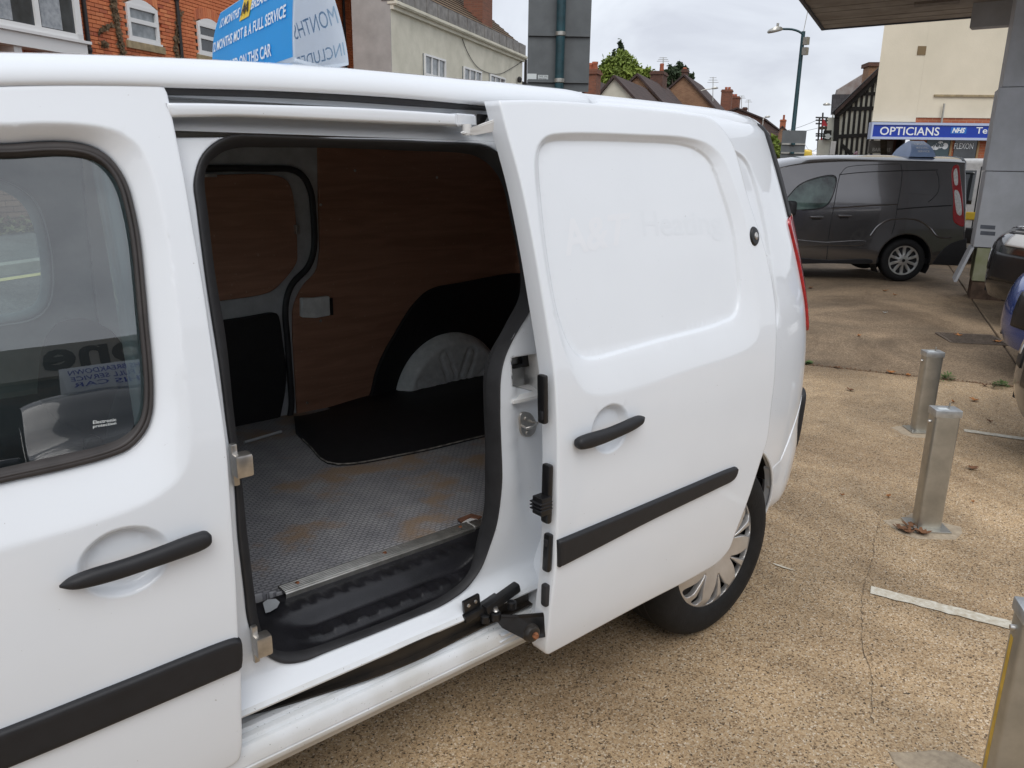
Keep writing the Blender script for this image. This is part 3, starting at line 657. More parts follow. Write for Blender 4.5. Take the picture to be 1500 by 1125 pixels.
for dz in (-3.5, 0, 3.5): fit('latch_rib', (795.5, 738+dz*1.4), .040, .038, .003, M['trim'], .001, par=f2)
f3 = fit('door_guide', (805, 808), .016, .022, .100, tilt=math.radians(2)); fit('guide_pin', (805, 793), .020, .012, .020, M['trim'], .004, par=f3)
f4 = fit('rubber_buffer', (802, 870), .018, .020, .060, M['rubber'], .006)

# ---- body side round the cargo opening
AT = np.array([(.44, -.004), (.462, -.004), (.472, .004), (.50, .046), (.53, .050), (.62, .040), (.8, .026), (1.0, .026), (1.2, .042), (1.4, .074), (1.6, .116), (1.66, .130), (1.75, .15)])
_ya = np.interp(_zz, AT[:, 0], AT[:, 1]); _k2 = np.exp(-0.5*(np.arange(-30, 31)*.0025/.006)**2); _k2 /= _k2.sum(); _ya = np.convolve(np.pad(_ya, 30, mode='edge'), _k2, 'valid')
_fx = np.array([onY(*p, .035)[[2, 0]] for p in ((753, 560), (752, 600), (753, 650), (757, 700), (764, 740), (772, 780))]); _fx = _fx[np.argsort(_fx[:, 0])]
FA = lambda x, z: np.interp(z, _zz, _ya)+.016*sm((np.asarray(x)-np.interp(z, _fx[:, 0], _fx[:, 1]))/.014)*sm((np.asarray(z)-.60)/.12)*sm((1.06-np.asarray(z))/.05)
seal_o = [(341, 197.6), (315, 209), (296, 228), (287, 252), (284, 273), (288, 303), (296, 367), (305, 433), (314, 490), (324, 557), (333, 630), (343, 703), (349, 793), (357, 860), (364, 913), (376, 941), (392, 961), (413, 971), (440, 969), (480, 953), (541, 929), (600, 905), (653, 882), (683, 860), (704, 831), (717, 799), (727, 767), (733, 727), (735, 690), (733, 640), (732, 594), (733, 553), (738, 527), (750, 498), (764, 474), (776, 453), (779, 436), (774, 405), (767, 349), (757, 293), (750, 258), (743, 239), (729, 223), (711, 213), (692, 210), (633, 207.5), (580, 205), (500, 203), (420, 199), (380, 197.6)]
seal_i = [(345, 217), (315, 231), (304, 244), (301, 260), (307, 313), (316, 393), (331, 480), (344, 600), (356, 700), (364, 780), (371, 839), (377, 887), (387, 935), (395, 947), (413, 955), (440, 953), (480, 941), (587, 901), (640, 877), (667, 860), (688, 839), (699, 812), (710, 780), (717, 743), (718, 700), (718, 642), (716, 594), (716, 551), (723, 522), (740, 493), (754, 466), (768, 440), (771, 425), (771, 405), (766, 371), (755, 320), (747, 280), (735, 253), (713, 233), (687, 225), (607, 221), (500, 217), (400, 216)]
SO = curve(pxs(seal_o, FA), 0.012)
FA2 = lambda x, z: FA(x, z)+.012+.018*sm((np.asarray(z)-.52)/.12)
SI = curve(pxs(seal_i, FA2), 0.012)
pock = pxs([(749, 524, 'c'), (786, 518, 'c'), (789, 575, 'c'), (751, 566, 'c')], FA); PKL = curve(pock, .012)
bdl = curve([(-1.74, .4675, 'c'), (-1.2, .4675), (-.66, .4675, 'c'), (-.48, .8), (-.44, 1.1), (-.46, 1.5), (-.55, 1.615, 'c'), (-1.2, 1.615), (-1.74, 1.60, 'c')], 0.014)
bs = skin('door_aperture', bdl, lambda u, v: np.stack([u, FA(u, v), v], -1), M['white'], van, holes=[SO, PKL], grid=0.025, r=0.005, rim=0.05, hole_rim=0.0, hole_r=0.003)
lowf = lambda z: sm((np.asarray(z)-.52)/.12)
ribbon('door_seal', W3(SO, lambda x, z: FA(x, z)+.001), W3(SI, lambda x, z: FA2(x, z)+.012*lowf(z)), (0, -0.013, 0), M['rubber'], bs, seg=8)
ribbon('opening_trim', W3(SI, lambda x, z: FA2(x, z)+.010*lowf(z)), W3(inset(SI, -.002), lambda x, z: FA2(x, z)+.003+.021*lowf(z)), (0, 0, 0), M['rubber'], bs, seg=2)
pc = np.array([[p[0], p[1]] for p in pock]); pcen = pc.mean(0); py0 = float(FA(pcen[:1], pcen[1:])[0])
pk = skin('latch_pocket', curve([(p[0], p[1], 'c') for p in np.vstack([pc])], .02), lambda u, v: np.stack([u, FA(u, v)+.055, v], -1), M['white2'], bs, grid=.05, r=0, rim=-.055)
box('pocket_bracket', (pcen[0]+.035, py0+.045, pcen[1]+.025), (.030, .014, .045), M['black'], pk, bev=.002); box('pocket_bracket', (pcen[0]+.012, py0+.045, pcen[1]+.040), (.040, .012, .010), M['black'], pk, bev=.002); box('pocket_bracket', (pcen[0]+.012, py0+.045, pcen[1]+.008), (.040, .012, .010), M['black'], pk, bev=.002)
hexa('pocket_shelf', [(pc[:, 0].min()-.004, py0-.012, pc[:, 1].min()-.006), (pc[:, 0].max()+.012, py0-.012, pc[:, 1].min()-.006), (pc[:, 0].max()+.012, py0+.05, pc[:, 1].min()+.006), (pc[:, 0].min(), py0+.05, pc[:, 1].min()+.006),
                  (pc[:, 0].min()-.004, py0-.012, pc[:, 1].min()+.002), (pc[:, 0].max()+.012, py0-.012, pc[:, 1].min()+.002), (pc[:, 0].max()+.012, py0+.05, pc[:, 1].min()+.014), (pc[:, 0].min(), py0+.05, pc[:, 1].min()+.014)], M['white2'], pk)
stL = curve(pxs([(761, 605), (774, 604), (780, 610), (784, 621), (782, 632), (775, 639), (765, 638), (761, 632)], FA), .006)
st_ = skin('striker_plate', stL, lambda u, v: np.stack([u, FA(u, v)-.006, v], -1), M['steel'], bs, grid=.02, r=.002, rim=.006)
a_ = unproj(763, 625, FA); b_ = unproj(776, 619, FA); tube('striker_loop', [a_+[0, -.006, .004], a_+[-.004, -.028, .004], (a_+b_)/2+[0, -.034, .004], b_+[.002, -.026, .004], b_+[.002, -.004, .004]], .004, M['steel'], st_, seg=8)
for p in ((768, 612), (770, 633)):
    q = unproj(*p, FA); lathe('bolt', [(0, .004), (.005, .004), (.006, .001), (.006, 0)], M['steel'], st_, 10, Matrix.Translation(Vector((q[0], q[1]-.006, q[2]))) @ Matrix.Rotation(PI/2, 4, 'X'))
# two catch plates on the front pillar
for p in ((343, 677), (373, 938)):
    q = unproj(*p, FA); pl = box('catch_plate', (q[0]-.004, q[1]-.012, q[2]), (.012, .012, .085), M['steel'], bs, bev=.003)
    box('catch_block', (q[0]+.006, q[1]-.026, q[2]+.002), (.034, .030, .046), M['steel'], pl, bev=.006)
# ---- sill and lower track
def extr(name, prof, x0, x1, m, parent, nx=24, xs=None, deg=40):
    X = np.linspace(x0, x1, nx) if xs is None else xs
    return loft(name, [np.array([(x, y, z) for y, z in prof]) for x in X], m, parent, closed=False, caps=False, deg=deg)
sill = extr('sill', [(.10, .27), (.03, .285), (.004, .318), (-.004, .326), (-.009, .336), (-.0105, .343), (-.0075, .3455), (-.0075, .348), (-.012, .3505), (-.0125, .372), (-.010, .384), (-.004, .3925), (.001, .3945), (.003, .3925), (.006, .3925), (.008, .397), (.010, .4005), (.020, .4035), (.022, .4015), (.025, .4015), (.027, .4065), (.030, .4090), (.044, .4105), (.046, .4075), (.050, .4065), (.095, .4065)], -2.64, -.80, M['sill'], van, deg=25)
lip = extr('sill_upper', [(.05, .498), (.045, .495), (.014, .478), (.003, .470), (-.002, .464), (.000, .459), (.012, .458), (.05, .46)], -1.78, -.80, M['sill'], van)
back = extr('track_recess', [(.05, .46), (.095, .459), (.096, .41), (.094, .40)], -1.78, -.80, M['white2'], van)
tp = np.array([(-1.62, .080), (-1.54, .056), (-1.42, .032), (-1.30, .012), (-1.18, .006), (-1.05, .014), (-.92, .018), (-.82, .018)])
tc_ = _cr(tp, False, .02)
trk = loft('lower_track', [np.array([(x, y+.014, .462), (x, y-.004, .4615), (x, y-.004, .4575), (x, y+.004, .456), (x, y+.004, .418), (x, y-.012, .416), (x, y-.012, .4115), (x, y+.016, .4110), (x, y+.016, .462)]) for x, y in tc_], M['blackdirty'], van, closed=True, caps=True, deg=30)
tube('track_lip', [(x, y-.005, .4605) for x, y in tc_], .0035, M['black'], trk, seg=8)
# lower roller carriage and hinge arm to the door

c0 = onY(716, 885, 0.0)
car = box('roller_carriage', (c0[0]-.02, .012, .470), (.12, .040, .020), M['black'], van, R=Matrix.Rotation(math.radians(-6), 3, 'Y'), bev=.004)
box('carriage_arm', (c0[0]+.035, -.008, .486), (.115, .024, .026), M['black'], car, R=Matrix.Rotation(math.radians(-14), 3, 'Y'), bev=.006)
box('carriage_ear', (c0[0]-.052, .006, .496), (.052, .010, .036), M['black'], car, R=Matrix.Rotation(math.radians(-6), 3, 'Y'), bev=.004)
for dx, dz in ((-.065, .006), (-.043, .009)): lathe('rivet', [(0, .003), (.004, .003), (.005, 0)], M['steel'], car, 10, Matrix.Translation(Vector((c0[0]+dx, .000, .492+dz))) @ Matrix.Rotation(PI/2, 4, 'X'))
for dx, dy, dz, r_ in ((.005, -.022, .452, .014), (.055, -.026, .466, .012), (-.02, -.010, .448, .012)): lathe('roller', [(0, .012), (r_*.6, .012), (r_, .009), (r_, -.009), (r_*.6, -.012), (0, -.012)], M['black'], car, 16, Matrix.Translation(Vector((c0[0]+dx, dy, dz))))
lathe('roller_bolt', [(0, .008), (.006, .008), (.007, .002), (.009, 0)], M['steel'], car, 10, Matrix.Translation(Vector((c0[0]+.005, -.022, .468))))
A0 = onY(722, 905, -.02); A1 = onY(735, 920, -.03); A2 = onY(772, 940, -.10); A3 = onY(800, 934, -.125); A4 = onY(800, 902, -.125); A5 = onY(760, 906, -.06)
arm = prism('hinge_arm', [A0, A1, A2, A3, A4, A5], (0, .004, .010), M['black'], van, bev=.002)
bq = onY(781, 929, -.125); Mb = Matrix.Translation(Vector(bq)) @ Matrix.Rotation(PI/2, 4, 'X')
lathe('hinge_cup', [(0, .006), (.014, .006), (.020, .003), (.024, -.006), (.024, -.012)], M['blackdirty'], arm, 20, Mb)
lathe('rusty_bolt', [(0, .015), (.007, .015), (.009, .012), (.009, .005)], M['rust'], arm, 6, Mb)

# ---- header: rubber strip, upper rail, roller arm
FH = lambda y: (lambda x, z: y+0*np.asarray(x))
def pstrip(name, up, lo, y, th, m, parent, r=.004):
    L = curve([(p[0], p[1]) + (('c',) if i in (0, len(up)-1) else ()) for i, p in enumerate(pxs(up, FH(y)))] + [(p[0], p[1]) + (('c',) if i in (0, len(lo)-1) else ()) for i, p in enumerate(pxs(lo[::-1], FH(y)))], .012)
    return skin(name, L, lambda u, v: np.stack([u, y+0*u, v], -1), m, parent, grid=.05, r=r, rim=th)
hdr = extr('header_panel', [(.126, 1.6165), (.130, 1.622), (.150, 1.632), (.158, 1.645), (.158, 1.672), (.130, 1.674), (.128, 1.690), (.17, 1.70)], -1.74, -.70, M['white'], van)
pstrip('roof_rubber', [(235, 124.5), (300, 126), (400, 129.5), (500, 135), (600, 143), (700, 153), (723, 157)], [(240, 138.5), (300, 139.5), (400, 142.5), (500, 147.5), (600, 154.5), (700, 161), (721, 162)], .106, .02, M['rubber'], van, r=.006)
rl = pstrip('upper_rail', [(245, 150.5), (300, 151), (400, 153.5), (500, 156.5), (600, 162), (671, 167)], [(250, 171.5), (300, 170.5), (340, 170), (400, 172), (500, 176.5), (600, 181), (671, 184)], .085, .045, M['white'], van, r=.005)
q = [onY(*p, .080) for p in ((669, 165.5), (698, 168), (699, 185), (670, 184.5))]
prism('rail_end_cap', q, (0, .05, 0), M['white'], rl, bev=.003)
pa = onY(684, 190, .075); lathe('rail_pin', [(.010, .012), (.011, -.012), (0, -.012)], M['white2'], rl, 16, Matrix.Translation(Vector(pa)))
B = [onY(675, 196, .07), onY(690, 190, .065), onY(712, 181, .04), onY(738, 172, .01), onY(748, 190, .01), onY(717, 195, .04), onY(696, 199, .06)]
prism('roller_arm', B, (.0, .006, .004), M['white2'], van, bev=.002)
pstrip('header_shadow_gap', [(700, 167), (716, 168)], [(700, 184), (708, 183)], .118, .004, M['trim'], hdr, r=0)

# ---- roof
gz = np.array([onY(*p, .10)[[0, 2]] for p in ((0, 121), (133, 119.5), (245, 124), (400, 128), (587, 139), (725, 153))])
gx_ = np.r_[-2.35, -2.05, gz[:, 0], -.4, 0, .30, .46, .56]; gzz = np.r_[1.630, 1.660, gz[:, 1], 1.700, 1.697, 1.688, 1.680, 1.67]
rz = lambda x: np.interp(x, [-2.45, -2.1, -1.75, -1.33, -.67, .1, .30, .46, .54], [1.665, 1.715, 1.741, 1.758, 1.758, 1.748, 1.738, 1.722, 1.700])
_xs = np.linspace(-2.40, .53, 80); _gs = np.interp(_xs, gx_, gzz); _rs = rz(_xs)
for _ in range(10): _gs[1:-1] = (_gs[:-2]+2*_gs[1:-1]+_gs[2:])/4; _rs[1:-1] = (_rs[:-2]+2*_rs[1:-1]+_rs[2:])/4
secs = []
for x, zg, zr in zip(_xs, _gs, _rs):
    tp_ = .55*max(0, x-.05)**2.0; fr = .10*max(0, -1.9-x)**1.2
    y0 = .098+tp_+fr+.055*float(sm((x+.62)/.16)); zg = zg-.012*float(sm((x+.62)/.16))
    half = [(y0+.045, zg-.006), (y0+.012, zg-.006), (y0+.002, zg-.003), (y0, zg+.004), (y0+.003, zg+.018), (y0+.012, zg+(zr-zg)*.55), (y0+.032, zg+(zr-zg)*.80), (y0+.075, zg+(zr-zg)*.94), (y0+.20, zr+.001), (y0+.4, zr+.018), (.855, zr+.030)]
    secs.append(np.array([(x, y, z) for y, z in half]+[(x, 1.71-y, z) for y, z in half[-2::-1]]))
roof = loft('roof', secs, M['white'], van, closed=False, caps=False, deg=60)
for yy in (.36, 1.35): tube('roof_bead', [(x, yy, float(np.interp(x, _xs, _rs))+.010) for x in np.linspace(-2.0, .3, 30)], .006, M['white'], roof, seg=8, flat=.5)

# ---- rear quarter, wrapping round the back corner
PLX = np.array([(-.95, .004), (-.6, .002), (-.3, .006), (0, .018), (.235, .037), (.40, .062), (.505, .092), (.58, .130), (.632, .175), (.668, .24), (.69, .33), (.698, .45), (.70, .855)])
plc = _cr(PLX, False, .01); pls = np.r_[0, np.cumsum(np.linalg.norm(np.diff(plc, axis=0), axis=1))]; pls += plc[0, 0]
PXu = lambda u: np.interp(u, pls, plc[:, 0]); PYu = lambda u: np.interp(u, pls, plc[:, 1])
shf = lambda z: -0.17*np.clip((np.asarray(z)-.85)/.86, 0, 2)**1.6
def QM(u, z, off=0.0):
    x = PXu(u); y = PYu(u); w_ = sm((x+.35)/.75); f = 1-sm((y-.10)/.7)
    tx = np.gradient(plc[:, 0]); ty = np.gradient(plc[:, 1]); nx_ = np.interp(u, pls, -ty/np.hypot(tx, ty))*-1; ny_ = -np.interp(u, pls, tx/np.hypot(tx, ty))
    tk = 16*np.clip(np.asarray(z)-1.672, 0, 1)**2; return np.stack([x+shf(z)*w_+off*nx_-tk*np.clip(nx_, 0, 1), side(z)*f+y+off*ny_-tk*np.clip(ny_, -1, 0), np.asarray(z)+0*x], -1)
def QU(px, py):
    """pixel -> (u, z) on the quarter panel"""
    z = 1.0; u = 0.2
    us = np.linspace(-.9, .62, 500)
    for _ in range(25):
        P = QM(us, np.full(500, z)); r = ray(px, py); cr_ = (P[:, 0]-CAM[0])*r[1]-(P[:, 1]-CAM[1])*r[0]
        i = np.argmin(np.abs(cr_)); u = us[i]; t = ((P[i, 0]-CAM[0])*r[0]+(P[i, 1]-CAM[1])*r[1])/(r[0]**2+r[1]**2); z = CAM[2]+t*r[2]
    return u, z
rear_edge = [(x-TR+.006, z) for (x, z) in [p[:2] for p in SDX[5:21]]]      # the closed door's rear edge, where the quarter begins
WR = 0.372
arch = [(WR*math.cos(a), .315+WR*math.sin(a)) for a in np.linspace(math.radians(168), math.radians(12), 24)]
ql = [(rear_edge[0][0], 1.742, 'c')] + [(.30, 1.742), (.75, 1.742), (1.2, 1.742, 'c'), (1.2, .775, 'c'), (.70, .775), (.62, .765), (.55, .735), (.49, .685), (.42, .615), (.372, .555, 'c')] + [(a, b) for a, b in arch[::-1][1:-1]] + [(-.365, .385, 'c'), (-.5, .384), (rear_edge[-1][0]-.02, .384, 'c')] + [(p[0], p[1]) for p in rear_edge[::-1][1:-1]]
QL = curve(ql, 0.014)
rq = [QU(*p) for p in ((1086, 228), (1095, 238), (1105, 262), (1116, 305), (1125, 350), (1131, 400))]
RQ = curve([(-.55, rq[0][1]+.02), (-.3, rq[0][1]+.022), (rq[0][0]-.12, rq[0][1]+.022)] + [(p[0], p[1]) for p in rq] + [(rq[-1][0]-.002, 1.09), (rq[-1][0]-.05, 1.045), (-.2, 1.01), (-.5, .99), (-.60, 1.05), (-.62, 1.4)], .012)
def QMf(u, z):
    dr = sdist(np.stack([u, z], -1), RQ); return QM(u, z, -0.010*sm(0.5-dr/0.014))
qt = skin('rear_quarter', QL, QMf, M['white'], van, grid=0.03, r=0.003, rim=0.02, extra=[inset(RQ, d) for d in (-.0075, -.004, 0, .004, .0075)])
re_ = np.array([QM(np.array([a[0]]), np.array([a[1]]), -.002)[0] for a in _cr(np.array(rear_edge[1:]), False, .03)])
loft('door_return', [re_, re_+[0, .10, 0]], M['white'], qt, closed=False, caps=False)
# flared lip round the wheel arch
ap = np.array([(WR*math.cos(t), .315+WR*math.sin(t)) for t in np.linspace(math.radians(165), math.radians(0), 44)])
tube('arch_lip', [QM(np.array([a]), np.array([b]), -.003)[0] for a, b in ap], .006, M['white'], qt, seg=8)
# liner and chassis shade behind the wheel
V = []; F = []
for i, t in enumerate(np.linspace(math.radians(190), math.radians(24), 30)):
    for yy in (-.02+.03, .34): V.append((.375*math.cos(t), yy, .315+.375*math.sin(t)))
for i in range(29): F.append((2*i, 2*i+2, 2*i+3, 2*i+1))
mesh('wheel_arch_liner', V, F, M['darkliner'], van)
mesh('liner_back', [(.42*math.cos(t), .335, .315+.42*math.sin(t)) for t in np.linspace(0, 2*PI, 30, endpoint=False)], [tuple(range(30))], M['darkliner'], van)
# rear bumper corner with its black pad
bl = curve([(.376, .552, 'c'), (.42, .608), (.49, .679), (.55, .729), (.62, .759), (.70, .769), (1.25, .769, 'c'), (1.25, .30, 'c'), (.8, .28), (.55, .285), (.44, .30), (.40, .32, 'c')] + [((WR)*math.cos(t), .315+WR*math.sin(t)) for t in np.linspace(math.radians(2), math.radians(36), 8)], .014)
bu = skin('rear_bumper', bl, lambda u, z: QM(u, z, .001+.010*sm((.66-z)/.14)*sm((u-.38)/.08)-.05*sm((.36-z)/.10)), M['white'], van, grid=.03, r=.004, rim=.03)
pu, pz = QU(1164, 592)
pl_ = curve([(.60, .735), (.625, .752), (.8, .752), (1.2, .752, 'c'), (1.2, .50, 'c'), (.8, .50), (.625, .51), (.605, .55)], .012)
skin('bumper_pad', pl_, lambda u, z: QM(u, z, .020), M['trim'], bu, grid=.03, r=.012, rim=.03, inn=(-.6, .8, 0))
# tail lamp and the black edge of the rear glazing
tl = curve([(.495, 1.385), (.52, 1.395), (.70, 1.39), (.70, 1.02), (.62, .985), (.585, .99), (.55, 1.10), (.515, 1.25)], .012)
tlo = skin('tail_lamp', tl, lambda u, z: QM(u, z, .010), M['red'], van, grid=.02, r=.006, rim=.012, inn=(-.5, .85, 0))
rw = curve([(.515, 1.705, 'c'), (.76, 1.705, 'c'), (.76, 1.05, 'c'), (.72, 1.05, 'c'), (.71, 1.40, 'c'), (.515, 1.40, 'c'), (.51, 1.55)], .014)
skin('rear_window_edge', rw, lambda u, z: QM(u, z, .007), M['trim'], van, grid=.04, r=.004, rim=.012, inn=(-.8, .6, 0))
# far half of the tail and the far side of the body
mesh('rear_doors', [QM(np.array([u]), np.array([z]))[0]*[1, -1, 1]+[0, 1.71, 0] for u in np.linspace(-.8, 1.25, 60) for z in np.linspace(.35, 1.70, 16)], [(i*16+j, (i+1)*16+j, (i+1)*16+j+1, i*16+j+1) for i in range(59) for j in range(15)], M['white'], van)
OWL = curve([(-1.575, 1.085), (-1.56, 1.30), (-1.60, 1.44), (-1.70, 1.50), (-1.85, 1.51), (-2.05, 1.50), (-2.3, 1.33), (-2.48, 1.10), (-2.45, 1.03), (-2.2, 1.01), (-1.75, 1.018), (-1.62, 1.035)], .02)
ofl = curve([(-2.04, 1.66), (-.72, 1.69, 'c'), (-.72, .33, 'c'), (-2.62, .33, 'c'), (-2.68, 1.05), (-2.40, 1.36)], .03)
skin('far_side_panel', ofl, lambda u, v: np.stack([u, 1.71-FB(u, v), v], -1), M['white'], van, holes=[OWL], grid=.08, r=.003, rim=.02, inn=(0, -1, 0))
ft = skin('far_door_trim', curve([(-2.04, 1.64), (-1.44, 1.66, 'c'), (-1.42, .50, 'c'), (-2.58, .50, 'c'), (-2.62, 1.05), (-2.36, 1.36)], .03), lambda u, v: np.stack([u, 1.66-FB(u, v), v], -1), M['greytrim'], van, holes=[inset(OWL, -.004)], grid=.08, r=.006, rim=-.02, inn=(0, 1, 0))
skin('far_window', OWL, lambda u, v: np.stack([u, 1.69-FB(u, v), v], -1), glassmat('far_glass', (.80, .90, .86), boost=.8), van, grid=.1, r=0, rim=0)
ribbon('far_window_seal', np.stack([OWL[:, 0], 1.655-FB(OWL[:, 0], OWL[:, 1]), OWL[:, 1]], -1), np.stack([inset(OWL, .028)[:, 0], 1.685-FB(OWL[:, 0], OWL[:, 1]), inset(OWL, .028)[:, 1]], -1), (0, -.012, 0), M['greytrim'], ft, seg=5)

# ---- front end (beyond the left edge of the picture)
fs_ = []; fst = np.array([(-2.60, 1.06, -.03), (-2.75, 1.05, -.03), (-2.95, 1.01, -.02), (-3.15, .95, .0), (-3.32, .86, .04), (-3.42, .76, .10), (-3.46, .62, .15), (-3.465, .40, .16)])
for x in np.r_[np.linspace(-2.66, -3.10, 16), -3.2, -3.28, -3.36, -3.42, -3.46, -3.465]:
    zt = np.interp(-x, -fst[:, 0], fst[:, 1]); yo = np.interp(-x, -fst[:, 0], fst[:, 2]); za = .315+math.sqrt(max(0, .375**2-(x+2.697)**2)) if abs(x+2.697) < .375 else .30
    h_ = [(yo+.10, za), (yo+.02, za+.01), (yo, max(.50, za+.03)), (yo, max(zt-.22, za+.06)), (yo+.03, max(zt-.08, za+.09)), (yo+.12, zt-.01), (.5, zt+.035), (.855, zt+.045)]
    fs_.append(np.array([(x, y, z) for y, z in h_]+[(x, 1.71-y, z) for y, z in h_[-2::-1]]))
loft('bonnet', fs_, M['white'], van, closed=False, caps=False, deg=60)
wsV = [(-2.62, .10, 1.07), (-2.70, .855, 1.10), (-2.62, 1.61, 1.07), (-2.30, 1.50, 1.66), (-2.36, .855, 1.70), (-2.30, .21, 1.66)]
mesh('windscreen', wsV, [(0, 1, 4, 5), (1, 2, 3, 4)], M['glass'], van)
for s_ in (0, 1):
    y_ = lambda v: v if s_ == 0 else 1.71-v
    tube('windscreen_pillar', [(-2.66, y_(.04), 1.04), (-2.45, y_(.09), 1.35), (-2.20, y_(.155), 1.63), (-2.05, y_(.17), 1.68)], .035, M['white'], van, seg=10)
    for yy in (0,): pass
def wheel(parent, c, rt=.313, rr=.205, wd=.20, sgn=-1, hub=True):
    Mw = Matrix.Translation(Vector(c)) @ Matrix.Rotation(sgn*-PI/2, 4, 'X')       # local z -> outwards
    ty = lathe('tyre', [(rr-.008, .002), (rr+.004, .012), (rr+.018, .016), (rr+.05, .020), (rr+.078, .014), (rt-.016, .004), (rt-.006, -.012), (rt-.001, -.028), (rt, -.05), (rt, -wd+.05), (rt-.006, -wd+.01), (rt-.03, -wd-.01), (rr, -wd)], M['tyre'], parent, 64, Mw, 50)
    for k in (-.055, -.095, -.135): lathe('tread_groove', [(rt+.0008, k-.004), (rt+.0008, k+.004)], M['darkliner'], ty, 64, Mw)
    return Mw, ty
wh = wheel(van, (0, 0.0, .313))
Mw = wh[0]
# hub cap: seven broad spokes, each gap split by a thin blade
holes = []
for k in range(7):
    a0 = 2*PI*k/7+.35
    for s_ in (-1, 1):
        pts = [(.088, .030), (.13, .042), (.165, .052), (.190, .075), (.1945, .17), (.193, .30), (.176, .325), (.140, .215), (.108, .115)]
        pol = np.array([(r_*math.cos(a0+s_*(t_*.98+.012)), r_*math.sin(a0+s_*(t_*.98+.012))) for r_, t_ in pts]); holes.append(curve([tuple(p) for p in pol], .005))
ci = np.linspace(0, 2*PI, 120, endpoint=False)
def hubz(u, v):
    r_ = np.hypot(u, v); return .010+.012*sm((r_-.03)/.10)-.016*sm((r_-.165)/.04)-.006*sm((.05-r_)/.02)
def hubmap(u, v):
    z = hubz(u, v); return np.array([tuple(Mw @ Vector((a, b, c))) for a, b, c in zip(u, v, z)])
hubo = skin('hub_cap', np.stack([.2045*np.cos(ci), .2045*np.sin(ci)], -1), hubmap, M['hub'], van, holes=holes, grid=.012, r=.003, rim=.02, hole_rim=.016, hole_r=.0025)
lathe('hub_badge', [(0, .010), (.022, .009), (.028, .006), (.029, .002)], M['hub'], hubo, 28, Mw)
lathe('wheel_back', [(0, -.02), (.20, -.02), (.202, -.08)], M['darkliner'], van, 40, Mw)
wheel(van, (-2.697, 0.0, .313)); lathe('hub_cap', [(0, .02), (.1, .022), (.19, .008), (.204, .0)], M['hub'], van, 40, Matrix.Translation(Vector((-2.697, 0, .313))) @ Matrix.Rotation(PI/2, 4, 'X'))
wheel(van, (0, 1.71, .313), sgn=1); wheel(van, (-2.697, 1.71, .313), sgn=1)
box('underbody', (-1.35, .855, .30), (3.9, 1.30, .10), M['darkliner'], van)

# ================================================================== inside the van
Mf = bpy.data.materials.new('rubber_floor_with_dirt'); Mf.use_nodes = True; t = Mf.node_tree; b = t.nodes['Principled BSDF']; b.inputs['Roughness'].default_value = .6
nn = t.nodes.new; co = nn('ShaderNodeTexCoord'); n1 = nn('ShaderNodeTexNoise'); n1.inputs['Scale'].default_value = 4.2; n1.inputs['Detail'].default_value = 8; n1.inputs['Roughness'].default_value = .62
r1 = nn('ShaderNodeValToRGB'); r1.color_ramp.elements[0].position = .53; r1.color_ramp.elements[0].color = (0, 0, 0, 1); r1.color_ramp.elements[1].position = .64; r1.color_ramp.elements[1].color = (.85, .85, .85, 1)
n3 = nn('ShaderNodeTexNoise'); n3.inputs['Scale'].default_value = 9; n3.inputs['Detail'].default_value = 7; r3 = nn('ShaderNodeValToRGB'); r3.color_ramp.elements[0].position = .3; r3.color_ramp.elements[0].color = (.27, .275, .295, 1); r3.color_ramp.elements[1].position = .7; r3.color_ramp.elements[1].color = (.40, .40, .415, 1)
mx_ = nn('ShaderNodeMix'); mx_.data_type = 'RGBA'; mx_.inputs[7].default_value = (.31, .215, .14, 1)
br = nn('ShaderNodeTexBrick'); br.inputs['Scale'].default_value = 1.0; br.inputs['Brick Width'].default_value = .021; br.inputs['Row Height'].default_value = .0115; br.inputs['Mortar Size'].default_value = .0024; br.inputs['Mortar Smooth'].default_value = .5
bp = nn('ShaderNodeBump'); bp.inputs['Strength'].default_value = .9; bp.inputs['Distance'].default_value = .004; bp.invert = True
br.inputs['Color1'].default_value = (1, 1, 1, 1); br.inputs['Color2'].default_value = (.88, .88, .88, 1); br.inputs['Mortar'].default_value = (.46, .46, .49, 1)
mm = nn('ShaderNodeMix'); mm.data_type = 'RGBA'; mm.blend_type = 'MULTIPLY'; mm.inputs[0].default_value = .85
L = t.links.new
L(co.outputs['Object'], n1.inputs[0]); L(co.outputs['Object'], n3.inputs[0]); L(co.outputs['Object'], br.inputs[0]); L(n1.outputs[0], r1.inputs[0]); L(n3.outputs[0], r3.inputs[0])
L(r3.outputs[0], mm.inputs[6]); L(br.outputs['Color'], mm.inputs[7]); L(mm.outputs[2], mx_.inputs[6]); L(r1.outputs[0], mx_.inputs[0]); L(mx_.outputs[2], b.inputs['Base Color']); L(br.outputs['Fac'], bp.inputs['Height']); L(bp.outputs[0], b.inputs['Normal'])
fl = curve([(-1.80, .30, 'c'), (-1.50, .30), (-1.44, .285), (-1.415, .268, 'c'), (-.83, .268, 'c'), (-.79, .30), (-.72, .31), (-.3, .31), (.55, .31, 'c'), (.55, 1.58, 'c'), (-1.80, 1.58, 'c')], .02)
flo = skin('load_floor', fl, lambda u, v: np.stack([u, v, .55+0*u], -1), Mf, van, grid=.1, r=.003, rim=.02, inn=(0, 0, -1))
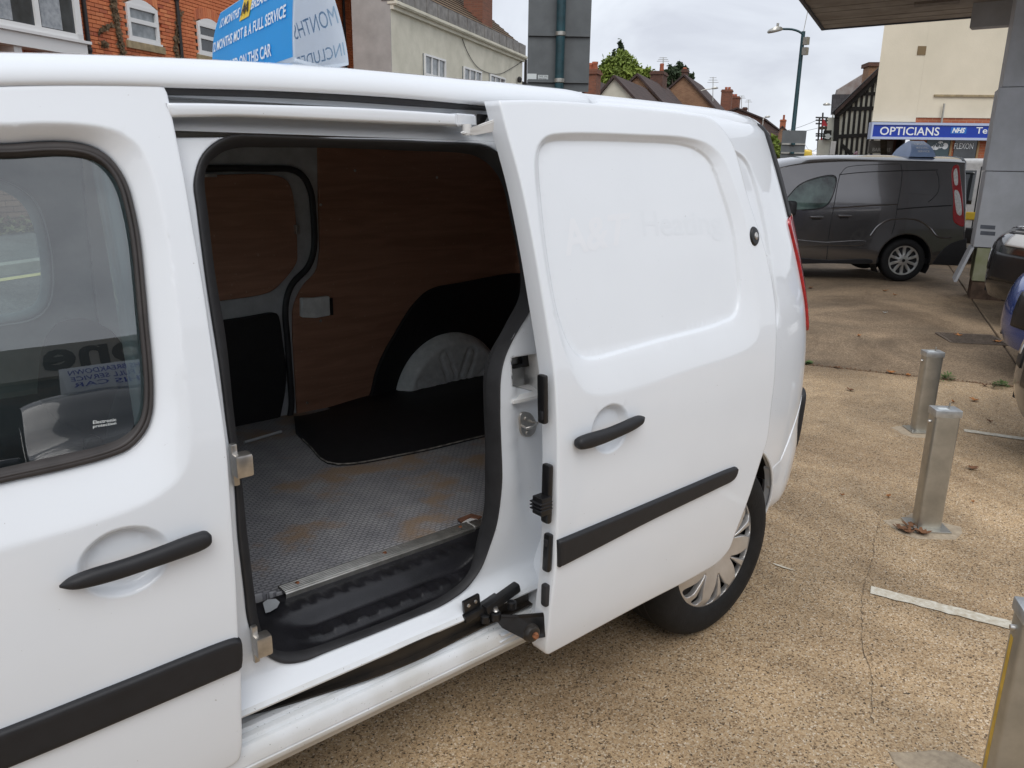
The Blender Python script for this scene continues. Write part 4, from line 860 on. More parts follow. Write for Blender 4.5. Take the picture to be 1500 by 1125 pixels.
# ribbed threshold strip
pr = [(.242, .538), (.240, .5555), (.243, .558)]
for k in range(5): y_ = .246+k*.0075; pr += [(y_, .5585), (y_+.0012, .561), (y_+.0046, .561), (y_+.0058, .5585)]
pr += [(.287, .5575), (.288, .549)]
th = extr('threshold_strip', pr, -1.412, -.838, M['alu'], van, nx=4, deg=25)
for x in (-1.37, -1.12, -.87): lathe('screw', [(0, .0025), (.004, .0025), (.006, 0)], M['rust'], th, 10, Matrix.Translation(Vector((x, .266, .5605))))
box('strip_end', (-.815, .262, .554), (.030, .040, .010), M['steel'], th, bev=.003)
# moulded step well
def wellz(u, v):
    e_ = np.minimum(sm((u+1.485)/.11), sm((-.850-u)/.11))
    prof = np.interp(v, [.045, .060, .075, .092, .106, .112, .118, .160, .166, .174, .186, .192, .240, .242], [.486, .494, .493, .482, .478, .480, .491, .495, .493, .503, .528, .535, .540, .546])
    rimz = np.interp(v, [.045, .06, .242], [.486, .496, .546])
    z = rimz*(1-e_)+prof*e_
    rib = (np.abs(((u*1.0) % .062)-.031) < .016)
    z = z+.0045*rib*sm((v-.120)/.004)*sm((.156-v)/.004)*e_+.0040*(np.abs((u % .044)-.022) < .012)*sm((v-.196)/.003)*sm((.230-v)/.003)*e_
    return z
wl = curve([(-1.52, .05), (-1.40, .047), (-1.0, .047), (-.86, .05), (-.81, .10), (-.79, .18), (-.79, .262, 'c'), (-1.1, .262), (-1.54, .262, 'c'), (-1.55, .15)], .012)
wlo = skin('step_well', wl, lambda u, v: np.stack([u, v, wellz(u, v)], -1), mat('step_plastic', (.015, .015, .018), .34, var=.35, vscale=14, bump=.10, bscale=240), van, grid=.0058, r=0, rim=.05, inn=(0, 0, -1))
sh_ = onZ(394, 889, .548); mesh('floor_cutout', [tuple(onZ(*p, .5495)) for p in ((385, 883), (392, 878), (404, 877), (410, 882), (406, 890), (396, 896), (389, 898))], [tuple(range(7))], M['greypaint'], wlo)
q = [onZ(*p, .556) for p in ((676, 764), (694, 757), (706, 766), (690, 774))]; prism('floor_cutout', q, (0, 0, -.01), M['white2'], wlo)
q = [onZ(*p, .5555) for p in ((670, 762), (690, 754), (706, 758), (701, 761), (688, 759), (676, 766))]; prism('chipped_edge', q, (0, 0, .004), mat('chipped_ply_edge', (.16, .07, .04), .9, var=.4, vscale=60), wlo)
# far wall: ply panel, liner, wheel box, far sliding door
FY = lambda y: (lambda x, z: y+0*np.asarray(x))
def plate(name, px, y, th, m, parent, r=.003, add=(), grid=.08, step=.015):
    L_ = curve(pxs(px, FY(y)) + list(add), step); return skin(name, L_, lambda u, v: np.stack([u, y+0*u, v], -1), m, parent, grid=grid, r=r, rim=th)
plw = plate('ply_panel', [(438, 640, 'c'), (433, 560), (429, 480), (431, 447), (445, 418), (463, 398), (468, 372), (467, 300), (466, 214, 'c')], 1.555, .01, M['ply'], van, add=[(.58, 1.66, 'c'), (.58, .50, 'c')])
plate('arch_liner', [(520, 620, 'c'), (543, 581), (552, 546), (565, 515), (579, 491), (593, 467), (607, 447), (625, 429), (641, 421), (673, 415), (753, 401)], 1.535, .012, M['darkliner'], van, add=[(.56, 1.03, 'c'), (.56, .52, 'c')], r=.004)
wc = (0.0, .50); wr_ = .300
def wbox(u, v):
    r_ = np.hypot(u-wc[0], v-wc[1]); y = 1.465+.06*sm((r_-wr_*.86)/(wr_*.18))
    th_ = np.arctan2(v-wc[1], u-wc[0])
    for a in (28, 68, 108, 152):
        a = math.radians(a); al = (u-wc[0])*math.cos(a)+(v-wc[1])*math.sin(a); ac = np.abs(-(u-wc[0])*math.sin(a)+(v-wc[1])*math.cos(a)); d = np.hypot(np.maximum(np.abs(al-.165)-.055, 0), ac)
        y = y+.010*np.exp(-((d-.024)/.0045)**2)
    return y+.008*np.exp(-((r_-.088)/.005)**2)
cl_ = np.array([(wc[0]+wr_*math.cos(a), wc[1]+wr_*math.sin(a)) for a in np.linspace(0, PI, 50)]+[(-wr_, .45), (wr_, .45)])
M['boxpaint'] = mat('scuffed_wheel_box_paint', (.78, .80, .80), .5, col2=(.60, .62, .62), vscale=26)
skin('wheel_box', resample(cl_, .012), lambda u, v: np.stack([u, wbox(u, v), v], -1), M['boxpaint'], van, grid=.010, r=0, rim=.05)
# black rubber liner folded over the far side of the floor
top = [onY(430, 612, 1.53), onY(480, 600, 1.53), onY(543, 585, 1.50), onY(620, 571, 1.45), onY(716, 553, 1.42)]; top.append(np.array([.5, 1.38, top[-1][2]+.0]))
bot = [onZ(433, 633, .556), onZ(452, 652, .556), onZ(490, 680, .556), onZ(600, 664, .556), onZ(720, 636, .556)]; bot.append(np.array([.5, bot[-1][1]-.08, .556]))
tpc = resample(_cr(np.array(top), False, .03), closed=False, n=40); btc = resample(_cr(np.array(bot), False, .03), closed=False, n=40)
rows = [btc+[0, 0, -.006], btc] + [btc*(1-t_)+tpc*t_+np.array([0, 0, .030*math.sin(PI*t_)]) for t_ in (.08, .2, .4, .6, .8)] + [tpc, tpc+[0, .1, 0]]
ln = loft('floor_liner', rows, M['darkliner'], van, closed=False, caps=False, deg=50)
tube('liner_edge', btc[2:34]+[0, -.001, .002], .0028, mat('scuffed_edge', (.30, .28, .25), .8, col2=(.03, .03, .03), vscale=40), ln, seg=5)
# far sliding door seen from inside
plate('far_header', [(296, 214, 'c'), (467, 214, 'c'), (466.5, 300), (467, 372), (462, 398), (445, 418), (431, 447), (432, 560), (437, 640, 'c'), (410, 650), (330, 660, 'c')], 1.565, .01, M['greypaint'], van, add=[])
sl = [(290, 247), (340, 246.5), (387, 247), (429, 249), (445, 260), (455, 281), (459, 313), (459.5, 367), (451, 391), (429, 415), (421, 433), (418, 455), (421, 500), (425, 553), (427, 593), (424, 615)]
tube('far_door_seal', [onY(*p, 1.555) for p in _cr(np.array(sl, float), False, 6)], .0125, M['rubber'], van, seg=10)
fdw = plate('far_door_lining', [(290, 257, 'c'), (397, 256), (419, 263), (427, 276), (433, 313), (436, 367), (435, 384), (413, 414), (395, 428), (310, 443, 'c')], 1.550, .012, M['ply'], van)
plate('far_door_panel', [(318, 471, 'c'), (370, 463), (400, 458), (407, 460), (410, 468), (416, 510), (420, 545), (418, 575), (411, 611, 'c'), (340, 640, 'c')], 1.548, .012, M['darkliner'], van)
box('far_door_catch', onY(434, 336, 1.548), (.018, .03, .035), M['steel'], fdw, bev=.003); box('far_door_clip', onY(307, 257, 1.546), (.05, .012, .012), M['steel'], fdw, bev=.002)
bq = [onY(*p, 1.53) for p in ((443, 437), (461, 437), (483, 434), (484, 462), (463, 466), (443, 465))]; prism('latch_cover', bq, (0, .03, 0), M['boxpaint'], plw, bev=.003)
q = onY(485.5, 449, 1.546); box('cover_slot', q, (.012, .006, .07), M['darkliner'], plw)
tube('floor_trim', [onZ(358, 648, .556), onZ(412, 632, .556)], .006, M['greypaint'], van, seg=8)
for (x, y) in ((470, 300), (470, 470), (520, 250), (640, 260), (560, 560), (474, 600), (450, 590)):
    q = onY(x, y, 1.5535); lathe('screw', [(0, .002), (.004, .002), (.006, 0)], M['steel'], plw, 8, Matrix.Translation(Vector(q)) @ Matrix.Rotation(PI/2, 4, 'X'))
# roof and tail linings; ceiling boards made pale to bounce light in
box('roof_lining', (-.99, .855, 1.672), (2.26, 1.36, .012), M['headliner'], van)
box('tail_lining', (.44, .855, 1.08), (.02, 1.24, 1.06), M['ply'], van)
box('cargo_ceiling', (-.55, .855, 1.655), (1.4, 1.30, .012), M['headliner'], van)
# seats
def seat(y, x0):
    sx = []
    for z, w_, d, xx in ((.72, .20, .05, x0-.14), (.78, .235, .085, x0-.12), (.86, .245, .095, x0-.105), (.96, .235, .095, x0-.085), (1.02, .21, .085, x0-.075), (1.06, .17, .06, x0-.07), (1.075, .12, .03, x0-.07)):
        a = np.linspace(0, 2*PI, 28, endpoint=False); c_, s_ = np.cos(a), np.sin(a); sq = lambda v: np.sign(v)*np.abs(v)**.55
        sx.append(np.stack([xx+sq(c_)*d, y+sq(s_)*w_, np.full(28, z)], -1))
    bk = loft('seat_back', sx, M['fabric'], van, deg=60)
    box('seat_base', (x0-.36, y, .76), (.50, .48, .14), M['fabric'], van, bev=.05, seg=4)
    box('seat_frame', (x0-.34, y, .62), (.40, .40, .16), M['black'], van, bev=.02)
    lathe('recliner_knob', [(0, .02), (.018, .019), (.024, .014), (.024, 0)], M['black'], bk, 20, Matrix.Translation(Vector((x0-.14, y-.25, .78))) @ Matrix.Rotation(PI/2, 4, 'X'))
seat(.44, -1.50); seat(1.24, -1.50)
box('dashboard', (-2.45, .855, .93), (.42, 1.45, .30), M['trim'], van, bev=.06, seg=4)
box('cab_floor', (-2.15, .855, .49), (1.1, 1.5, .04), M['darkliner'], van)
# ================================================================== roof sign on the van
M['signblue'] = mat('sign_blue', (0.0, 0.30, 0.72), 0.35, var=.04, vscale=4)
M['signwhite'] = mat('sign_white_plastic', (0.68, 0.72, 0.76), 0.4, var=.05, vscale=5)
M['signtext'] = mat('sign_white_print', (0.80, 0.84, 0.86), 0.4)
M['signyellow'] = mat('sign_yellow', (0.80, 0.55, 0.05), 0.4)
M['signghost'] = mat('sign_show_through', (0.42, 0.58, 0.70), 0.4)
M['ink'] = mat('black_print', (0.02, 0.02, 0.02), 0.5)
def roof_sign(name, label, P0, hd, L, D, ht, lf, lb):
    """bent plastic tent: printed front sheet, back sheet and a foot; P0 its near bottom corner, hd the heading of its far end"""
    P0 = np.asarray(P0, float); a = np.array([math.sin(hd), math.cos(hd), 0]); b = np.array([math.cos(hd), -math.sin(hd), 0])
    T = thing(name, label, 'roof sign', tuple(P0+a*L/2+b*D/2+[0, 0, -.02]), world=True)
    def edge(t, v): e = .10*np.clip((v-.5)/.5, 0, 1)**2.2; return e+(1-e-.015*v)*t
    def front(t, v, o=0.0): return P0+a*L*(1-edge(t, v))+b*(lf*v**1.6-o)+np.array([0, 0, ht*v])
    def back(t, v, o=0.0): return P0+a*L*(1-edge(t, v))+b*(D-lb*v**1.6+o)+np.array([0, 0, ht*v])
    def sheet(nm, f, m, o=0.0, q=0.0, vt=1.0):
        vs = np.linspace(q*1.6, vt, 16); ts = np.linspace(q, 1-q, 18); n = len(ts)
        return mesh(nm, [f(t, v, o) for v in vs for t in ts], [(i*n+j, i*n+j+1, (i+1)*n+j+1, (i+1)*n+j) for i in range(len(vs)-1) for j in range(n-1)], m, T)
    fr = sheet('front_sheet', front, M['signblue'], .002, .010, .985); sheet('front_border', front, M['signwhite']); bk_ = sheet('back_sheet', back, M['signwhite'])
    loft('top_fold', [np.array([front(t, 1.0), (front(t, 1)+back(t, 1))/2+[0, 0, .012], back(t, 1.0)]) for t in np.linspace(0, 1, 6)], M['signwhite'], T, closed=False, caps=False)
    secs = []
    for t in np.linspace(0, 1, 6):
        p = front(t, 0); q = back(t, 0); secs.append(np.array([p, (p+q)/2+[0, 0, -.012], q, q+[0, 0, -.006], (p+q)/2+[0, 0, -.020], p+[0, 0, -.006]]))
    loft('foot', secs, M['signwhite'], T, deg=50)
    for t in (.2, .8): box('magnet_foot', tuple((front(t, 0)+back(t, 0))/2+[0, 0, -.024]), (.09, .09, .016), M['trim'], T, bev=.003)
    fc = tuple(-b); mf = lambda t0, t1, v0, v1, o=.005: (lambda u, v: front(t0+(t1-t0)*u, v0+(v1-v0)*v, o))
    text('lettering', '12 MONTHS', mf(.10, .39, .76, .88), M['signtext'], fr, bold=.02, facing=fc)
    yl = mesh('yellow_badge', [front(t, v, .004) for t, v in ((.405, .70), (.405, .97), (.53, .97), (.53, .70))], [(0, 1, 2, 3)], M['signyellow'], fr)
    text('badge_letters', 'AA', mf(.42, .515, .76, .90, .006), M['ink'], yl, bold=.04, spacing=.8, facing=fc)
    text('lettering', 'BREAKDOWN', mf(.545, .92, .76, .88), M['signtext'], fr, bold=.02, facing=fc)
    text('lettering', '12 MONTHS MOT & A FULL SERVICE', mf(.03, .94, .46, .60), M['signtext'], fr, bold=.02, facing=fc)
    text('lettering', 'INCLUDED ON THIS CAR', mf(.12, .80, .10, .25), M['signtext'], fr, bold=.02, facing=fc)
    mb = lambda t0, t1, v0, v1: (lambda u, v: back(t1+(t0-t1)*u, v0+(v1-v0)*v, -.003))
    text('ghost_lettering', '12', mb(.50, .56, .42, .60), M['signghost'], bk_, facing=fc); text('ghost_lettering', 'MONTHS', mb(.60, .99, .42, .60), M['signghost'], bk_, facing=fc); text('ghost_lettering', 'INCLUDED', mb(.55, .99, .08, .22), M['signghost'], bk_, facing=fc)
    return T
tn = M['signwhite'].node_tree; pb_ = tn.nodes['Principled BSDF']; tl_b = tn.nodes.new('ShaderNodeBsdfTranslucent'); tl_b.inputs[0].default_value = (.85, .90, .95, 1); mxs = tn.nodes.new('ShaderNodeMixShader'); mxs.inputs[0].default_value = .55; om = [n for n in tn.nodes if n.type == 'OUTPUT_MATERIAL'][0]
tn.links.new(pb_.outputs[0], mxs.inputs[1]); tn.links.new(tl_b.outputs[0], mxs.inputs[2]); tn.links.new(mxs.outputs[0], om.inputs[0])
roof_sign('roof_sign', 'blue tent shaped dealer sign standing on the white van roof', onY(432, 85, .36), math.radians(8.6), .86, .125, .20, .022, .046)

# ================================================================== bollards
def bollard_at(px, py, label, rot, z=None, top=None, ht=.57):
    b_ = onG(px, py) if z is None else z
    T = thing('bollard', label, 'bollard', (b_[0], b_[1], float(g(b_[0], b_[1]))), rot, 'galvanised parking bollards')
    return T
def bollard_parts(T, ht):
    w_, d_ = .105, .075
    a = []
    prof = curve([(-w_/2, -d_/2+.008), (-w_/2+.008, -d_/2), (w_/2-.008, -d_/2), (w_/2, -d_/2+.008), (w_/2, d_/2-.008), (w_/2-.008, d_/2), (-w_/2+.008, d_/2), (-w_/2, d_/2-.008)], .006)
    post = loft('post', [np.column_stack([prof, np.full(len(prof), z)]) for z in (.012, ht-.03)], M['zinc'], T, deg=50)
    tube('weld_seam', [(.006, -d_/2-.0003, .02), (.006, -d_/2-.0003, ht-.035)], .0012, M['zinc'], post, seg=6)
    bm = bmesh.new(); bmbox(bm, (0, 0, .006), (.165, .145, .011), bev=.002); frombm('base_plate', bm, M['zinc'], T)
    cap = box('cap', (0, 0, ht-.014), (w_+.008, d_+.008, .034), mat('cap_zinc', (.52, .54, .55), .4, metal=.8, var=.15, vscale=30), T, bev=.006)
    box('cap_sticker', (-.018, -.014, ht+.0035), (.040, .026, .002), M['sticker'], cap); box('cap_tab', (.014, 0, ht+.012), (.004, .012, .030), M['zinc'], cap, bev=.001)
    for s_ in (-1, 1):
        lathe('fixing_bolt', [(0, .012), (.007, .012), (.008, .006), (.010, .003), (.010, 0)], M['zinc'], T, 8, Matrix.Translation(Vector((s_*.068, .045*s_, .011))))
    lathe('lock_stud', [(0, .014), (.006, .013), (.008, .008), (.008, 0)], M['steel'], T, 14, Matrix.Translation(Vector((-w_/2, 0, ht-.06))) @ Matrix.Rotation(-PI/2, 4, 'Y'))
    return T
rb = -YAW-.10
B1 = bollard_parts(bollard_at(1348, 631, 'galvanised square bollard standing near the weeds in the concrete joint', rb+.06), .515)
B2 = bollard_parts(bollard_at(1356, 772, 'galvanised square bollard with dead leaves heaped at its base plate', rb+.02), .565)
q3 = onZ(1532, 902, .585)
B3 = bollard_parts(bollard_at(0, 0, 'galvanised square bollard with a yellow reflective strip down one side', rb-.16, z=q3+np.array([.035, .01, 0])), .585)
box('yellow_strip', (-.054, .004, .27), (.004, .018, .46), mat('yellow_reflector', (.62, .40, .05), .5, var=.2, vscale=20), B3)
for T, s_ in ((B1, 3), (B2, 5), (B3, 8)):
    c_ = T.location; gslab('cement_collar', blob((c_.x-.02, c_.y), .125, .7, seed=s_, sx=1.25, ang=-.6), .0025, M['cement'], forecourt, grid=.06, rim=.004, r=.003)
gslab('cement_collar', blob(onG(1370, 1125)[:2], .085, .9, seed=12, sx=1.5, ang=-.6), .003, M['cement'], forecourt, grid=.05, rim=.004, r=.003)

ck = np.array([onG(x, y)[:2] for x, y in ((1292, 755), (1281, 790), (1279, 815), (1268, 850), (1262, 885), (1263, 915), (1262, 940), (1268, 962), (1274, 980), (1278, 1003), (1276, 1035), (1279, 1062))]); ck = _cr(ck, False, .02); ck = ck+rng.normal(0, .0022, ck.shape)
Vc = []; Fc = []
for i, c_ in enumerate(ck):
    w_ = .0010+.0013*rng.random(); Vc += [(c_[0]-w_, c_[1], float(g(*c_))+.003), (c_[0]+w_, c_[1], float(g(*c_))+.003)]
Fc = [(2*i, 2*i+1, 2*i+3, 2*i+2) for i in range(len(ck)-1)]
mesh('crack', Vc, Fc, M['earth'], forecourt, smooth=False)
# ================================================================== small things on the ground
M['leaf'] = mat('dead_leaf', (.36, .15, .045), .8, var=.5, vscale=14); M['leaf2'] = mat('dead_leaf_dark', (.16, .075, .035), .85, var=.4, vscale=14); M['weed'] = mat('weed_green', (.075, .13, .03), .7, var=.4, vscale=20)
def leaf(px, py, size, seed, label='curled brown dead leaf lying on the forecourt', p=None, m=None):
    rr = np.random.default_rng(seed); q = onG(px, py) if p is None else p
    n = 18; a = np.linspace(0, 2*PI, n, endpoint=False); rad = size*(.55+.45*np.abs(np.cos(2.5*a))**.8)*(.85+.3*rr.random(n))
    X = rad*np.cos(a); Y = rad*np.sin(a)*.7; Zc = .010+.35*X*X/size+.25*np.abs(Y)+rr.normal(0, .002, n); an = rr.random()*6.3
    V = [(0, 0, .004)]+[(x*.5, y*.5, .006+z*.3) for x, y, z in zip(X, Y, Zc)]+[(x, y, max(z, .004)) for x, y, z in zip(X, Y, Zc)]
    V = [(q[0]+x*math.cos(an)-y*math.sin(an), q[1]+x*math.sin(an)+y*math.cos(an), float(g(q[0], q[1]))+z) for x, y, z in V]
    F = [(0, 1+i, 1+(i+1) % n) for i in range(n)]+[(1+i, 1+n+i, 1+n+(i+1) % n, 1+(i+1) % n) for i in range(n)]
    o = mesh('fallen_leaf', V, F, m or M['leaf']); return tag(o, label, 'leaf', 'dead leaves on the forecourt')
LV = [(1246, 573, .035), (1427, 588, .035), (1396, 590, .02), (1424, 688, .035), (1301, 729, .017), (1233, 727, .013), (1176, 603, .016), (1404, 493, .05), (1460, 502, .05), (1187, 423, .05), (1296, 427, .05), (1311, 433, .04), (1227, 540, .03), (1305, 547, .04), (1330, 551, .03), (1450, 619, .02), (1160, 602, .012), (1490, 571, .03), (1442, 566, .03), (1258, 493, .03), (1425, 737, .012)]
LL = {7: 'big dead leaf lying on the drain grating', 8: 'pale dead leaf at the end of the drain grating', 3: 'orange crumpled leaf between the bollard and the parked cars', 0: 'orange leaf lying alone between the white van and the bollards', 9: 'leaf lying under the grey van side', 11: 'leaf lying just behind the grey van wheel', 16: 'tiny leaf beside the white van bumper', 1: 'orange leaf lying beyond the white parking line', 13: 'leaf caught in the concrete joint left of the bollard', 17: 'leaf caught in the joint beside the low green weed'}
for i, (x, y, s_) in enumerate(LV): leaf(x, y, s_, 40+i, LL.get(i, 'curled brown dead leaf lying on the forecourt'), m=M['leaf'] if i % 3 else M['leaf2'])
for i in range(6):
    p = np.array(B2.location)+np.array([-.10+rng.normal(0, .02), .03+rng.normal(0, .03), 0]); leaf(0, 0, .035, 90+i, 'dark dead leaf in the heap against the bollard foot', p=p, m=M['leaf2'])
o = leaf(1296, 459, .03, 77, 'small white scrap of paper lying on the stained concrete', m=M['sticker']); o.name = 'paper_scrap'; o['category'] = 'litter'; del o['group']
def weed(px, py, r_, seed, label):
    rr = np.random.default_rng(seed); q = onG(px, py); V = []; F = []
    for k in range(70):
        a = rr.random()*6.28; b_ = rr.random()**.6*r_; h = rr.random()*r_*.7+.01; l_ = .012+.012*rr.random(); wv = l_*.4
        c = np.array([q[0]+b_*math.cos(a)*1.5, q[1]+b_*math.sin(a)*.7, q[2]+h*(1-b_/r_*.6)]); d = np.array([math.cos(a), math.sin(a), .5*rr.random()])*l_; e_ = np.cross(d, (0, 0, 1)); e_ = e_/np.linalg.norm(e_)*wv
        n0 = len(V); V += [c-d, c+e_, c+d, c-e_]; F.append((n0, n0+1, n0+2, n0+3))
        if k < 22:
            n0 = len(V); V += [np.array([q[0], q[1], q[2]-.005]), c, c+[.002, 0, 0]]; F.append((n0, n0+1, n0+2))
    return tag(mesh('weed', V, F, M['weed'], smooth=False), label, 'weed')
weed(1385, 556, .085, 1, 'leafy green weed growing in the joint behind the bollard'); weed(1464, 567, .075, 2, 'low green weed growing in the joint by the parked cars'); weed(1184, 533, .03, 3, 'tiny green weed in the joint beside the white van')
# litter of soil and leaf crumbs along the joint
V = []; F = []
for k in range(900):
    t_ = rng.random()*4.2-.3; c = J0+jd*t_+jn*rng.normal(0, .016); s_ = .003+.008*rng.random()**2; z = float(g(*c))+.003
    a = rng.random()*6.28; d = np.array([math.cos(a), math.sin(a), .3])*s_; e_ = np.array([-math.sin(a), math.cos(a), .5])*s_*.7; c3 = np.array([c[0], c[1], z]); n0 = len(V); V += [c3-d, c3+e_, c3+d, c3-e_+[0, 0, s_]]; F += [(n0, n0+1, n0+2), (n0, n0+2, n0+3)]
tag(mesh('joint_litter', V, F, M['leaf2'], smooth=False), 'crumbled leaves and soil lying along the concrete joint', 'litter', kind='stuff')
# drain grating
dq = [onG(*p) for p in ((1382, 489), (1462, 493), (1466, 507), (1386, 501))]; dc = sum(dq)/4; du = (dq[1]-dq[0]); dl = np.linalg.norm(du[:2]); an = math.atan2(du[1], du[0]); dv = np.linalg.norm((dq[3]-dq[0])[:2])
D = thing('drain_grating', 'rusty slotted drain grating set in the stained concrete', 'drain', (dc[0], dc[1], float(g(dc[0], dc[1]))), an)
M['iron'] = mat('cast_iron', (.13, .10, .075), .7, var=.4, vscale=20)
for s_ in (-1, 1): box('frame_bar', (0, s_*dv/2, .004), (dl, .03, .014), M['iron'], D); 
for s_ in (-1, 1): box('frame_end', (s_*dl/2, 0, .004), (.03, dv, .013), M['iron'], D)
box('sump', (0, 0, .0015), (dl, dv, .003), M['darkliner'], D)
nb_ = 20
for k in range(nb_): box('grate_bar', (-dl/2+(k+.5)*dl/nb_, 0, .006), (dl/nb_*.55, dv*.98, .010), M['iron'], D)

# ================================================================== generic vehicles
def hub_wheel(parent, c, rt, rr, wd, spokes, sgn=-1, local=True, m=None):
    Mw_ = Matrix.Translation(Vector(c)) @ Matrix.Rotation(sgn*-PI/2, 4, 'X')
    lathe('tyre', [(rr-.01, 0), (rr+.01, .008), (rr+.04, .012), (rt-.02, .002), (rt-.006, -.014), (rt, -.04), (rt, -wd+.03), (rt-.03, -wd), (rr, -wd)], M['tyre'], parent, 40, Mw_, 50)
    hs_ = []
    for k in range(spokes):
        a0 = 2*PI*k/spokes; h_ = PI/spokes*.68
        hs_.append(curve([((rr*r_)*math.cos(a0+t_*h_), (rr*r_)*math.sin(a0+t_*h_)) for r_, t_ in ((.34, -.45), (.60, -.75), (.84, -.95), (.88, 0), (.84, .95), (.60, .75), (.34, .45), (.30, 0))], .014))
    ci_ = np.linspace(0, 2*PI, 60, endpoint=False)
    hm = lambda u, v: np.array([tuple(Mw_ @ Vector((a, b, .004-.018*math.exp(-((math.hypot(a, b)-rr*.6)/(rr*.3))**2)))) for a, b in zip(u, v)])
    rim_ = skin('rim', np.stack([rr*np.cos(ci_), rr*np.sin(ci_)], -1), hm, m or M['alloy'], parent, holes=hs_, grid=.03, r=.004, rim=.03, hole_rim=.03, hole_r=.003)
    lathe('brake_disc', [(0, -.05), (rr*.98, -.05)], M['darkliner'], parent, 30, Mw_)
    for k in range(5): a = 2*PI*k/5+.3; lathe('wheel_nut', [(0, .012), (.009, .012), (.011, 0)], M['steel'], rim_, 6, Mw_ @ Matrix.Translation(Vector((rr*.21*math.cos(a), rr*.21*math.sin(a), 0))))
    lathe('hub_badge', [(0, .014), (.022, .012), (.026, 0)], M['black'], rim_, 16, Mw_)
def carshape(T, outline, w_, arches, paint, zbot, nose=.22, tail=.10, tum=.13, zbelt=.95, glass=None, crown=.03, lower=None):
    """body from its side outline: two side sheets with wheel arches and a sheet bridging them over bonnet, roof and tail.
    outline runs front bottom -> over the top -> rear bottom; returns the bridging map (s in 0..1 along the outline, t across)"""
    O = curve([p for p in outline], .05, closed=False); xf_, xr_ = O[:, 0].min(), O[:, 0].max()
    wz = lambda z: w_-tum*sm((np.asarray(z)-zbelt)/(O[:, 1].max()-zbelt+.25))*1.0-.05*sm((.45-np.asarray(z))/.3)
    def plan_(x, a):                                # rounding of nose and tail in plan
        fr_ = sm((xf_+.75-x)/.75); rr_ = sm((x-(xr_-.5))/.5); return nose*fr_*np.abs(a)**2.4-tail*rr_*np.abs(a)**2.4
    tg = np.gradient(O, axis=0); tg /= np.maximum(np.linalg.norm(tg, axis=1), 1e-9)[:, None]; nrm = np.stack([-tg[:, 1], tg[:, 0]], -1)
    if nrm[len(O)//2, 1] < 0: nrm = -nrm
    L = np.r_[0, np.cumsum(np.linalg.norm(np.diff(O, axis=0), axis=1))]; L /= L[-1]
    def B(s, a, off=0.0):
        x = np.interp(s, L, O[:, 0]); z = np.interp(s, L, O[:, 1]); nx = np.interp(s, L, nrm[:, 0]); nz_ = np.interp(s, L, nrm[:, 1])
        d = off-.055*np.abs(a)**7+crown*(1-a*a)*np.clip(nz_, 0, 1)
        return np.array([x+nx*d+plan_(x, a), a*float(wz(z)), z+nz_*d])
    A = np.linspace(-1, 1, 25); V = [B(s, a) for s in L for a in A]; k = len(A); F = []; fm = []
    for i in range(len(L)-1):
        for j in range(k-1):
            F.append((i*k+j, i*k+j+1, (i+1)*k+j+1, (i+1)*k+j))
            sm_ = (L[i]+L[i+1])/2; am = abs((A[j]+A[j+1])/2); fm.append(1 if glass and any(g0 <= sm_ <= g1 and am < .86 for g0, g1 in glass) else 0)
    top_ = mesh('body_shell', V, F, None, T, mats=[paint, M['carglass']], fm=fm); 
    if top_.data.polygons[len(F)//2].normal.z < 0: top_.data.flip_normals()
    # sides
    Oi = O-nrm*.055
    lp = [(p[0], p[1]) for p in Oi[::2]]
    bot_ = []
    xs_ = sorted(arches, key=lambda q: -q[0])
    for (xc, zc, r_) in xs_:
        t0 = math.asin(max(-1, min(1, (zbot-zc)/r_)))
        bot_ += [(xc+r_*math.cos(t), zc+r_*math.sin(t)) for t in np.linspace(t0, PI-t0, 18)]
    loop = resample(np.array(lp+bot_), .035)
    for sg in (-1, 1):
        def mp3(u, v, sg=sg):
            y = wz(v); return np.stack([u+np.where(True, plan_(u, np.ones_like(u)), 0), sg*y, v], -1)
        skin('side_panel', loop, mp3, paint, T, grid=.10, r=.012, rim=.06, inn=(0, -sg, 0))
    for (xc, zc, r_) in arches:
        for sg in (-1, 1):
            Va = []; 
            for t in np.linspace(-.5, PI+.5, 20):
                for yy in (w_-.03, w_-.32): Va.append((xc+(r_+.01)*math.cos(t), sg*yy, zc+(r_+.01)*math.sin(t)))
            Va += [(xc, sg*(w_-.32), zc)]; Fa = [(2*i, 2*i+2, 2*i+3, 2*i+1) for i in range(19)]+[(2*i+1, 2*i+3, 40) for i in range(19)]
            mesh('arch_liner', Va, Fa, M['darkliner'], T)
    box('underbody', ((xf_+xr_)/2, 0, zbot+.05), (xr_-xf_-.5, 2*w_-.3, .08), M['darkliner'], T)
    return B, wz, plan_
def patch(name, B, s0, s1, a0, a1, off, m, parent, ns=8, na=10, shape=None):
    V = []; F = []
    for i in range(ns+1):
        for j in range(na+1):
            u, v = j/na, i/ns
            if shape: u, v = shape(u, v)
            V.append(B(s0+(s1-s0)*v, a0+(a1-a0)*u, off))
    for i in range(ns):
        for j in range(na): k = na+1; F.append((i*k+j, i*k+j+1, (i+1)*k+j+1, (i+1)*k+j))
    o = mesh(name, V, F, m, parent)
    c = sum((p.normal*p.area for p in o.data.polygons), Vector()); q = Vector(B((s0+s1)/2, (a0+a1)/2, off+.05))-Vector(B((s0+s1)/2, (a0+a1)/2, off))
    if c.dot(q) < 0: o.data.flip_normals()
    sol = o.modifiers.new('t', 'SOLIDIFY'); sol.thickness = max(off*1.2, .004); sol.offset = -1
    return o
M['carglass'] = mat('dark_car_glass', (.012, .016, .018), .04, spec=.8)
M['lampglass'] = mat('headlamp', (.60, .62, .64), .08, metal=.3, coat=1, var=.35, vscale=18)
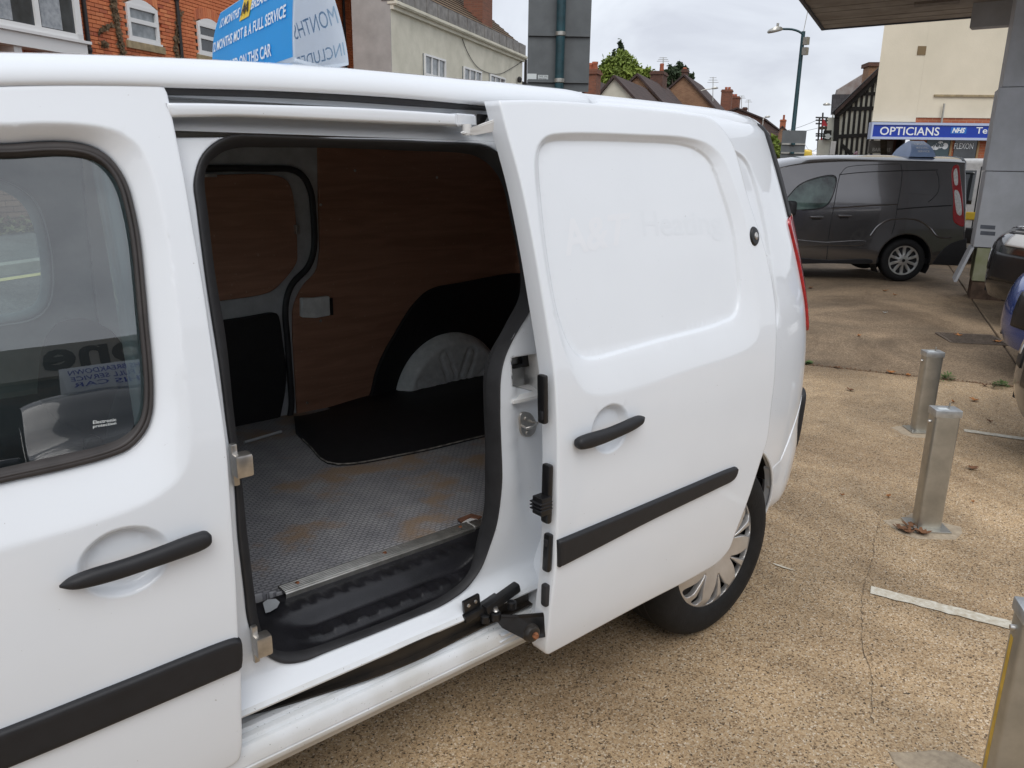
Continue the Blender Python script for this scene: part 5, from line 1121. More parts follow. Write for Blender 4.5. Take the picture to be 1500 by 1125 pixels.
M['plate_w'] = mat('plate_white', (.72, .72, .70), .4); M['plate_y'] = mat('plate_yellow', (.70, .48, .04), .4)
def paint(name, c, metal=.4, rough=.3): return mat(name, c, rough, metal=metal, coat=1.0, var=.06, vscale=3)
HATCH = [(-.86, .22), (-.90, .32), (-.90, .48), (-.87, .62), (-.80, .74), (-.66, .82), (-.30, .92), (.15, 1.00), (.42, 1.05), (.75, 1.22), (1.15, 1.41), (1.5, 1.47), (2.0, 1.48), (2.5, 1.44), (2.85, 1.36), (3.05, 1.18), (3.18, .95), (3.22, .60), (3.16, .28)]
SUV = [(-.86, .28), (-.90, .40), (-.90, .58), (-.88, .76), (-.82, .90), (-.66, .99), (-.25, 1.07), (.15, 1.12), (.40, 1.17), (.72, 1.38), (1.05, 1.57), (1.45, 1.64), (2.0, 1.65), (2.6, 1.61), (3.0, 1.52), (3.25, 1.20), (3.34, .9), (3.36, .60), (3.28, .32)]
def car(name, label, loc, rot, outline, paint_, w_=.89, group=None, plate=None, plate_text='', suv=False, grille=M['black'], wheels=True, price=None, fog=True, cat='car', chrome=False):
    T = thing(name, label, cat, loc, rot, group)
    B, wz, pf = carshape(T, outline, w_, [(0, .33, .375), (2.55, .33, .375)], paint_, .24 if not suv else .28, nose=.34, tail=.15, glass=[(.44 if not suv else .45, .585 if not suv else .585)])
    z = lambda i: i
    patch('lower_grille', B, .035, .085, -.5 if fog else -.36, .5 if fog else .36, .008, grille, T); gr_ = patch('grille', B, .125, .185, -.50, .50, .008, grille, T)
    for k in range(4): patch('grille_slat', B, .130+k*.014, .134+k*.014, -.48, .48, .013, M['steel'] if chrome else M['trim'], gr_, ns=1)
    for sg in (-1, 1):
        a0, a1 = (.54, .955) if sg > 0 else (-.955, -.54)
        patch('headlamp', B, .155, .225, a0, a1, .010, M['lampglass'], T, shape=(lambda u, v: (u, v*(.55+.45*(u if True else 1)))) if sg > 0 else (lambda u, v: (u, v*(.55+.45*(1-u)))))
        if not fog: continue
        fg = patch('fog_recess', B, .050, .100, .70*sg-.12, .70*sg+.12, .006, M['darkliner'], T); patch('fog_lamp', B, .062, .088, .70*sg-.045, .70*sg+.045, .012, M['lampglass'], fg, ns=4, na=4)
    if plate:
        pl = patch('number_plate', B, .098, .122, -.29, .29, .016, plate, T)
        if plate_text: text('plate_text', plate_text, lambda u, v: B(.101+.018*v, .26-.52*u, .022), M['ink'], pl, bold=.02)
    # side glass
    if not suv: sg_ = [(.52, 1.02), (.95, 1.25), (1.25, 1.37), (1.6, 1.41), (2.1, 1.41), (2.55, 1.34), (2.75, 1.22), (2.72, 1.06), (2.2, 1.02), (1.2, 1.0)]
    else: sg_ = [(.55, 1.16), (.85, 1.36), (1.15, 1.51), (1.6, 1.57), (2.2, 1.57), (2.7, 1.50), (2.95, 1.36), (2.9, 1.20), (2.2, 1.16), (1.2, 1.13)]
    for sg in (-1, 1):
        L_ = curve(sg_, .06)
        skin('side_window', L_, lambda u, v, sg=sg: np.stack([u, sg*(wz(v)+.004), v], -1), M['carglass'], T, grid=.2, r=.004, rim=.01, inn=(0, -sg, 0))
        for x in (.75, 1.65, 2.5): tube('door_seam', [(x, sg*(float(wz(z_))+.001), z_) for z_ in np.linspace(.32, 1.0, 8)], .004, M['darkliner'], T, seg=5)
        box('door_mirror', (.72, sg*(w_+.07), 1.08 if not suv else 1.2), (.12, .16, .11), paint_, T, bev=.04, seg=3)
        box('sill_trim', (1.27, sg*(w_-.035), .30), (1.7, .05, .10), M['trim'], T, bev=.015)
        if wheels:
            for x in (0, 2.55): hub_wheel(T, (x, sg*(w_-.035), .315), .315, .215, .20, 5 if not suv else 6, sgn=-1 if sg < 0 else 1)
        patch('tail_lamp', B, .86, .93, .72*sg-.2, .72*sg+.2, .008, M['red'], T)
    if price:
        text('price', price, lambda u, v: B(.50+.030*v, .38-.76*u, .010), M['signtext'], T, bold=.02, facing=None)
    return T

# ---- grey van
gvp = atdepth(1320, 413, 12.30); GH = 134.0
gz0 = float(g(gvp[0], gvp[1]))
GW = Wall((gvp[0], gvp[1]), GH)
grot = math.radians(90-GH)
gv = thing('grey_van', 'dark grey panel van with silver alloy wheels parked by the canopy', 'van', (gvp[0]-.915*math.sin(grot), gvp[1]+.915*math.cos(grot), gz0), grot)
M['greymet'] = paint('dark_grey_metallic', (.155, .150, .152), .8, .22)
def gpx(pts): return [((lambda q: (q[0], q[1]-gz0))(GW.uv(*p[:2]))) + tuple(p[2:]) for p in pts]
# local frame: x to the rear, y away from us, side sheet at y = 0; shift so that carshape's half width fits
out = [(-3.90, .28), (-3.95, .45), (-3.94, .70), (-3.86, .92), (-3.60, 1.06), (-3.25, 1.16), (-2.98, 1.24), (-2.55, 1.52), (-2.15, 1.70), (-1.75, 1.80), (-1.2, 1.855), (-.5, 1.87), (.2, 1.865), (.70, 1.855), (.84, 1.835), (.86, 1.70), (.92, 1.25), (.96, .95), (.99, .72), (.99, .50), (.92, .30)]
gb = gv
GB, gwz, gpf = carshape(gb, out, .915, [(0, .33, .40), (-3.06, .33, .40)], M['greymet'], .26, nose=.35, tail=.10, tum=.15, zbelt=1.05, glass=[(.235, .36)])
gside = lambda u, v, o=0.0: np.stack([u, -(gwz(v)+o), v], -1)
def gskin(name, px, o, m, parent=gb, r=.006, rim=None, grid=.12):
    L_ = curve(gpx(px), .03); return skin(name, L_, lambda u, v: gside(u, v, o), m, parent, grid=grid, r=r, rim=rim or max(o, .004))
def gline3(name, px, rad=.005, m=None, o=.001, parent=gb):
    P = np.array(gpx(px)); P = _cr(P, False, .05) if len(P) > 2 else resample(P, .08, closed=False); return tube(name, [gside(np.array([u]), np.array([v]), o)[0] for u, v in P], rad, m or M['darkliner'], parent, seg=6)
M['cabglass'] = mat('cab_glass', (.16, .24, .22), .05, col2=(.012, .018, .018), vscale=2.6, spec=.7)  # teal lights and darks painted on the pane to suggest the cab inside
gw_ = gskin('cab_window', [(1150, 306), (1153, 290), (1172, 272), (1196, 262), (1222, 258), (1226, 261), (1220, 284), (1213, 298), (1203, 304), (1175, 307)], .005, M['cabglass'])
gline3('window_rim', [(1153, 290), (1172, 271), (1196, 261), (1223, 257), (1227, 261), (1221, 285), (1213, 299), (1203, 305), (1175, 308)], .007, M['trim'], .005)
gline3('door_seam', [(1233, 255), (1228, 272), (1220, 310), (1214, 345), (1211, 382)]); gline3('door_seam', [(1233, 256), (1242, 246), (1255, 243), (1290, 241), (1322, 240)], .004)
gline3('door_seam', [(1324, 241), (1325, 250), (1321, 275), (1315, 300), (1310, 330), (1306, 343)]); gline3('panel_crease', [(1232, 256), (1260, 253), (1300, 251), (1378, 249)], .006)
gline3('panel_crease', [(1376, 251), (1378, 262), (1376, 280), (1368, 290), (1360, 296)], .005); gline3('door_rail', [(1314, 306.5), (1350, 303.5), (1394, 301)], .009)
gline3('shoulder_line', [(1218, 305), (1260, 302), (1316, 299)], .012, M['greymet'], -.004)
gl_ = gskin('side_moulding', [(1150, 352), (1210, 354), (1268, 353), (1266, 358), (1210, 360), (1150, 360)], .012, M['greymet']); gskin('sill_trim', [(1150, 379), (1215, 381), (1278, 381), (1279, 385), (1215, 386), (1150, 384)], .012, M['trim'])
gline3('arch_crease', [(1275, 345), (1285, 332), (1300, 323), (1322, 320), (1345, 323), (1362, 334), (1374, 347), (1394, 348)], .014, M['greymet'], -.002)
gskin('bumper_side', [(1366, 388, 'c'), (1376, 371), (1392, 357), (1416, 349, 'c'), (1416, 390, 'c')], .004, M['trim'])
tl_ = gskin('tail_lamp', [(1398, 252), (1402, 243), (1408, 241), (1410, 262), (1411, 300), (1411, 332), (1404, 330), (1397, 324), (1397, 290)], .014, M['red']); M['clearlamp'] = mat('clear_lens', (.70, .70, .70), .1, coat=1.0, var=.2, vscale=40)
gskin('clear_lens', [(1401, 250), (1405, 246), (1406, 262), (1404, 272), (1401, 272)], .018, M['clearlamp'], tl_); gskin('clear_lens', [(1400, 278), (1404, 279), (1408, 300), (1407, 316), (1402, 314), (1399, 300)], .018, M['clearlamp'], tl_)
for (x, y) in ((1196, 318), (1237, 316)):
    p = np.array(gpx([(x, y)])[0]); q = gside(p[:1], p[1:], .022)[0]; box('door_handle', (float(q[0]), float(q[1]), float(q[2])), (.20, .025, .035), M['greymet'], gb, bev=.010, seg=3); q = gside(p[:1], p[1:], .003)[0]; box('handle_recess', (float(q[0]), float(q[1]), float(q[2])-.01), (.13, .012, .06), M['darkliner'], gb, bev=.005)
p = np.array(gpx([(1186, 303)])[0]); box('door_mirror', (float(p[0])-.30, -1.02, float(p[1])-.02), (.12, .22, .22), M['trim'], gb, bev=.05, seg=3)
patch('rear_glass', GB, .80, .875, -.84, -.06, .006, M['carglass'], gb); patch('rear_glass', GB, .80, .875, .06, .84, .006, M['carglass'], gb); patch('number_plate', GB, .915, .935, -.28, .28, .010, M['plate_y'], gb)
patch('white_door_edge', GB, .77, .80, -.92, .92, .012, M['signwhite'], gb)
hub_wheel(gb, (0, -.885, .33), .33, .235, .21, 10); hub_wheel(gb, (-3.06, -.885, .33), .33, .215, .21, 10); hub_wheel(gb, (0, .885, .33), .33, .215, .21, 10, sgn=1); hub_wheel(gb, (-3.06, .885, .33), .33, .215, .21, 10, sgn=1)
def sheetbox(T, P, m): pass
M['signpale'] = mat('pale_blue_sign', (.30, .42, .66), .4, var=.06, vscale=6)
gs = thing('roof_sign', 'pale blue tent shaped sign standing on the grey van roof', 'roof sign', (gvp[0], gvp[1], gz0), grot)
A_ = gpx([(1342, 236), (1356, 211), (1378, 211), (1382, 231)]); u0, u1, u2, u3 = [a[0] for a in A_]; zt_ = 1.872
secs = []
for v, dx in ((0, 0), (.25, .10), (.5, .24), (.75, .40), (1, .60)):
    hx0 = u0+(u1-u0)*(dx/.6); hx1 = u3+(u2-u3)*(dx/.6); yy = .34*(1-v**2.2)+.015
    secs.append(np.array([(hx0, .62-yy, zt_+.24*v), (hx1, .62-yy, zt_+.24*v), (hx1, .62+yy, zt_+.24*v), (hx0, .62+yy, zt_+.24*v)]))
gsb = loft('tent_sheet', secs, M['signpale'], gs, deg=50)
for k in range(3): text('lettering', ('12 MONTHS', 'MOT & A FULL', 'SERVICE')[k], (lambda u, v, k=k: ((u1+.02)+(u2-u1-.04)*u, .62-(.34*(1-(.72-.22*k+.12*v)**2.2)+.015)-.006, zt_+.24*(.72-.22*k+.12*v))), M['signtext'], gsb, bold=.02)

wv = atdepth(1425, 300, 15.6); wrz = math.radians(90-247); wv_ = thing('parked_white_van', 'white van parked beyond the grey van, tail towards us', 'van', (wv[0], wv[1], float(g(wv[0], wv[1]))), wrz)
WB, wwz, _wp = carshape(wv_, [(x, z*1.03) for x, z in out], .915, [(0, .33, .40), (-3.06, .33, .40)], M['white2'], .26, nose=.35, tail=.08, tum=.15, zbelt=1.05, glass=[(.235, .36)])
for a_ in (-1, 1): patch('tail_glass', WB, .80, .885, .44*a_-.36, .44*a_+.36, .008, M['carglass'], wv_); patch('tail_lamp', WB, .84, .92, .93*a_-.06, .93*a_+.06, .010, M['red'], wv_)
patch('door_gap', WB, .79, .96, -.012, .012, .004, M['darkliner'], wv_); patch('number_plate', WB, .905, .925, -.30, .30, .012, M['plate_y'], wv_); patch('bumper', WB, .945, .985, -.95, .95, .02, M['trim'], wv_)
for x in (0, -3.06):
    for s_ in (-1, 1): hub_wheel(wv_, (x, s_*.885, .33), .33, .215, .21, 6, sgn=-1 if s_ < 0 else 1)
# ---- cars parked on the right
def face(px, py, back=0.0): return onG(px, py)
cf = np.array([-.80, .60])                    # where their noses point
crot = math.atan2(-cf[1], -cf[0])             # local +x runs to the tail
def park(nx, ny, depth, lat):
    p = atdepth(nx, ny, depth); return p
def carloc(px, depth, lateral, nose=.90):
    p = atdepth(px, 420, depth); c = np.array([p[0], p[1]])-cf*nose; s = np.array([cf[1], -cf[0]]); c = c+s*lateral; return (c[0], c[1], float(g(c[0], c[1])))
car('black_suv', 'glossy black off-roader parked nose out beside the canopy pillar', carloc(1479, 8.5, 0.0), crot, SUV, paint('black_gloss', (.012, .012, .013), .2, .2), .92, suv=True, plate=M['plate_w'], chrome=True)
car('blue_car', 'metallic blue hatchback with a white front number plate', carloc(1530, 6.0, 0.0), crot, HATCH, paint('blue_metallic', (.016, .065, .32), .5, .25), plate=M['plate_w'], plate_text='LB63 KHT', fog=False)
car('dark_car', 'dark hatchback beside the parking line, only its front corner near the bollards', carloc(1602, 3.9, 0.0), crot, HATCH, paint('dark_silver', (.055, .055, .058), .5, .3), plate=M['plate_w'], plate_text='1')
# ================================================================== canopy with its clad pillar
M['soffit'] = mat('grimy_soffit_board', (.46, .42, .37), .8, col2=(.30, .26, .22), vscale=2.2); M['fasciagrey'] = mat('canopy_edge', (.09, .10, .12), .6, var=.2, vscale=6)
M['clad'] = mat('painted_cladding', (.46, .48, .51), .55, col2=(.36, .375, .39), vscale=2.5); M['cladgreen'] = mat('mossy_cladding', (.24, .26, .14), .85, col2=(.33, .33, .24), vscale=5); M['plinth'] = mat('rusty_plinth', (.10, .065, .045), .9, var=.4, vscale=9)
CZ = 3.90
c1 = onZ(1208, 42, CZ); c2 = onZ(1490, 19, CZ); c0_ = onZ(1178, 0, CZ)
ce = (c2-c1)/np.linalg.norm(c2-c1); cl2 = (c0_-c1)/np.linalg.norm(c0_-c1)
cn = thing('canopy', 'forecourt canopy with grimy boarded underside held up by a clad pillar', 'canopy', (c1[0], c1[1], 0), world=True)
LX, LY = 9.0, 5.6
nb_ = 14
for k in range(nb_):
    w0 = LY*k/nb_+.008; w1 = LY*(k+1)/nb_-.008; dz = .006*(k % 3)
    hexa('soffit_board', [c1+cl2*w0+[0, 0, dz], c1+cl2*w0+ce*LX+[0, 0, dz], c1+cl2*w1+ce*LX+[0, 0, dz], c1+cl2*w1+[0, 0, dz]]+[c1+cl2*w0+[0, 0, .03], c1+cl2*w0+ce*LX+[0, 0, .03], c1+cl2*w1+ce*LX+[0, 0, .03], c1+cl2*w1+[0, 0, .03]], M['soffit'], cn)
hexa('deck', [c1+[0, 0, .03], c1+ce*LX+[0, 0, .03], c1+ce*LX+cl2*LY+[0, 0, .03], c1+cl2*LY+[0, 0, .03], c1+[0, 0, .55], c1+ce*LX+[0, 0, .55], c1+ce*LX+cl2*LY+[0, 0, .55], c1+cl2*LY+[0, 0, .55]], M['fasciagrey'], cn)
e_ = .05
hexa('end_fascia', [c1-ce*e_+[0, 0, -.03], c1-ce*.004+[0, 0, -.03], c1-ce*.004+cl2*LY+[0, 0, -.03], c1-ce*e_+cl2*LY+[0, 0, -.03], c1-ce*e_+[0, 0, .56], c1-ce*.004+[0, 0, .56], c1-ce*.004+cl2*LY+[0, 0, .56], c1-ce*e_+cl2*LY+[0, 0, .56]], M['fasciagrey'], cn)
hexa('front_fascia', [c1-cl2*e_-ce*e_+[0, 0, -.02], c1-cl2*e_+ce*LX+[0, 0, -.02], c1-cl2*.004+ce*LX+[0, 0, -.02], c1-cl2*.004-ce*e_+[0, 0, -.02], c1-cl2*e_-ce*e_+[0, 0, .57], c1-cl2*e_+ce*LX+[0, 0, .57], c1-cl2*.004+ce*LX+[0, 0, .57], c1-cl2*.004-ce*e_+[0, 0, .57]], M['fasciagrey'], cn)
l0 = onZ(1372, 6, CZ-.03); hexa('soffit_light', [l0+np.array(a)*1.0 for a in [ce*-.30-cl2*.12, ce*.30-cl2*.12, ce*.30+cl2*.12, ce*-.30+cl2*.12]]+[l0+np.array(a)+[0, 0, .04] for a in [ce*-.30-cl2*.12, ce*.30-cl2*.12, ce*.30+cl2*.12, ce*-.30+cl2*.12]], mat('light_box', (.20, .17, .14), .6, var=.3, vscale=10), cn)
# pillar: stacked cladding panels round a post
PB = atdepth(1432, 436, 10.6); pgz = float(g(PB[0], PB[1]))
PW = Wall((PB[0], PB[1]), 156.0); pdp = .62
def pbox(name, u0, u1, z0, z1, o0, o1, m, bev=.0): return hexa(name, [PW.P(u0, z0, o1), PW.P(u1, z0, o1), PW.P(u1, z0, o0), PW.P(u0, z0, o0), PW.P(u0, z1, o1), PW.P(u1, z1, o1), PW.P(u1, z1, o0), PW.P(u0, z1, o0)], m, cn, bev=bev)
ub = PW.uv(1426, 360)[0]; pw = 1.5
zz = [PW.uv(1432, y)[1] for y in (432, 412, 362, 250, 128, 20)]
pbox('pillar_core', ub+.10, ub+pw-.1, pgz-.1, CZ, -.50, -.06, M['plinth']); pbox('plinth', ub+.06, ub+pw, pgz-.05, zz[1], -.55, -.03, M['plinth']); pbox('lower_cladding', ub+.05, ub+pw, zz[1], zz[2]-.01, -.57, -.01, M['cladgreen'], .006)
pbox('cladding_panel', ub, ub+pw, zz[2], zz[3]-.008, -.62, .0, M['clad'], .006); pbox('cladding_panel', ub-.01, ub+pw, zz[3], zz[4]-.008, -.63, .01, M['clad'], .006); pbox('cladding_panel', ub+.02, ub+pw, zz[4], CZ+.02, -.60, .0, M['clad'], .006)
bent = [PW.P(ub-.02, zz[2]-.01, .0), PW.P(ub-.02, zz[2]-.01, -.50), PW.P(ub-.16, zz[1]-.03, -.50), PW.P(ub-.16, zz[1]-.03, .02)]
prism('bent_cladding', bent, PW.d*.035, M['clad'], cn, bev=.004)
for y in (332, 341): u_, z_ = PW.uv(1436, y); hexa('tape_patch', [PW.P(u_, z_-.025, .003), PW.P(u_+.17, z_-.03, .003), PW.P(u_+.17, z_-.03, .0), PW.P(u_, z_-.025, 0), PW.P(u_, z_+.025, .003), PW.P(u_+.17, z_+.02, .003), PW.P(u_+.17, z_+.02, 0), PW.P(u_, z_+.025, 0)], M['fasciagrey'], cn)
bq = [onZ(*p, CZ-.30) for p in ((1424, 42), (1484, 38))]
bw = Wall((onZ(1424, 42, CZ-.32)[0], onZ(1424, 42, CZ-.32)[1]), math.degrees(math.atan2(ce[0], ce[1])))
hexa('beam', [bw.P(0, CZ-.34, .25), bw.P(3.2, CZ-.34, .25), bw.P(3.2, CZ-.34, 0), bw.P(0, CZ-.34, 0), bw.P(0, CZ-.004, .25), bw.P(3.2, CZ-.004, .25), bw.P(3.2, CZ-.004, 0), bw.P(0, CZ-.004, 0)], M['clad'], cn)

# ================================================================== masonry materials and helpers for buildings
def brickmat(name, c1_, c2_, mor, w_=.225, h_=.075, var=.2):
    m = bpy.data.materials.new(name); m.use_nodes = True; t = m.node_tree; b = t.nodes['Principled BSDF']; b.inputs['Roughness'].default_value = .9; nn = t.nodes.new; L = t.links.new
    uv = nn('ShaderNodeUVMap'); uv.uv_map = 'wall'; br = nn('ShaderNodeTexBrick'); br.inputs['Scale'].default_value = 1; br.inputs['Brick Width'].default_value = w_; br.inputs['Row Height'].default_value = h_; br.inputs['Mortar Size'].default_value = .006; br.inputs['Mortar Smooth'].default_value = .3; br.inputs['Bias'].default_value = -.1
    br.inputs['Color1'].default_value = (*c1_, 1); br.inputs['Color2'].default_value = (*c2_, 1); br.inputs['Mortar'].default_value = (*mor, 1)
    n = nn('ShaderNodeTexNoise'); n.inputs['Scale'].default_value = 1.3; n.inputs['Detail'].default_value = 8; rp = nn('ShaderNodeValToRGB'); rp.color_ramp.elements[0].position = .3; rp.color_ramp.elements[0].color = (1-var, 1-var, 1-var, 1); rp.color_ramp.elements[1].position = .7; rp.color_ramp.elements[1].color = (1.05, 1.05, 1.05, 1)
    mx = nn('ShaderNodeMix'); mx.data_type = 'RGBA'; mx.blend_type = 'MULTIPLY'; mx.inputs[0].default_value = 1; bp = nn('ShaderNodeBump'); bp.inputs['Strength'].default_value = .6; bp.inputs['Distance'].default_value = .01; bp.invert = True
    L(uv.outputs[0], br.inputs[0]); L(uv.outputs[0], n.inputs[0]); L(n.outputs[0], rp.inputs[0]); L(br.outputs['Color'], mx.inputs[6]); L(rp.outputs[0], mx.inputs[7]); L(mx.outputs[2], b.inputs['Base Color']); L(br.outputs['Fac'], bp.inputs['Height']); L(bp.outputs[0], b.inputs['Normal'])
    return m
def uvwall(o):
    """metric box-projected coordinates so that courses run level on every face"""
    me = o.data; uv = me.uv_layers.new(name='wall')
    for p in me.polygons:
        n = p.normal; d = Vector((-n.y, n.x, 0)); d = d.normalized() if d.length > 1e-6 else Vector((1, 0, 0)); v2 = Vector((0, 0, 1)) if abs(n.z) < .95 else Vector((0, 1, 0))
        for li in p.loop_indices: co_ = me.vertices[me.loops[li].vertex_index].co; uv.data[li].uv = (co_.dot(d), co_.dot(v2))
    return o
def tilemat(name, ca, cb, row, wd):
    m = brickmat(name, ca, cb, tuple(np.array(ca)*.35), wd, row, .3); return m
M['brick_red'] = brickmat('red_brickwork', (.44, .135, .06), (.36, .10, .048), (.46, .28, .17))
M['mortar'] = mat('sandy_mortar', (.60, .37, .22), .95, var=.15, vscale=9)
def objrand(name, cols, rough=.85):
    m = bpy.data.materials.new(name); m.use_nodes = True; t = m.node_tree; b = t.nodes['Principled BSDF']; b.inputs['Roughness'].default_value = rough; oi = t.nodes.new('ShaderNodeObjectInfo'); rp = t.nodes.new('ShaderNodeValToRGB'); el = rp.color_ramp.elements
    while len(el) < len(cols): el.new(.5)
    for i, c in enumerate(cols): el[i].position = i/(len(cols)-1); el[i].color = (*c, 1)
    t.links.new(oi.outputs['Random'], rp.inputs[0]); n = t.nodes.new('ShaderNodeTexNoise'); n.inputs['Scale'].default_value = 25; mx = t.nodes.new('ShaderNodeMix'); mx.data_type = 'RGBA'; mx.blend_type = 'OVERLAY'; mx.inputs[0].default_value = .35
    t.links.new(rp.outputs[0], mx.inputs[6]); t.links.new(n.outputs[0], mx.inputs[7]); t.links.new(mx.outputs[2], b.inputs['Base Color']); return m
M['bricks'] = objrand('red_bricks', [(.58, .165, .070), (.66, .21, .085), (.50, .13, .058), (.70, .25, .105), (.40, .105, .055)])
M['bricks2'] = objrand('dull_brown_bricks', [(.19, .105, .075), (.25, .14, .10), (.16, .085, .065), (.29, .17, .12)])
M['brick_or'] = brickmat('orange_brickwork', (.33, .185, .105), (.26, .135, .078), (.34, .26, .18)); M['brick_dk'] = brickmat('sooty_brickwork', (.14, .065, .045), (.10, .05, .038), (.10, .08, .06))
M['brick_md'] = brickmat('aged_brickwork', (.26, .10, .06), (.18, .075, .05), (.20, .14, .10)); M['upvc'] = mat('white_window_frame', (.76, .76, .75), .4); M['stone'] = mat('stone_sill', (.34, .27, .16), .85, var=.25, vscale=8); M['pane'] = mat('window_pane', (.10, .12, .13), .05, spec=.7, col2=(.30, .32, .33), vscale=3.5); M['paned'] = mat('window_pane_dark', (.035, .040, .045), .05, spec=.7, var=.4, vscale=3)
M['iron_p'] = mat('black_downpipe', (.020, .018, .018), .5); M['cream'] = mat('cream_render', (.74, .67, .53), .9, col2=(.66, .60, .47), vscale=.8, bump=.3, bscale=25); M['cream2'] = mat('old_cream_stucco', (.72, .69, .58), .9, col2=(.58, .56, .46), vscale=1.5, bump=.4, bscale=12)
M['greyrend'] = mat('grey_cement_render', (.40, .385, .37), .9, var=.12, vscale=2, bump=.2, bscale=30); M['tile_br'] = tilemat('brown_roof_tiles', (.20, .135, .075), (.15, .10, .06), .30, .30); M['tile_dk'] = tilemat('dark_plain_tiles', (.085, .055, .048), (.06, .042, .04), .20, .18); M['slate'] = tilemat('grey_slates', (.11, .105, .11), (.085, .08, .085), .22, .25)
M['terracotta'] = mat('terracotta_pot', (.34, .10, .05), .8, var=.2, vscale=6); M['lead'] = mat('weathered_parapet', (.16, .15, .145), .8, col2=(.30, .29, .27), vscale=4); M['timber'] = mat('black_timber', (.014, .013, .013), .7, var=.3, vscale=5); M['plaster'] = mat('white_plaster', (.66, .66, .58), .85, var=.08, vscale=2)
def wb(W, name, u0, u1, z0, z1, o0, o1, m, parent, bev=0.0, uv=False, flank=None):
    if flank is not None:
        e_ = np.array([math.sin(math.radians(flank)), math.cos(math.radians(flank)), 0])*(o1-o0); f_ = [W.P(u0, z0, o1), W.P(u1, z0, o1), W.P(u1, z1, o1), W.P(u0, z1, o1)]
        o = prism(name, f_, e_, m, parent); return uvwall(o) if uv else o
    o = hexa(name, [W.P(u0, z0, o1), W.P(u1, z0, o1), W.P(u1, z0, o0), W.P(u0, z0, o0), W.P(u0, z1, o1), W.P(u1, z1, o1), W.P(u1, z1, o0), W.P(u0, z1, o0)], m, parent, bev=bev)
    return uvwall(o) if uv else o
def window(W, u0, u1, z0, z1, parent, cols=1, rows=(1,), fw=.06, rec=.0, pane=None, sill=None, arch=0.0):
    """framed window on a wall: frame bars, one pane per light, sill"""
    f = wb(W, 'window', u0, u1, z0, z1, rec-.06, rec-.03, pane or M['pane'], parent)
    for (a, b, c, d) in ((u0, u0+fw, z0, z1), (u1-fw, u1, z0, z1), (u0+fw, u1-fw, z0, z0+fw), (u0+fw, u1-fw, z1-fw, z1)): wb(W, 'frame_bar', a, b, c, d, rec-.028, rec+.02, M['upvc'], f)
    tot = sum(rows); zc = z0
    for r_ in rows[:-1]: zc += (z1-z0)*r_/tot; wb(W, 'transom', u0+fw, u1-fw, zc-fw*.55, zc+fw*.55, rec-.028, rec+.016, M['upvc'], f)
    for k in range(1, cols): uc = u0+(u1-u0)*k/cols; wb(W, 'mullion', uc-fw*.4, uc+fw*.4, z0+fw, z1-fw, rec-.028, rec+.012, M['upvc'], f)
    if sill: wb(W, 'sill', u0-.10, u1+.12, z0-.17, z0-.03, -.02, .06, sill, f); wb(W, 'sill_nose', u0-.04, u1+.06, z0-.03, z0+.012, -.02, .05, M['upvc'], f)
    if arch:
        n = 10; pts = [W.P(u0+(u1-u0)*i/n, z1+arch*math.sin(PI*i/n)*1.0, 0) for i in range(n+1)]; prism('arched_head', pts, W.n*.03, M['upvc'], f)
        for i in range(13):
            t0 = (i+.06)/13; t1 = (i+.94)/13; P0 = lambda t, h: W.P(u0-.06+(u1-u0+.12)*t, z1+.02+arch*math.sin(PI*min(max(t, .0), 1))+h, 0)
            prism('arch_brick', [P0(t0, 0), P0(t1, 0), P0(t1, .21), P0(t0, .21)], W.n*.012, M['bricks'], f)
    return f
_bm = {}
def brick_mesh(key, sz, m):
    if key in _bm: return _bm[key]
    bm = bmesh.new(); bmbox(bm, (0, 0, 0), sz, bev=.004, seg=1); me = bpy.data.meshes.new('brick'); bm.to_mesh(me); bm.free(); me.materials.append(m); _bm[key] = me; return me
def bricks(W, u0, u1, z0, z1, parent, m, keep, limit=300, key='b', prio=None, uw=.225, zh=.075):
    """coursed bricks on a wall plane: the ones that show largest are objects, the rest one joined part"""
    rows = []; rot = math.atan2(W.d[1], W.d[0]); cells = []
    for i in range(int((z1-z0)/zh)):
        zc = z0+(i+.5)*zh; off = (i % 2)*uw/2
        for k in range(int((u1-u0)/uw)+1):
            uc = u0+off+k*uw
            if keep(uc, zc): cells.append((uc, zc))
    cells.sort(key=lambda c: (prio(c) if prio else 0)); me = brick_mesh(key, (uw-.011, .05, zh-.011), m); V = []; F = []
    bv = [tuple(v.co) for v in me.vertices]; bf = [tuple(p.vertices) for p in me.polygons]
    for i, (uc, zc) in enumerate(cells):
        P = W.P(uc, zc, -.018+rng.normal(0, .0015))
        if i < limit:
            o = bpy.data.objects.new('brick', me); o.rotation_euler = (0, 0, rot+rng.normal(0, .004)); o.location = P; link(o, parent)
        else:
            n0 = len(V); c_, s_ = math.cos(rot), math.sin(rot); V += [(P[0]+x*c_-y*s_, P[1]+x*s_+y*c_, P[2]+z) for x, y, z in bv]; F += [tuple(a+n0 for a in f) for f in bf]
    if V: tag(mesh('brickwork', V, F, m, parent, smooth=False), kind='stuff')
    return len(cells)

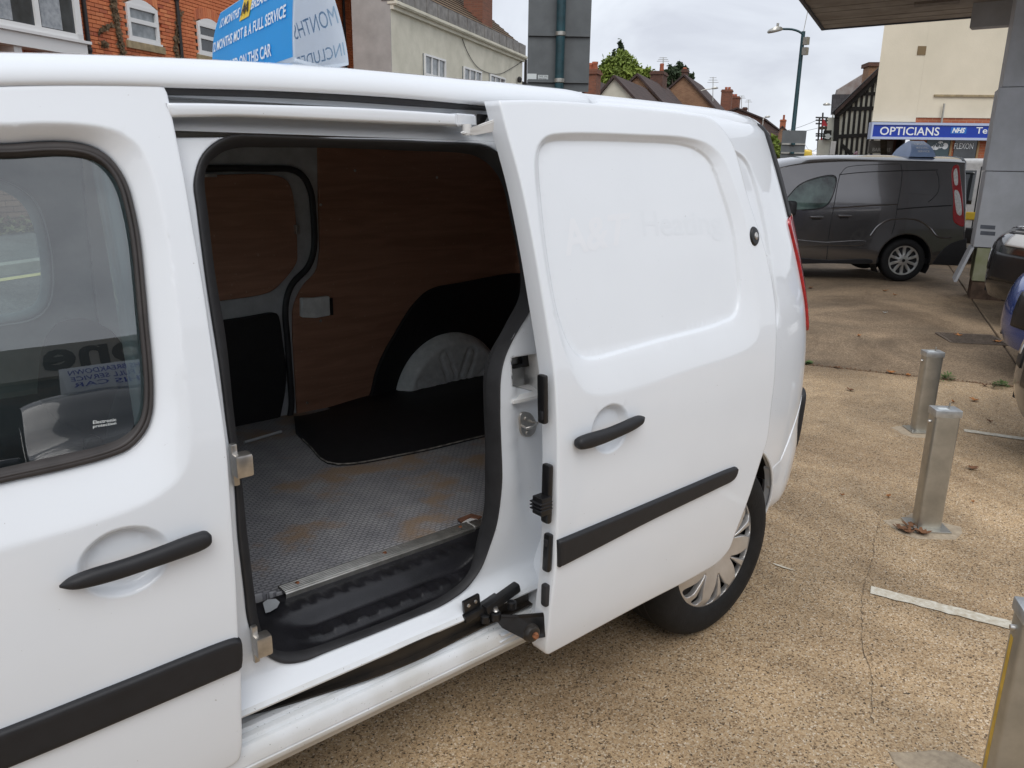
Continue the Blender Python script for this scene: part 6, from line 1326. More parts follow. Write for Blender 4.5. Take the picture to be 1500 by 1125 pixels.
# ---- low brick wall across the street, seen through the cab
wp = np.array(xy(8, 9.35)); BW = Wall(wp, 57); bz = float(g(*wp))+.10
bwall = thing('brick_wall', 'weathered brown brick wall across the street, seen through the cab windows', 'wall', (wp[0], wp[1], bz), world=True)
wb(BW, 'wall_core', -14, 5, bz-.3, bz+1.9, -.24, -.045, M['mortar'], bwall)
bu0, bu1 = BW.uv(-40, 300)[0], BW.uv(118, 300)[0]; wb(BW, 'wall_face', -14, bu0, bz-.1, bz+1.9, -.045, -.005, brickmat('brown_brickwork', (.22, .12, .085), (.17, .09, .07), (.33, .30, .26)), bwall, uv=True)
nbk = bricks(BW, bu0+.12, bu1, bz, bz+1.85, bwall, M['bricks2'], lambda u, z: True, 290, 'b2', prio=lambda c: abs(c[1]-(bz+.6))*.8+abs(c[0]-(bu0+bu1)/2))
wb(BW, 'coping', -14, 5, bz+1.9, bz+1.98, -.28, .03, M['kerb'], bwall)
V = []; F = []
for k in range(2200):
    u = bu0-1+rng.random()*(bu1-bu0+2.5); o_ = .02+rng.random()**2*.35; P = BW.P(u, bz+rng.random()**3*.22*(1-o_*1.5), o_); a = rng.random()*6.3; s_ = .02+.03*rng.random(); d = np.array([math.cos(a), math.sin(a), rng.normal(0, .5)])*s_; e_ = np.array([-math.sin(a), math.cos(a), rng.normal(0, .6)])*s_*.5; n0 = len(V); V += [P-d, P+e_, P+d, P-e_]; F.append((n0, n0+1, n0+2, n0+3))
tag(mesh('verge_scrub', V, F, mat('dry_scrub', (.16, .13, .07), .9, col2=(.07, .09, .03), vscale=8), smooth=False), 'scrubby dry growth along the foot of the brick wall', 'scrub', kind='stuff')

# ---- red brick house
rp_ = atdepth(105, 40, 14.7); RW = Wall((rp_[0], rp_[1]), 55); rh = thing('brick_house', 'red brick house with white windows and an oriel bay on brackets', 'house', (rp_[0], rp_[1], .5), world=True)
ru = lambda x, y: RW.uv(x, y)
ue = ru(514, 50)[0]; ul = -9.0; ztop_ = 7.5
wb(RW, 'wall', ul, ue+.35, .2, ztop_, -6, -.045, M['mortar'], rh); 
W2 = (ru(184, 4), ru(232, 68)); W3_ = (ru(287.5, 31), ru(326, 84))
w2u0, w2u1 = ru(186, 35)[0], ru(230, 35)[0]; w2z0, w2z1 = ru(188, 57)[1], ru(184, 4)[1]
w3u0, w3u1 = ru(289, 55)[0], ru(325, 60)[0]; w3z0, w3z1 = ru(291, 78)[1], ru(288, 32)[1]
ou0, ou1 = ul+.5, ru(93, 30)[0]; oz0 = ru(93, 60)[1]; oz1 = oz0+1.6
def keepr(u, z):
    for (a, b, c, d) in ((w2u0, w2u1, w2z0-.16, w2z1+.1), (w3u0, w3u1, w3z0-.16, w3z1+.1)):
        if a-.06 < u < b+.06 and c < z < d: return False
    return not (u < ou1-.05 and z > oz0-.02 and z < oz1)
vz0, vz1 = ru(105, 98)[1]-.15, ru(105, -12)[1]
def proj_(P):
    d = np.asarray(P)-CAM; z = d@_fw; return 750+FPX*(d@_r2)/z, 562.5-FPX*(d@_u2)/z
bricks(RW, ru(-25, 50)[0], ue+.4, vz0-.5, vz1+3.5, rh, M['bricks'], lambda u, z: keepr(u, z) and -14 < proj_(RW.P(u, z))[1] < 106, 300, 'b1', prio=lambda c: c[0])
wb(RW, 'wall_face', ul, ue, .2, vz0-.5, -.045, -.004, M['brick_red'], rh, uv=True)
window(RW, w2u0, w2u1, w2z0, w2z1, rh, 1, (1.25, 1), .075, .022, sill=M['stone'], arch=.13); window(RW, w3u0, w3u1, w3z0, w3z1, rh, 1, (1.25, 1), .075, .022, pane=M['paned'], sill=M['stone'], arch=.13)
# oriel bay
orl = wb(RW, 'oriel_bay', ou0, ou1, oz0, oz1, -.05, .34, M['paned'], rh)
for (a, b, c, d) in ((ou0, ou1, oz0, oz0+.10), (ou0, ou1, oz1-.1, oz1), (ou1-.12, ou1+.01, oz0, oz1)): wb(RW, 'frame_bar', a, b, c, d, .30, .385, M['upvc'], orl)
mu = ru(30, 30)[0]
for u in np.arange(mu, ou0, -1.05): wb(RW, 'mullion', u-.05, u+.05, oz0+.1, oz1-.1, .32, .38, M['upvc'], orl); wb(RW, 'net_curtain', u+.10, u+.55, oz0+.12, oz1-.1, .341, .346, mat('curtain', (.42, .44, .46), .9, col2=(.22, .24, .26), vscale=9), orl)
wb(RW, 'bay_side_frame', ou1-.02, ou1+.012, oz0, oz1, -.03, .30, M['upvc'], orl)
wb(RW, 'sill_board', ou0, ou1+.13, oz0-.05, oz0, -.03, .45, M['upvc'], orl); wb(RW, 'apron_board', ou0, ou1+.06, oz0-.27, oz0-.05, -.03, .40, M['upvc'], orl)
for x in (60, 3):
    u = ru(x, 78)[0]; wb(RW, 'bracket', u-.07, u+.07, oz0-.75, oz0-.27, -.03, .16, M['upvc'], orl); wb(RW, 'bracket_nose', u-.08, u+.08, oz0-.42, oz0-.27, .16, .34, M['upvc'], orl)
for a, b in (((119, 2), (131, 80)), ((256, 2), (263, 84)), ((501, 2), (511, 100))):
    u_ = ru(*a)[0]; tube('downpipe', [RW.P(u_, z, .05) for z in np.linspace(.4, ztop_, 6)], .042, M['iron_p'], rh, seg=10)
    for z in (vz0+.5, vz1+.4): lathe('pipe_collar', [(.05, -.04), (.055, -.03), (.055, .03), (.05, .04)], M['iron_p'], rh, 12, Matrix.Translation(Vector(RW.P(u_, z, .05))))
prism('roof', [RW.P(ul, ztop_, .3), RW.P(ue, ztop_, .3), RW.P(ue, ztop_+2.4, -3), RW.P(ul, ztop_+2.4, -3)], (0, 0, .12), M['tile_dk'], rh)
def ivy(pts, n, spread, seed, label, cat='ivy'):
    rr = np.random.default_rng(seed); P = _cr(np.array(pts, float), False, 3); V = []; F = []
    for k in range(n):
        p = P[rr.integers(len(P))]+rr.normal(0, spread, 2); c = RW.hit(*p)+RW.n*(.01+.05*rr.random()); s_ = .022+.03*rr.random(); d = (RW.d*rr.normal()+np.array([0, 0, 1])*rr.normal()+RW.n*.5*rr.normal()); d = d/np.linalg.norm(d)*s_; e_ = np.cross(d, RW.n); e_ = e_/max(np.linalg.norm(e_), 1e-6)*s_*.7; n0 = len(V); V += [c-d, c+e_, c+d, c-e_]; F.append((n0, n0+1, n0+2, n0+3))
    for k in range(len(P)-1):
        a, b = RW.hit(*P[k])+RW.n*.012, RW.hit(*P[k+1])+RW.n*.012; n0 = len(V); V += [a, b, b+RW.d*.012, a+RW.d*.012]; F.append((n0, n0+1, n0+2, n0+3))
    return tag(mesh('climbing_ivy', V, F, mat('ivy_leaf_'+str(seed), (.26, .16, .09), .8, col2=(.06, .055, .03), vscale=30), smooth=False), label, cat)
ivy([(163, -4), (165, 8), (168, 24), (171, 44), (175, 62), (178, 82)], 520, 1.9, 1, 'half dead ivy strand climbing the brick beside the arched window')
ivy([(262, 18), (258, 45), (256, 70), (258, 84)], 240, 1.8, 2, 'thin ivy strand climbing beside the middle downpipe'); ivy([(145, 46), (153, 40), (161, 37)], 90, 1.5, 3, 'small green sprig of ivy on the brick wall'); ivy([(150, 64), (152, 66)], 60, 2.0, 4, 'small tuft of ferny growth on the brick wall')

# ---- cream rendered house with grey gable
cp = atdepth(573, 50, 22.0); CW = Wall((cp[0], cp[1]), 58); ch = thing('rendered_house', 'old cream rendered house with grey end wall and brown tiled roof', 'house', (cp[0], cp[1], .7), world=True)
GWl = Wall((cp[0], cp[1]), 58-90); cu = lambda x, y: CW.uv(x, y)
ce_u = cu(765, 110)[0]; ez = cu(600, 18)[1]; gu = GWl.uv(517, 50)[0]
ez2 = cu(765, 87)[1]
wb(CW, 'front_wall', 0, ce_u, .3, ez, -abs(gu), 0, M['cream2'], ch)
hexa('end_wall', [GWl.P(0, .3, -.03), GWl.P(abs(gu), .3, -.03), GWl.P(abs(gu), .3, .0), GWl.P(0, .3, 0), GWl.P(0, ez+2.6, -.03), GWl.P(abs(gu), ez+2.6, -.03), GWl.P(abs(gu), ez+2.6, 0), GWl.P(0, ez+2.6, 0)], M['greyrend'], ch) if gu > 0 else hexa('end_wall', [GWl.P(0, .3, -.02), GWl.P(gu, .3, -.02), GWl.P(gu, .3, -.08), GWl.P(0, .3, -.08), GWl.P(0, ez+2.6, -.02), GWl.P(gu, ez+2.6, -.02), GWl.P(gu, ez+2.6, -.08), GWl.P(0, ez+2.6, -.08)], M['greyrend'], ch)
u_ = GWl.uv(551, 50)[0]; tube('wall_cable', [GWl.P(u_, 1, .02), GWl.P(u_, ez-1.2, .02), GWl.P(u_, ez+2.4, .02)], .016, M['iron_p'], ch, seg=6)
wb(CW, 'cornice', -.05, ce_u+.05, ez-.02, ez+.10, -.1, .22, M['cream2'], ch, bev=.03); wb(CW, 'cornice_lower', -.02, ce_u+.02, ez-.12, ez-.02, -.1, .10, M['cream2'], ch)
wb(CW, 'parapet', -.05, ce_u+.05, ez+.10, ez+.52, -.25, .12, M['lead'], ch); 
for k in range(int(ce_u/.42)): wb(CW, 'parapet_slab', k*.42+.01, k*.42+.40, ez+.11, ez+.50, .12, .16+.02*(k % 2), M['lead'], ch)
rfz = ez+.42; rise, run = 3.6, 4.6
uvwall(prism('roof', [CW.P(-.1, rfz, -.05), CW.P(ce_u+.1, rfz, -.05), CW.P(ce_u+.1, rfz+rise, -run), CW.P(-.1, rfz+rise, -run)], (0, 0, .1), M['tile_br'], ch))
for k in range(1, 22):
    t_ = k/22; tube('tile_course', [CW.P(-.1, rfz+rise*t_+.105, -.05-(run-.05)*t_), CW.P(ce_u+.1, rfz+rise*t_+.105, -.05-(run-.05)*t_)], .022, M['tile_dk'], ch, seg=5)
for (x0, y0, x1, y1, rr_) in ((619, 78, 650, 84, (1, 1, 1)), (677, 97, 703, 104, (1, 1, 1)), (716, 108, 738, 115, (1, 1, 1))):
    ua, zt2 = cu(x0, y0); ub_, _ = cu(x1, y1); window(CW, ua, ub_, zt2-1.75, zt2, ch, 3, rr_, .06, .066, pane=M['pane'], sill=None)
k0 = cu(700, 20)[0]; chm = CW.P(k0, 0, -2.6); 
rn = np.cross(CW.d, np.array([-CW.n[0]*run, -CW.n[1]*run, rise])); r_ = ray(714, 38); chk = CAM+r_*(((CW.P(0, rfz+.1, -.05)-CAM)@rn)/(r_@rn))
kW = Wall((chk[0], chk[1]), 58); wb(kW, 'chimney', -.55, .55, chk[2]-.8, chk[2]+4.2, -.75, 0, M['brick_md'], ch, uv=True)
cb = [cu(*p) for p in ((676, 57), (683, 75), (697, 97), (715, 107), (732, 108), (748, 100), (764, 90))]; tube('slack_cable', [CW.P(u, z, .03) for u, z in _cr(np.array(cb), False, .2)], .012, M['iron_p'], ch, seg=5)
q = CW.hit(757, 117); lathe('wall_lamp', [(0, -.12), (.08, -.10), (.10, .05), (.05, .12), (0, .13)], M['iron_p'], ch, 12, Matrix.Translation(Vector(q+CW.n*.12)))
u_ = cu(767.5, 110)[0]; wb(CW, 'corner_pipe', u_-.05, u_+.05, .5, ez, .02, .12, M['iron_p'], ch)
nb2 = thing('brick_house', 'low red brick house showing just above the van behind the tall sign board', 'house', tuple(CW.P(ce_u+.3, .8, -.4)), world=True)
wb(CW, 'wall', ce_u+.12, ce_u+9, .5, cu(800, 126)[1]-.3, -5, -.25, M['brick_red'], nb2, uv=True); wb(CW, 'roof_slab', ce_u+.1, ce_u+9.2, cu(800, 126)[1]-.3, cu(800, 126)[1]-.1, -5, -.1, M['tile_dk'], nb2)

# ---- tall sign board on a teal pole (we see its back)
M['signback'] = mat('grey_sign_back', (.105, .115, .12), .55, var=.12, vscale=5); M['teal'] = mat('teal_pole_paint', (.012, .050, .062), .4, var=.3, vscale=9)
def signback(label, depth, px0, px1, ptop, pbot, pole_px, hd, rails, ground_z, pole_r, topz=None, stick=False, pole_top=None):
    c = atdepth((px0+px1)/2, (ptop+pbot)/2, depth); W = Wall((c[0], c[1]), hd); T = thing('road_sign', label, 'road sign', (c[0], c[1], ground_z), world=True)
    u0, u1 = W.uv(px0, pbot)[0], W.uv(px1, pbot)[0]; zb2 = W.uv((px0+px1)/2, pbot)[1]; zt2 = topz or W.uv((px0+px1)/2, ptop)[1]
    pn = wb(W, 'panel', u0, u1, zb2, zt2, -.02, -.008, M['signback'], T)
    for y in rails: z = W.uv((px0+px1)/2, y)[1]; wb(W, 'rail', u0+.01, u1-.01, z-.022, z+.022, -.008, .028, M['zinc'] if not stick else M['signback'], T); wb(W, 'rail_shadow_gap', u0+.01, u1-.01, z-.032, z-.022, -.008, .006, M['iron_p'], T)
    up_ = W.uv(pole_px, pbot)[0]; ztp = pole_top or zt2+.05; po = tube('pole', [W.P(up_, z, .03+pole_r) for z in np.linspace(ground_z-.2, ztp, 5)], pole_r, M['teal'], T, seg=18)
    for y in rails: z = W.uv(pole_px, y)[1]; lathe('pole_clamp', [(pole_r+.004, -.03), (pole_r+.012, -.022), (pole_r+.012, .022), (pole_r+.004, .03)], M['zinc'] if stick else M['teal'], po, 18, Matrix.Translation(Vector(W.P(up_, z, .03+pole_r))))
    return T, W, pn
T, W_, pn = signback('tall grey road sign back on a teal pole above the white van', 12.0, 772, 862, 0, 134, 818, 128.0, (51, 119), .15, .068, topz=5.2, stick=True)
a = W_.uv(772, 117); b = W_.uv(786, 108); wb(W_, 'maker_label', a[0], b[0], a[1], b[1], -.008, -.004, M['sticker'], pn); a = W_.uv(788, 117); b = W_.uv(803, 110); wb(W_, 'maker_label', a[0], b[0], a[1], b[1], -.008, -.004, M['sticker'], pn)
text('label_print', 'TRAFFIC SIGNS', lambda u, v: W_.P(a[0]+.01+(b[0]-a[0]-.02)*u, a[1]+(b[1]-a[1])*(.55+.35*v), -.002), M['ink'], pn); text('label_print', 'MAINTENANCE', lambda u, v: W_.P(a[0]+.01+(b[0]-a[0]-.02)*u, a[1]+(b[1]-a[1])*(.1+.35*v), -.002), M['ink'], pn)

# ---- roofs along the street
def gable_house(label, apex, left, right, depth, length, wall, roofm, chim=(), extra_z=0.0, hd=57, dark=False, base=0.5):
    """gable end facing us, ridge running along the street; apex/left/right eaves as pixels on the gable plane"""
    c = atdepth(*apex, depth); W = Wall((c[0], c[1]), hd+90+4); T = thing('house', label, 'house', (c[0], c[1], base), world=True, group=None)
    ap_ = W.uv(*apex); l_ = W.uv(*left); r_ = W.uv(*right); dirv = -W.n
    lo = min(l_[1], r_[1])
    poly = [W.P(l_[0], base), W.P(r_[0], base), W.P(r_[0], r_[1]), W.P(ap_[0], ap_[1]), W.P(l_[0], l_[1])]
    uvwall(prism('wall', poly, dirv*length, wall, T))
    for e0, nm in ((l_, 'roof_slope'), (r_, 'roof_slope')):
        s_ = np.sign(e0[0]-ap_[0]); ex = np.array([e0[0]-ap_[0], e0[1]-ap_[1]])*1.07; P0 = W.P(ap_[0], ap_[1]+.02); P1 = W.P(ap_[0]+ex[0], ap_[1]+ex[1]+.02)
        uvwall(prism(nm, [P0-dirv*.18, P1-dirv*.18, P1+dirv*(length+.1), P0+dirv*(length+.1)], (0, 0, .16), roofm, T))
    return T, W
def chimney(T, px0, px1, ptop, pbot, depth, m, pots=(), hd=57, dp=.8):
    c = atdepth((px0+px1)/2, pbot, depth); W = Wall((c[0], c[1]), hd+94); a, zt2 = W.uv(px0, ptop); b, zb2 = W.uv(px1, pbot)
    s = wb(W, 'chimney', a, b, zb2-3.0, zt2, -dp, 0, m, T, uv=True); wb(W, 'chimney_cap', a-.06, b+.06, zt2-.22, zt2-.10, -dp-.06, .06, m, s, uv=True)
    for (x, y0_) in pots:
        u, z = W.uv(x, y0_); P = W.P(u, 0, -dp/2); h = z-zt2; lathe('chimney_pot', [(0, h), (.12, h), (.15, h-.08), (.13, h-.15), (.15, 0), (.17, -.02)], M['terracotta'], s, 14, Matrix.Translation(Vector((P[0], P[1], zt2))))
    return s
hA, _ = gable_house('small house with a pale rendered gable and dark tiled roof', (900, 115), (874, 146), (934, 152), 40, 9, M['cream2'], M['tile_dk'])
hB, _ = gable_house('brick gabled house with a big sooty chimney', (934, 112), (905, 138), (975, 158), 47, 10, M['brick_or'], M['tile_dk']); chimney(hB, 953, 970, 104, 128, 53, M['brick_dk'], [(966.5, 91)], dp=1.6)
hC, WC = gable_house('tall orange brick gable end with a small chimney on its peak', (1002, 112), (968, 142), (1058, 172), 57, 9, M['brick_or'], M['tile_dk']); chimney(hC, 999, 1006, 101, 108, 59.5, M['brick_dk'], [(1002, 98)])
hD, _ = gable_house('house with a red tiled roof behind the pale gable', (868, 120), (845, 150), (890, 150), 55, 10, M['brick_red'], M['tile_dk']); chimney(hD, 859, 873, 101, 125, 36, M['brick_md'], [(868, 89), (861, 91)])
hE, _ = gable_house('distant dark roofed terrace with two tall chimney stacks', (1080, 160), (1045, 172), (1120, 176), 78, 26, M['brick_dk'], M['tile_dk']); chimney(hE, 1057, 1070, 131, 162, 82, M['brick_md'], [(1063.5, 127), (1068, 127)]); chimney(hE, 1071, 1081, 141, 164, 84, M['brick_md'], [(1073, 137), (1077, 137)], dp=1.4); chimney(hE, 1088, 1093, 157, 168, 92, M['brick_dk'])
hF, _ = gable_house('far orange brick house end at the top of the street', (1146, 186), (1128, 204), (1166, 206), 105, 10, M['brick_or'], M['tile_dk']); chimney(hF, 1143, 1150, 175, 190, 106, M['brick_red'], [(1148.5, 168)])
# small dark eaves house at the sign's edge
def aerial(px, py0, py1, depth, T, label=None):
    a = atdepth(px, py1, depth); b = atdepth(px+.5, py0, depth); tube('aerial_mast', [a, b], .035, M['zinc'], T, seg=5)
    for k in range(3): c = a+(b-a)*(.80+.09*k); tube('aerial_rod', [c-_r2*(.42-.08*k), c+_r2*(.42-.08*k)], .016, M['zinc'], T, seg=4)
aerial(971, 84, 112, 54, hB); aerial(1044, 113, 152, 60, hC); aerial(1086, 140, 160, 84, hE); aerial(1096, 146, 164, 92, hE)

# ---- trees
M['leaves'] = mat('tree_leaves', (.25, .32, .050), .75, col2=(.13, .185, .034), vscale=.9); M['leaves_d'] = mat('dark_tree_leaves', (.040, .065, .022), .8, col2=(.022, .040, .016), vscale=.9); M['bark'] = mat('bark', (.07, .055, .04), .9, var=.3, vscale=6)
def tree(label, blobs, depth, m, seed, n=5000, size=.22):
    rr = np.random.default_rng(seed); c = atdepth(blobs[0][0], 250, depth); gzz_ = float(g(c[0], c[1])); T = thing('tree', label, 'tree', (c[0], c[1], gzz_), world=True)
    V = []; F = []; tw = sum(b[2]*b[3] for b in blobs)
    for (bx, by, rx, ry) in blobs:
        cc = atdepth(bx, by, depth); Rx = rx*depth/FPX; Rz = ry*depth/FPX; k = int(n*rx*ry/tw)
        cl = rr.normal(0, 1, (max(6, k//40), 3)); cl /= np.linalg.norm(cl, axis=1)[:, None]; cl *= (.45+.55*rr.random(len(cl)))[:, None]
        for _ in range(k):
            q = cl[rr.integers(len(cl))]+rr.normal(0, .17, 3); P = cc+q*[Rx, Rx*.9, Rz]; d = rr.normal(0, 1, 3); d = d/np.linalg.norm(d)*size*(.6+.6*rr.random()); e_ = np.cross(d, rr.normal(0, 1, 3)); e_ = e_/np.linalg.norm(e_)*size*.5; n0 = len(V); V += [P-d, P+e_, P+d, P-e_]; F.append((n0, n0+1, n0+2, n0+3))
    mesh('crown', V, F, m, T, smooth=False)
    top = atdepth(blobs[0][0], blobs[0][1], depth); tr_ = tube('trunk', [(c[0], c[1], gzz_-.2), ((c[0]+top[0])/2+.1, (c[1]+top[1])/2, (gzz_+top[2])/2), tuple(top)], [.35, .26, .10], M['bark'], T, seg=10)
    for k in range(5): a = 6.28*k/5; q = top+np.array([math.cos(a)*.6, math.sin(a)*.6, .1*k-.2]); b0 = np.array([c[0]*.3+top[0]*.7, c[1]*.3+top[1]*.7, gzz_+(top[2]-gzz_)*(.55+.06*k)]); tube('limb', [b0, (b0+q)/2+[0, 0, .15], q], [.12, .08, .03], M['bark'], tr_, seg=6)
    return T
tree('bright yellow green leafy tree above the gabled roofs', [(905, 104, 25, 23), (885, 112, 15, 18), (927, 110, 18, 20), (912, 88, 15, 13), (946, 114, 13, 13)], 66, M['leaves'], 1, 8000, .19)
tree('dark pointed evergreen rising behind the bright tree', [(910, 84, 6, 20), (901, 90, 5, 14), (914, 96, 6, 16)], 74, M['leaves_d'], 2, 2600); tree('dark green leafy tree behind the brick gable', [(985, 112, 14, 13), (996, 106, 12, 11), (1008, 116, 9, 10), (975, 122, 9, 9)], 72, M['leaves_d'], 3, 3600)
tree('small green tree beside the far lamp post sign', [(1132, 213, 9, 12), (1138, 222, 8, 9)], 60, M['leaves'], 4, 1500); tree('far hedge tree at the end of the street', [(1204, 232, 8, 5), (1216, 230, 6, 5)], 110, M['leaves_d'], 5, 900)

# ---- lamp posts
def lamp(label, px_top, py_top, px_bot, depth, arm, head, rad=.07, m=None):
    b = atdepth(px_bot, 300, depth); gz_ = float(g(b[0], b[1])); t_ = atdepth(px_top, py_top, depth); T = thing('lamp_post', label, 'lamp post', (b[0], b[1], gz_), world=True); m = m or M['teal']
    x, y = t_[0], t_[1]; tube('column', [(x, y, gz_-.2), (x, y, gz_+1.2), (x, y, gz_+1.25), (x, y, t_[2])], [rad*1.35, rad*1.35, rad, rad*.8], m, T, seg=12)
    P = [atdepth(*p, depth) for p in arm]; tube('arm', _cr(np.array(P), False, .15), rad*.45, m, T, seg=8)
    h0, h1 = atdepth(*head[0], depth), atdepth(*head[1], depth); d = h1-h0; L = np.linalg.norm(d); d /= L; n_ = np.cross(d, (0, 0, 1)); n_ /= np.linalg.norm(n_); secs = []
    for t, w_, zt2, zb2 in ((0, .05, .03, .03), (.15, .10, .08, .04), (.5, .15, .11, .05), (.85, .13, .07, .05), (1, .05, .02, .03)):
        c = h0+d*L*t; secs.append(np.array([c-n_*w_, c-n_*w_*.7+[0, 0, zt2], c+n_*w_*.7+[0, 0, zt2], c+n_*w_, c+n_*w_*.8-[0, 0, zb2], c-n_*w_*.8-[0, 0, zb2]]))
    hd_ = loft('lamp_head', secs, M['zinc'], T, deg=50); return T, t_
lp, tq = lamp('tall teal street lamp with one curved arm beside the half timbered building', 1177, 46, 1155, 25, [(1176, 50), (1170, 46), (1160, 43), (1146, 42.5)], [(1146, 43), (1124.5, 46.5)], .075)
for y in (60, 75): q = atdepth(1177-(y-46)*.105, y, 25); box('pole_box', tuple(q+_r2*.12), (.16, .14, .22), M['zinc'], lp)
tube('whip_aerial', [tq, atdepth(1184, 12, 25)], .012, M['zinc'], lp, seg=5); q = atdepth(1139, 40, 25); tube('lamp_sensor', [q, q+[0, 0, .12]], .04, M['zinc'], lp, seg=8)
lamp('small far street lamp above the brick gable', 1022, 130, 1022, 58, [(1022, 150), (1022, 136), (1030, 132), (1042, 130)], [(1042, 130), (1052, 129)], .08, M['zinc'])
lamp('far street lamp showing past the white van roof edge', 1118, 172, 1118, 62, [(1118, 176), (1119, 173), (1122, 172)], [(1120, 172), (1128, 171)], .06, M['zinc']); lamp('far street lamp peeping out beside the half timbered gable', 1222, 153, 1224, 48, [(1221, 156), (1219, 154), (1214, 153)], [(1216, 153.5), (1206, 153)], .06, M['zinc'])
signback('three panel grey road sign back low on the tall street lamp', 24.6, 1142, 1177, 191, 237, 1158, 132.0, (211, 224), float(g(*atdepth(1160, 250, 24.6)[:2])), .05, pole_top=1.0)[0]

# ---- optician's shop
op = atdepth(1277, 180, 24.0); OW = Wall((op[0], op[1]), 133); oz = float(g(op[0], op[1])); sh = thing('optician_shop', 'cream rendered shop with a blue fascia over brick and dark windows', 'shop', (op[0], op[1], oz), world=True)
ou = lambda x, y: OW.uv(x, y); o_r = ou(1600, 100)[0]; ozw = ou(1285, 178)[1]; ozb = ou(1340, 172)[1]
kx = ou(1341, 178)[0]
wb(OW, 'upper_wall', 0, kx, ozw, 9.5, -7, 0, M['cream'], sh, flank=68); wb(OW, 'upper_wall', kx+.002, o_r, ozb, 9.5, -7, 0, M['cream'], sh, flank=68); wb(OW, 'brick_wall', kx+.004, o_r, oz-.2, ozb-.002, -7, -.03, M['brick_red'], sh, uv=True, flank=68); wb(OW, 'wall_return', .9, kx, oz-.2, ozw-.002, -7, -1.2, M['brick_dk'], sh, uv=True, flank=68)
f0, f1 = ou(1274, 193)[0], ou(1462, 193)[0]; fz0, fz1 = ou(1364, 201.5)[1], ou(1364, 184)[1]
M['fblue'] = mat('fascia_blue', (.006, .040, .36), .35); M['ftrim'] = mat('fascia_pale_edge', (.45, .52, .70), .4)
fa = wb(OW, 'fascia', f0, f1, fz0, fz1, 0, .22, M['fblue'], sh)
for (a, b, c, d) in ((f0-.05, f1+.05, fz1, fz1+.07), (f0-.05, f1+.05, fz0-.07, fz0), (f0-.05, f0, fz0, fz1), (f1, f1+.05, fz0, fz1)): wb(OW, 'fascia_edge', a, b, c, d, 0, .25, M['ftrim'], fa)
def ftext(s, x0, x1, y0, y1, m, par=fa, o=.226, **k):
    a, b = ou(x0, y1), ou(x1, y0); text('lettering', s, lambda u, v: OW.P(a[0]+(b[0]-a[0])*u, a[1]+(b[1]-a[1])*v, o), m, par, facing=tuple(OW.n), **k)
ftext('OPTICIANS', 1284, 1372, 187, 198, M['signtext'], bold=.012)
a, b = ou(1387, 196), ou(1411, 187); nh = wb(OW, 'health_logo', a[0], b[0], a[1], b[1], .22, .224, mat('logo_blue', (.02, .16, .55), .4), fa); ftext('NHS', 1389, 1409, 187.7, 195, M['signtext'], nh, o=.228, bold=.04, shear=.25)
ftext('Telephone', 1423, 1492, 187.5, 199, M['signtext'], bold=.012)
for x0, x1 in ((1354, 1393), (1395, 1433)):
    a, b = ou(x0, 235), ou(x1, 203); f = wb(OW, 'shop_window', a[0], b[0], oz+.5, b[1], -.025, .004, M['paned'] if x0 > 1390 else mat('blue_window_film', (.05, .085, .10), .2), sh); wb(OW, 'window_bar', b[0], b[0]+.06, oz+.5, b[1], -.02, .03, mat('oak_bar', (.30, .19, .09), .7), f)
    if x0 < 1390:
        for (x, y, r_) in ((1377, 212, 5), (1371, 215, 4.5), (1384, 214, 4.5), (1366, 217, 3)):
            q = OW.hit(x, y); r3 = r_*24/FPX; mesh('cloud_logo', [q+OW.n*.008+OW.d*r3*math.cos(t)+np.array([0, 0, 1])*r3*math.sin(t) for t in np.linspace(0, 2*PI, 18, endpoint=False)], [tuple(range(18))], M['signtext'], f, smooth=False)
        ftext('NHS', 1367, 1383, 209, 215, mat('film_text', (.05, .09, .11), .4), f, o=.016, bold=.04, shear=.2)
    else: ftext('FLEXON', 1397, 1426, 210, 218, M['signtext'], f, o=.012, bold=.0)
a = ou(1350, 74); wb(OW, 'wall_vent', a[0]-.12, a[0]+.12, a[1]-.12, a[1]+.12, 0, .02, mat('brown_vent', (.20, .14, .07), .8), sh)
a = ou(1368, 140); b = ou(1462, 138); wb(OW, 'wall_bar', a[0], b[0], a[1]-.03, a[1]+.03, 0, .05, M['stone'], sh); a = ou(1381, 152); b = ou(1378, 180); tube('vent_pipe', [OW.P(a[0], a[1], .10), OW.P(a[0], b[1]-.1, .10)], .03, M['zinc'], sh, seg=8)
a, b = ou(1291, 224), ou(1330, 205); bs_ = wb(OW, 'barber_sign', a[0], b[0], a[1], b[1], -1.15, -1.05, mat('barber_board', (.16, .15, .13), .6, var=.3, vscale=5), sh); ftext('BARBERS', 1297, 1325, 216, 221, mat('barber_text', (.62, .60, .54), .6), bs_, o=-1.04, bold=.01)
prism('porch_strut', [OW.P(f0+.3, fz0-.05, .1), OW.P(f0+.42, fz0-.05, .1), OW.P(f0+1.0, fz0-1.0, -1.0), OW.P(f0+.88, fz0-1.0, -1.0)], OW.d*.08, M['bark'], sh); a = ou(1331, 230); wb(OW, 'corner_post', a[0]-.03, a[0]+.05, oz, fz0-.05, -.02, .06, M['stone'], sh)
V = []; F = []
for k in range(2600):
    u = f0-.2+rng.random()*2.4; c = OW.P(u, ou(1300, 241)[1]-1.4+rng.random()**.7*1.55, -.3+rng.normal(0, .25)); d = rng.normal(0, 1, 3); d = d/np.linalg.norm(d)*.09; d[2] = abs(d[2])+.06; e_ = np.cross(d, rng.normal(0, 1, 3)); e_ = e_/np.linalg.norm(e_)*.025; n0 = len(V); V += [c-d, c+e_, c+d, c-e_]; F.append((n0, n0+1, n0+2, n0+3))
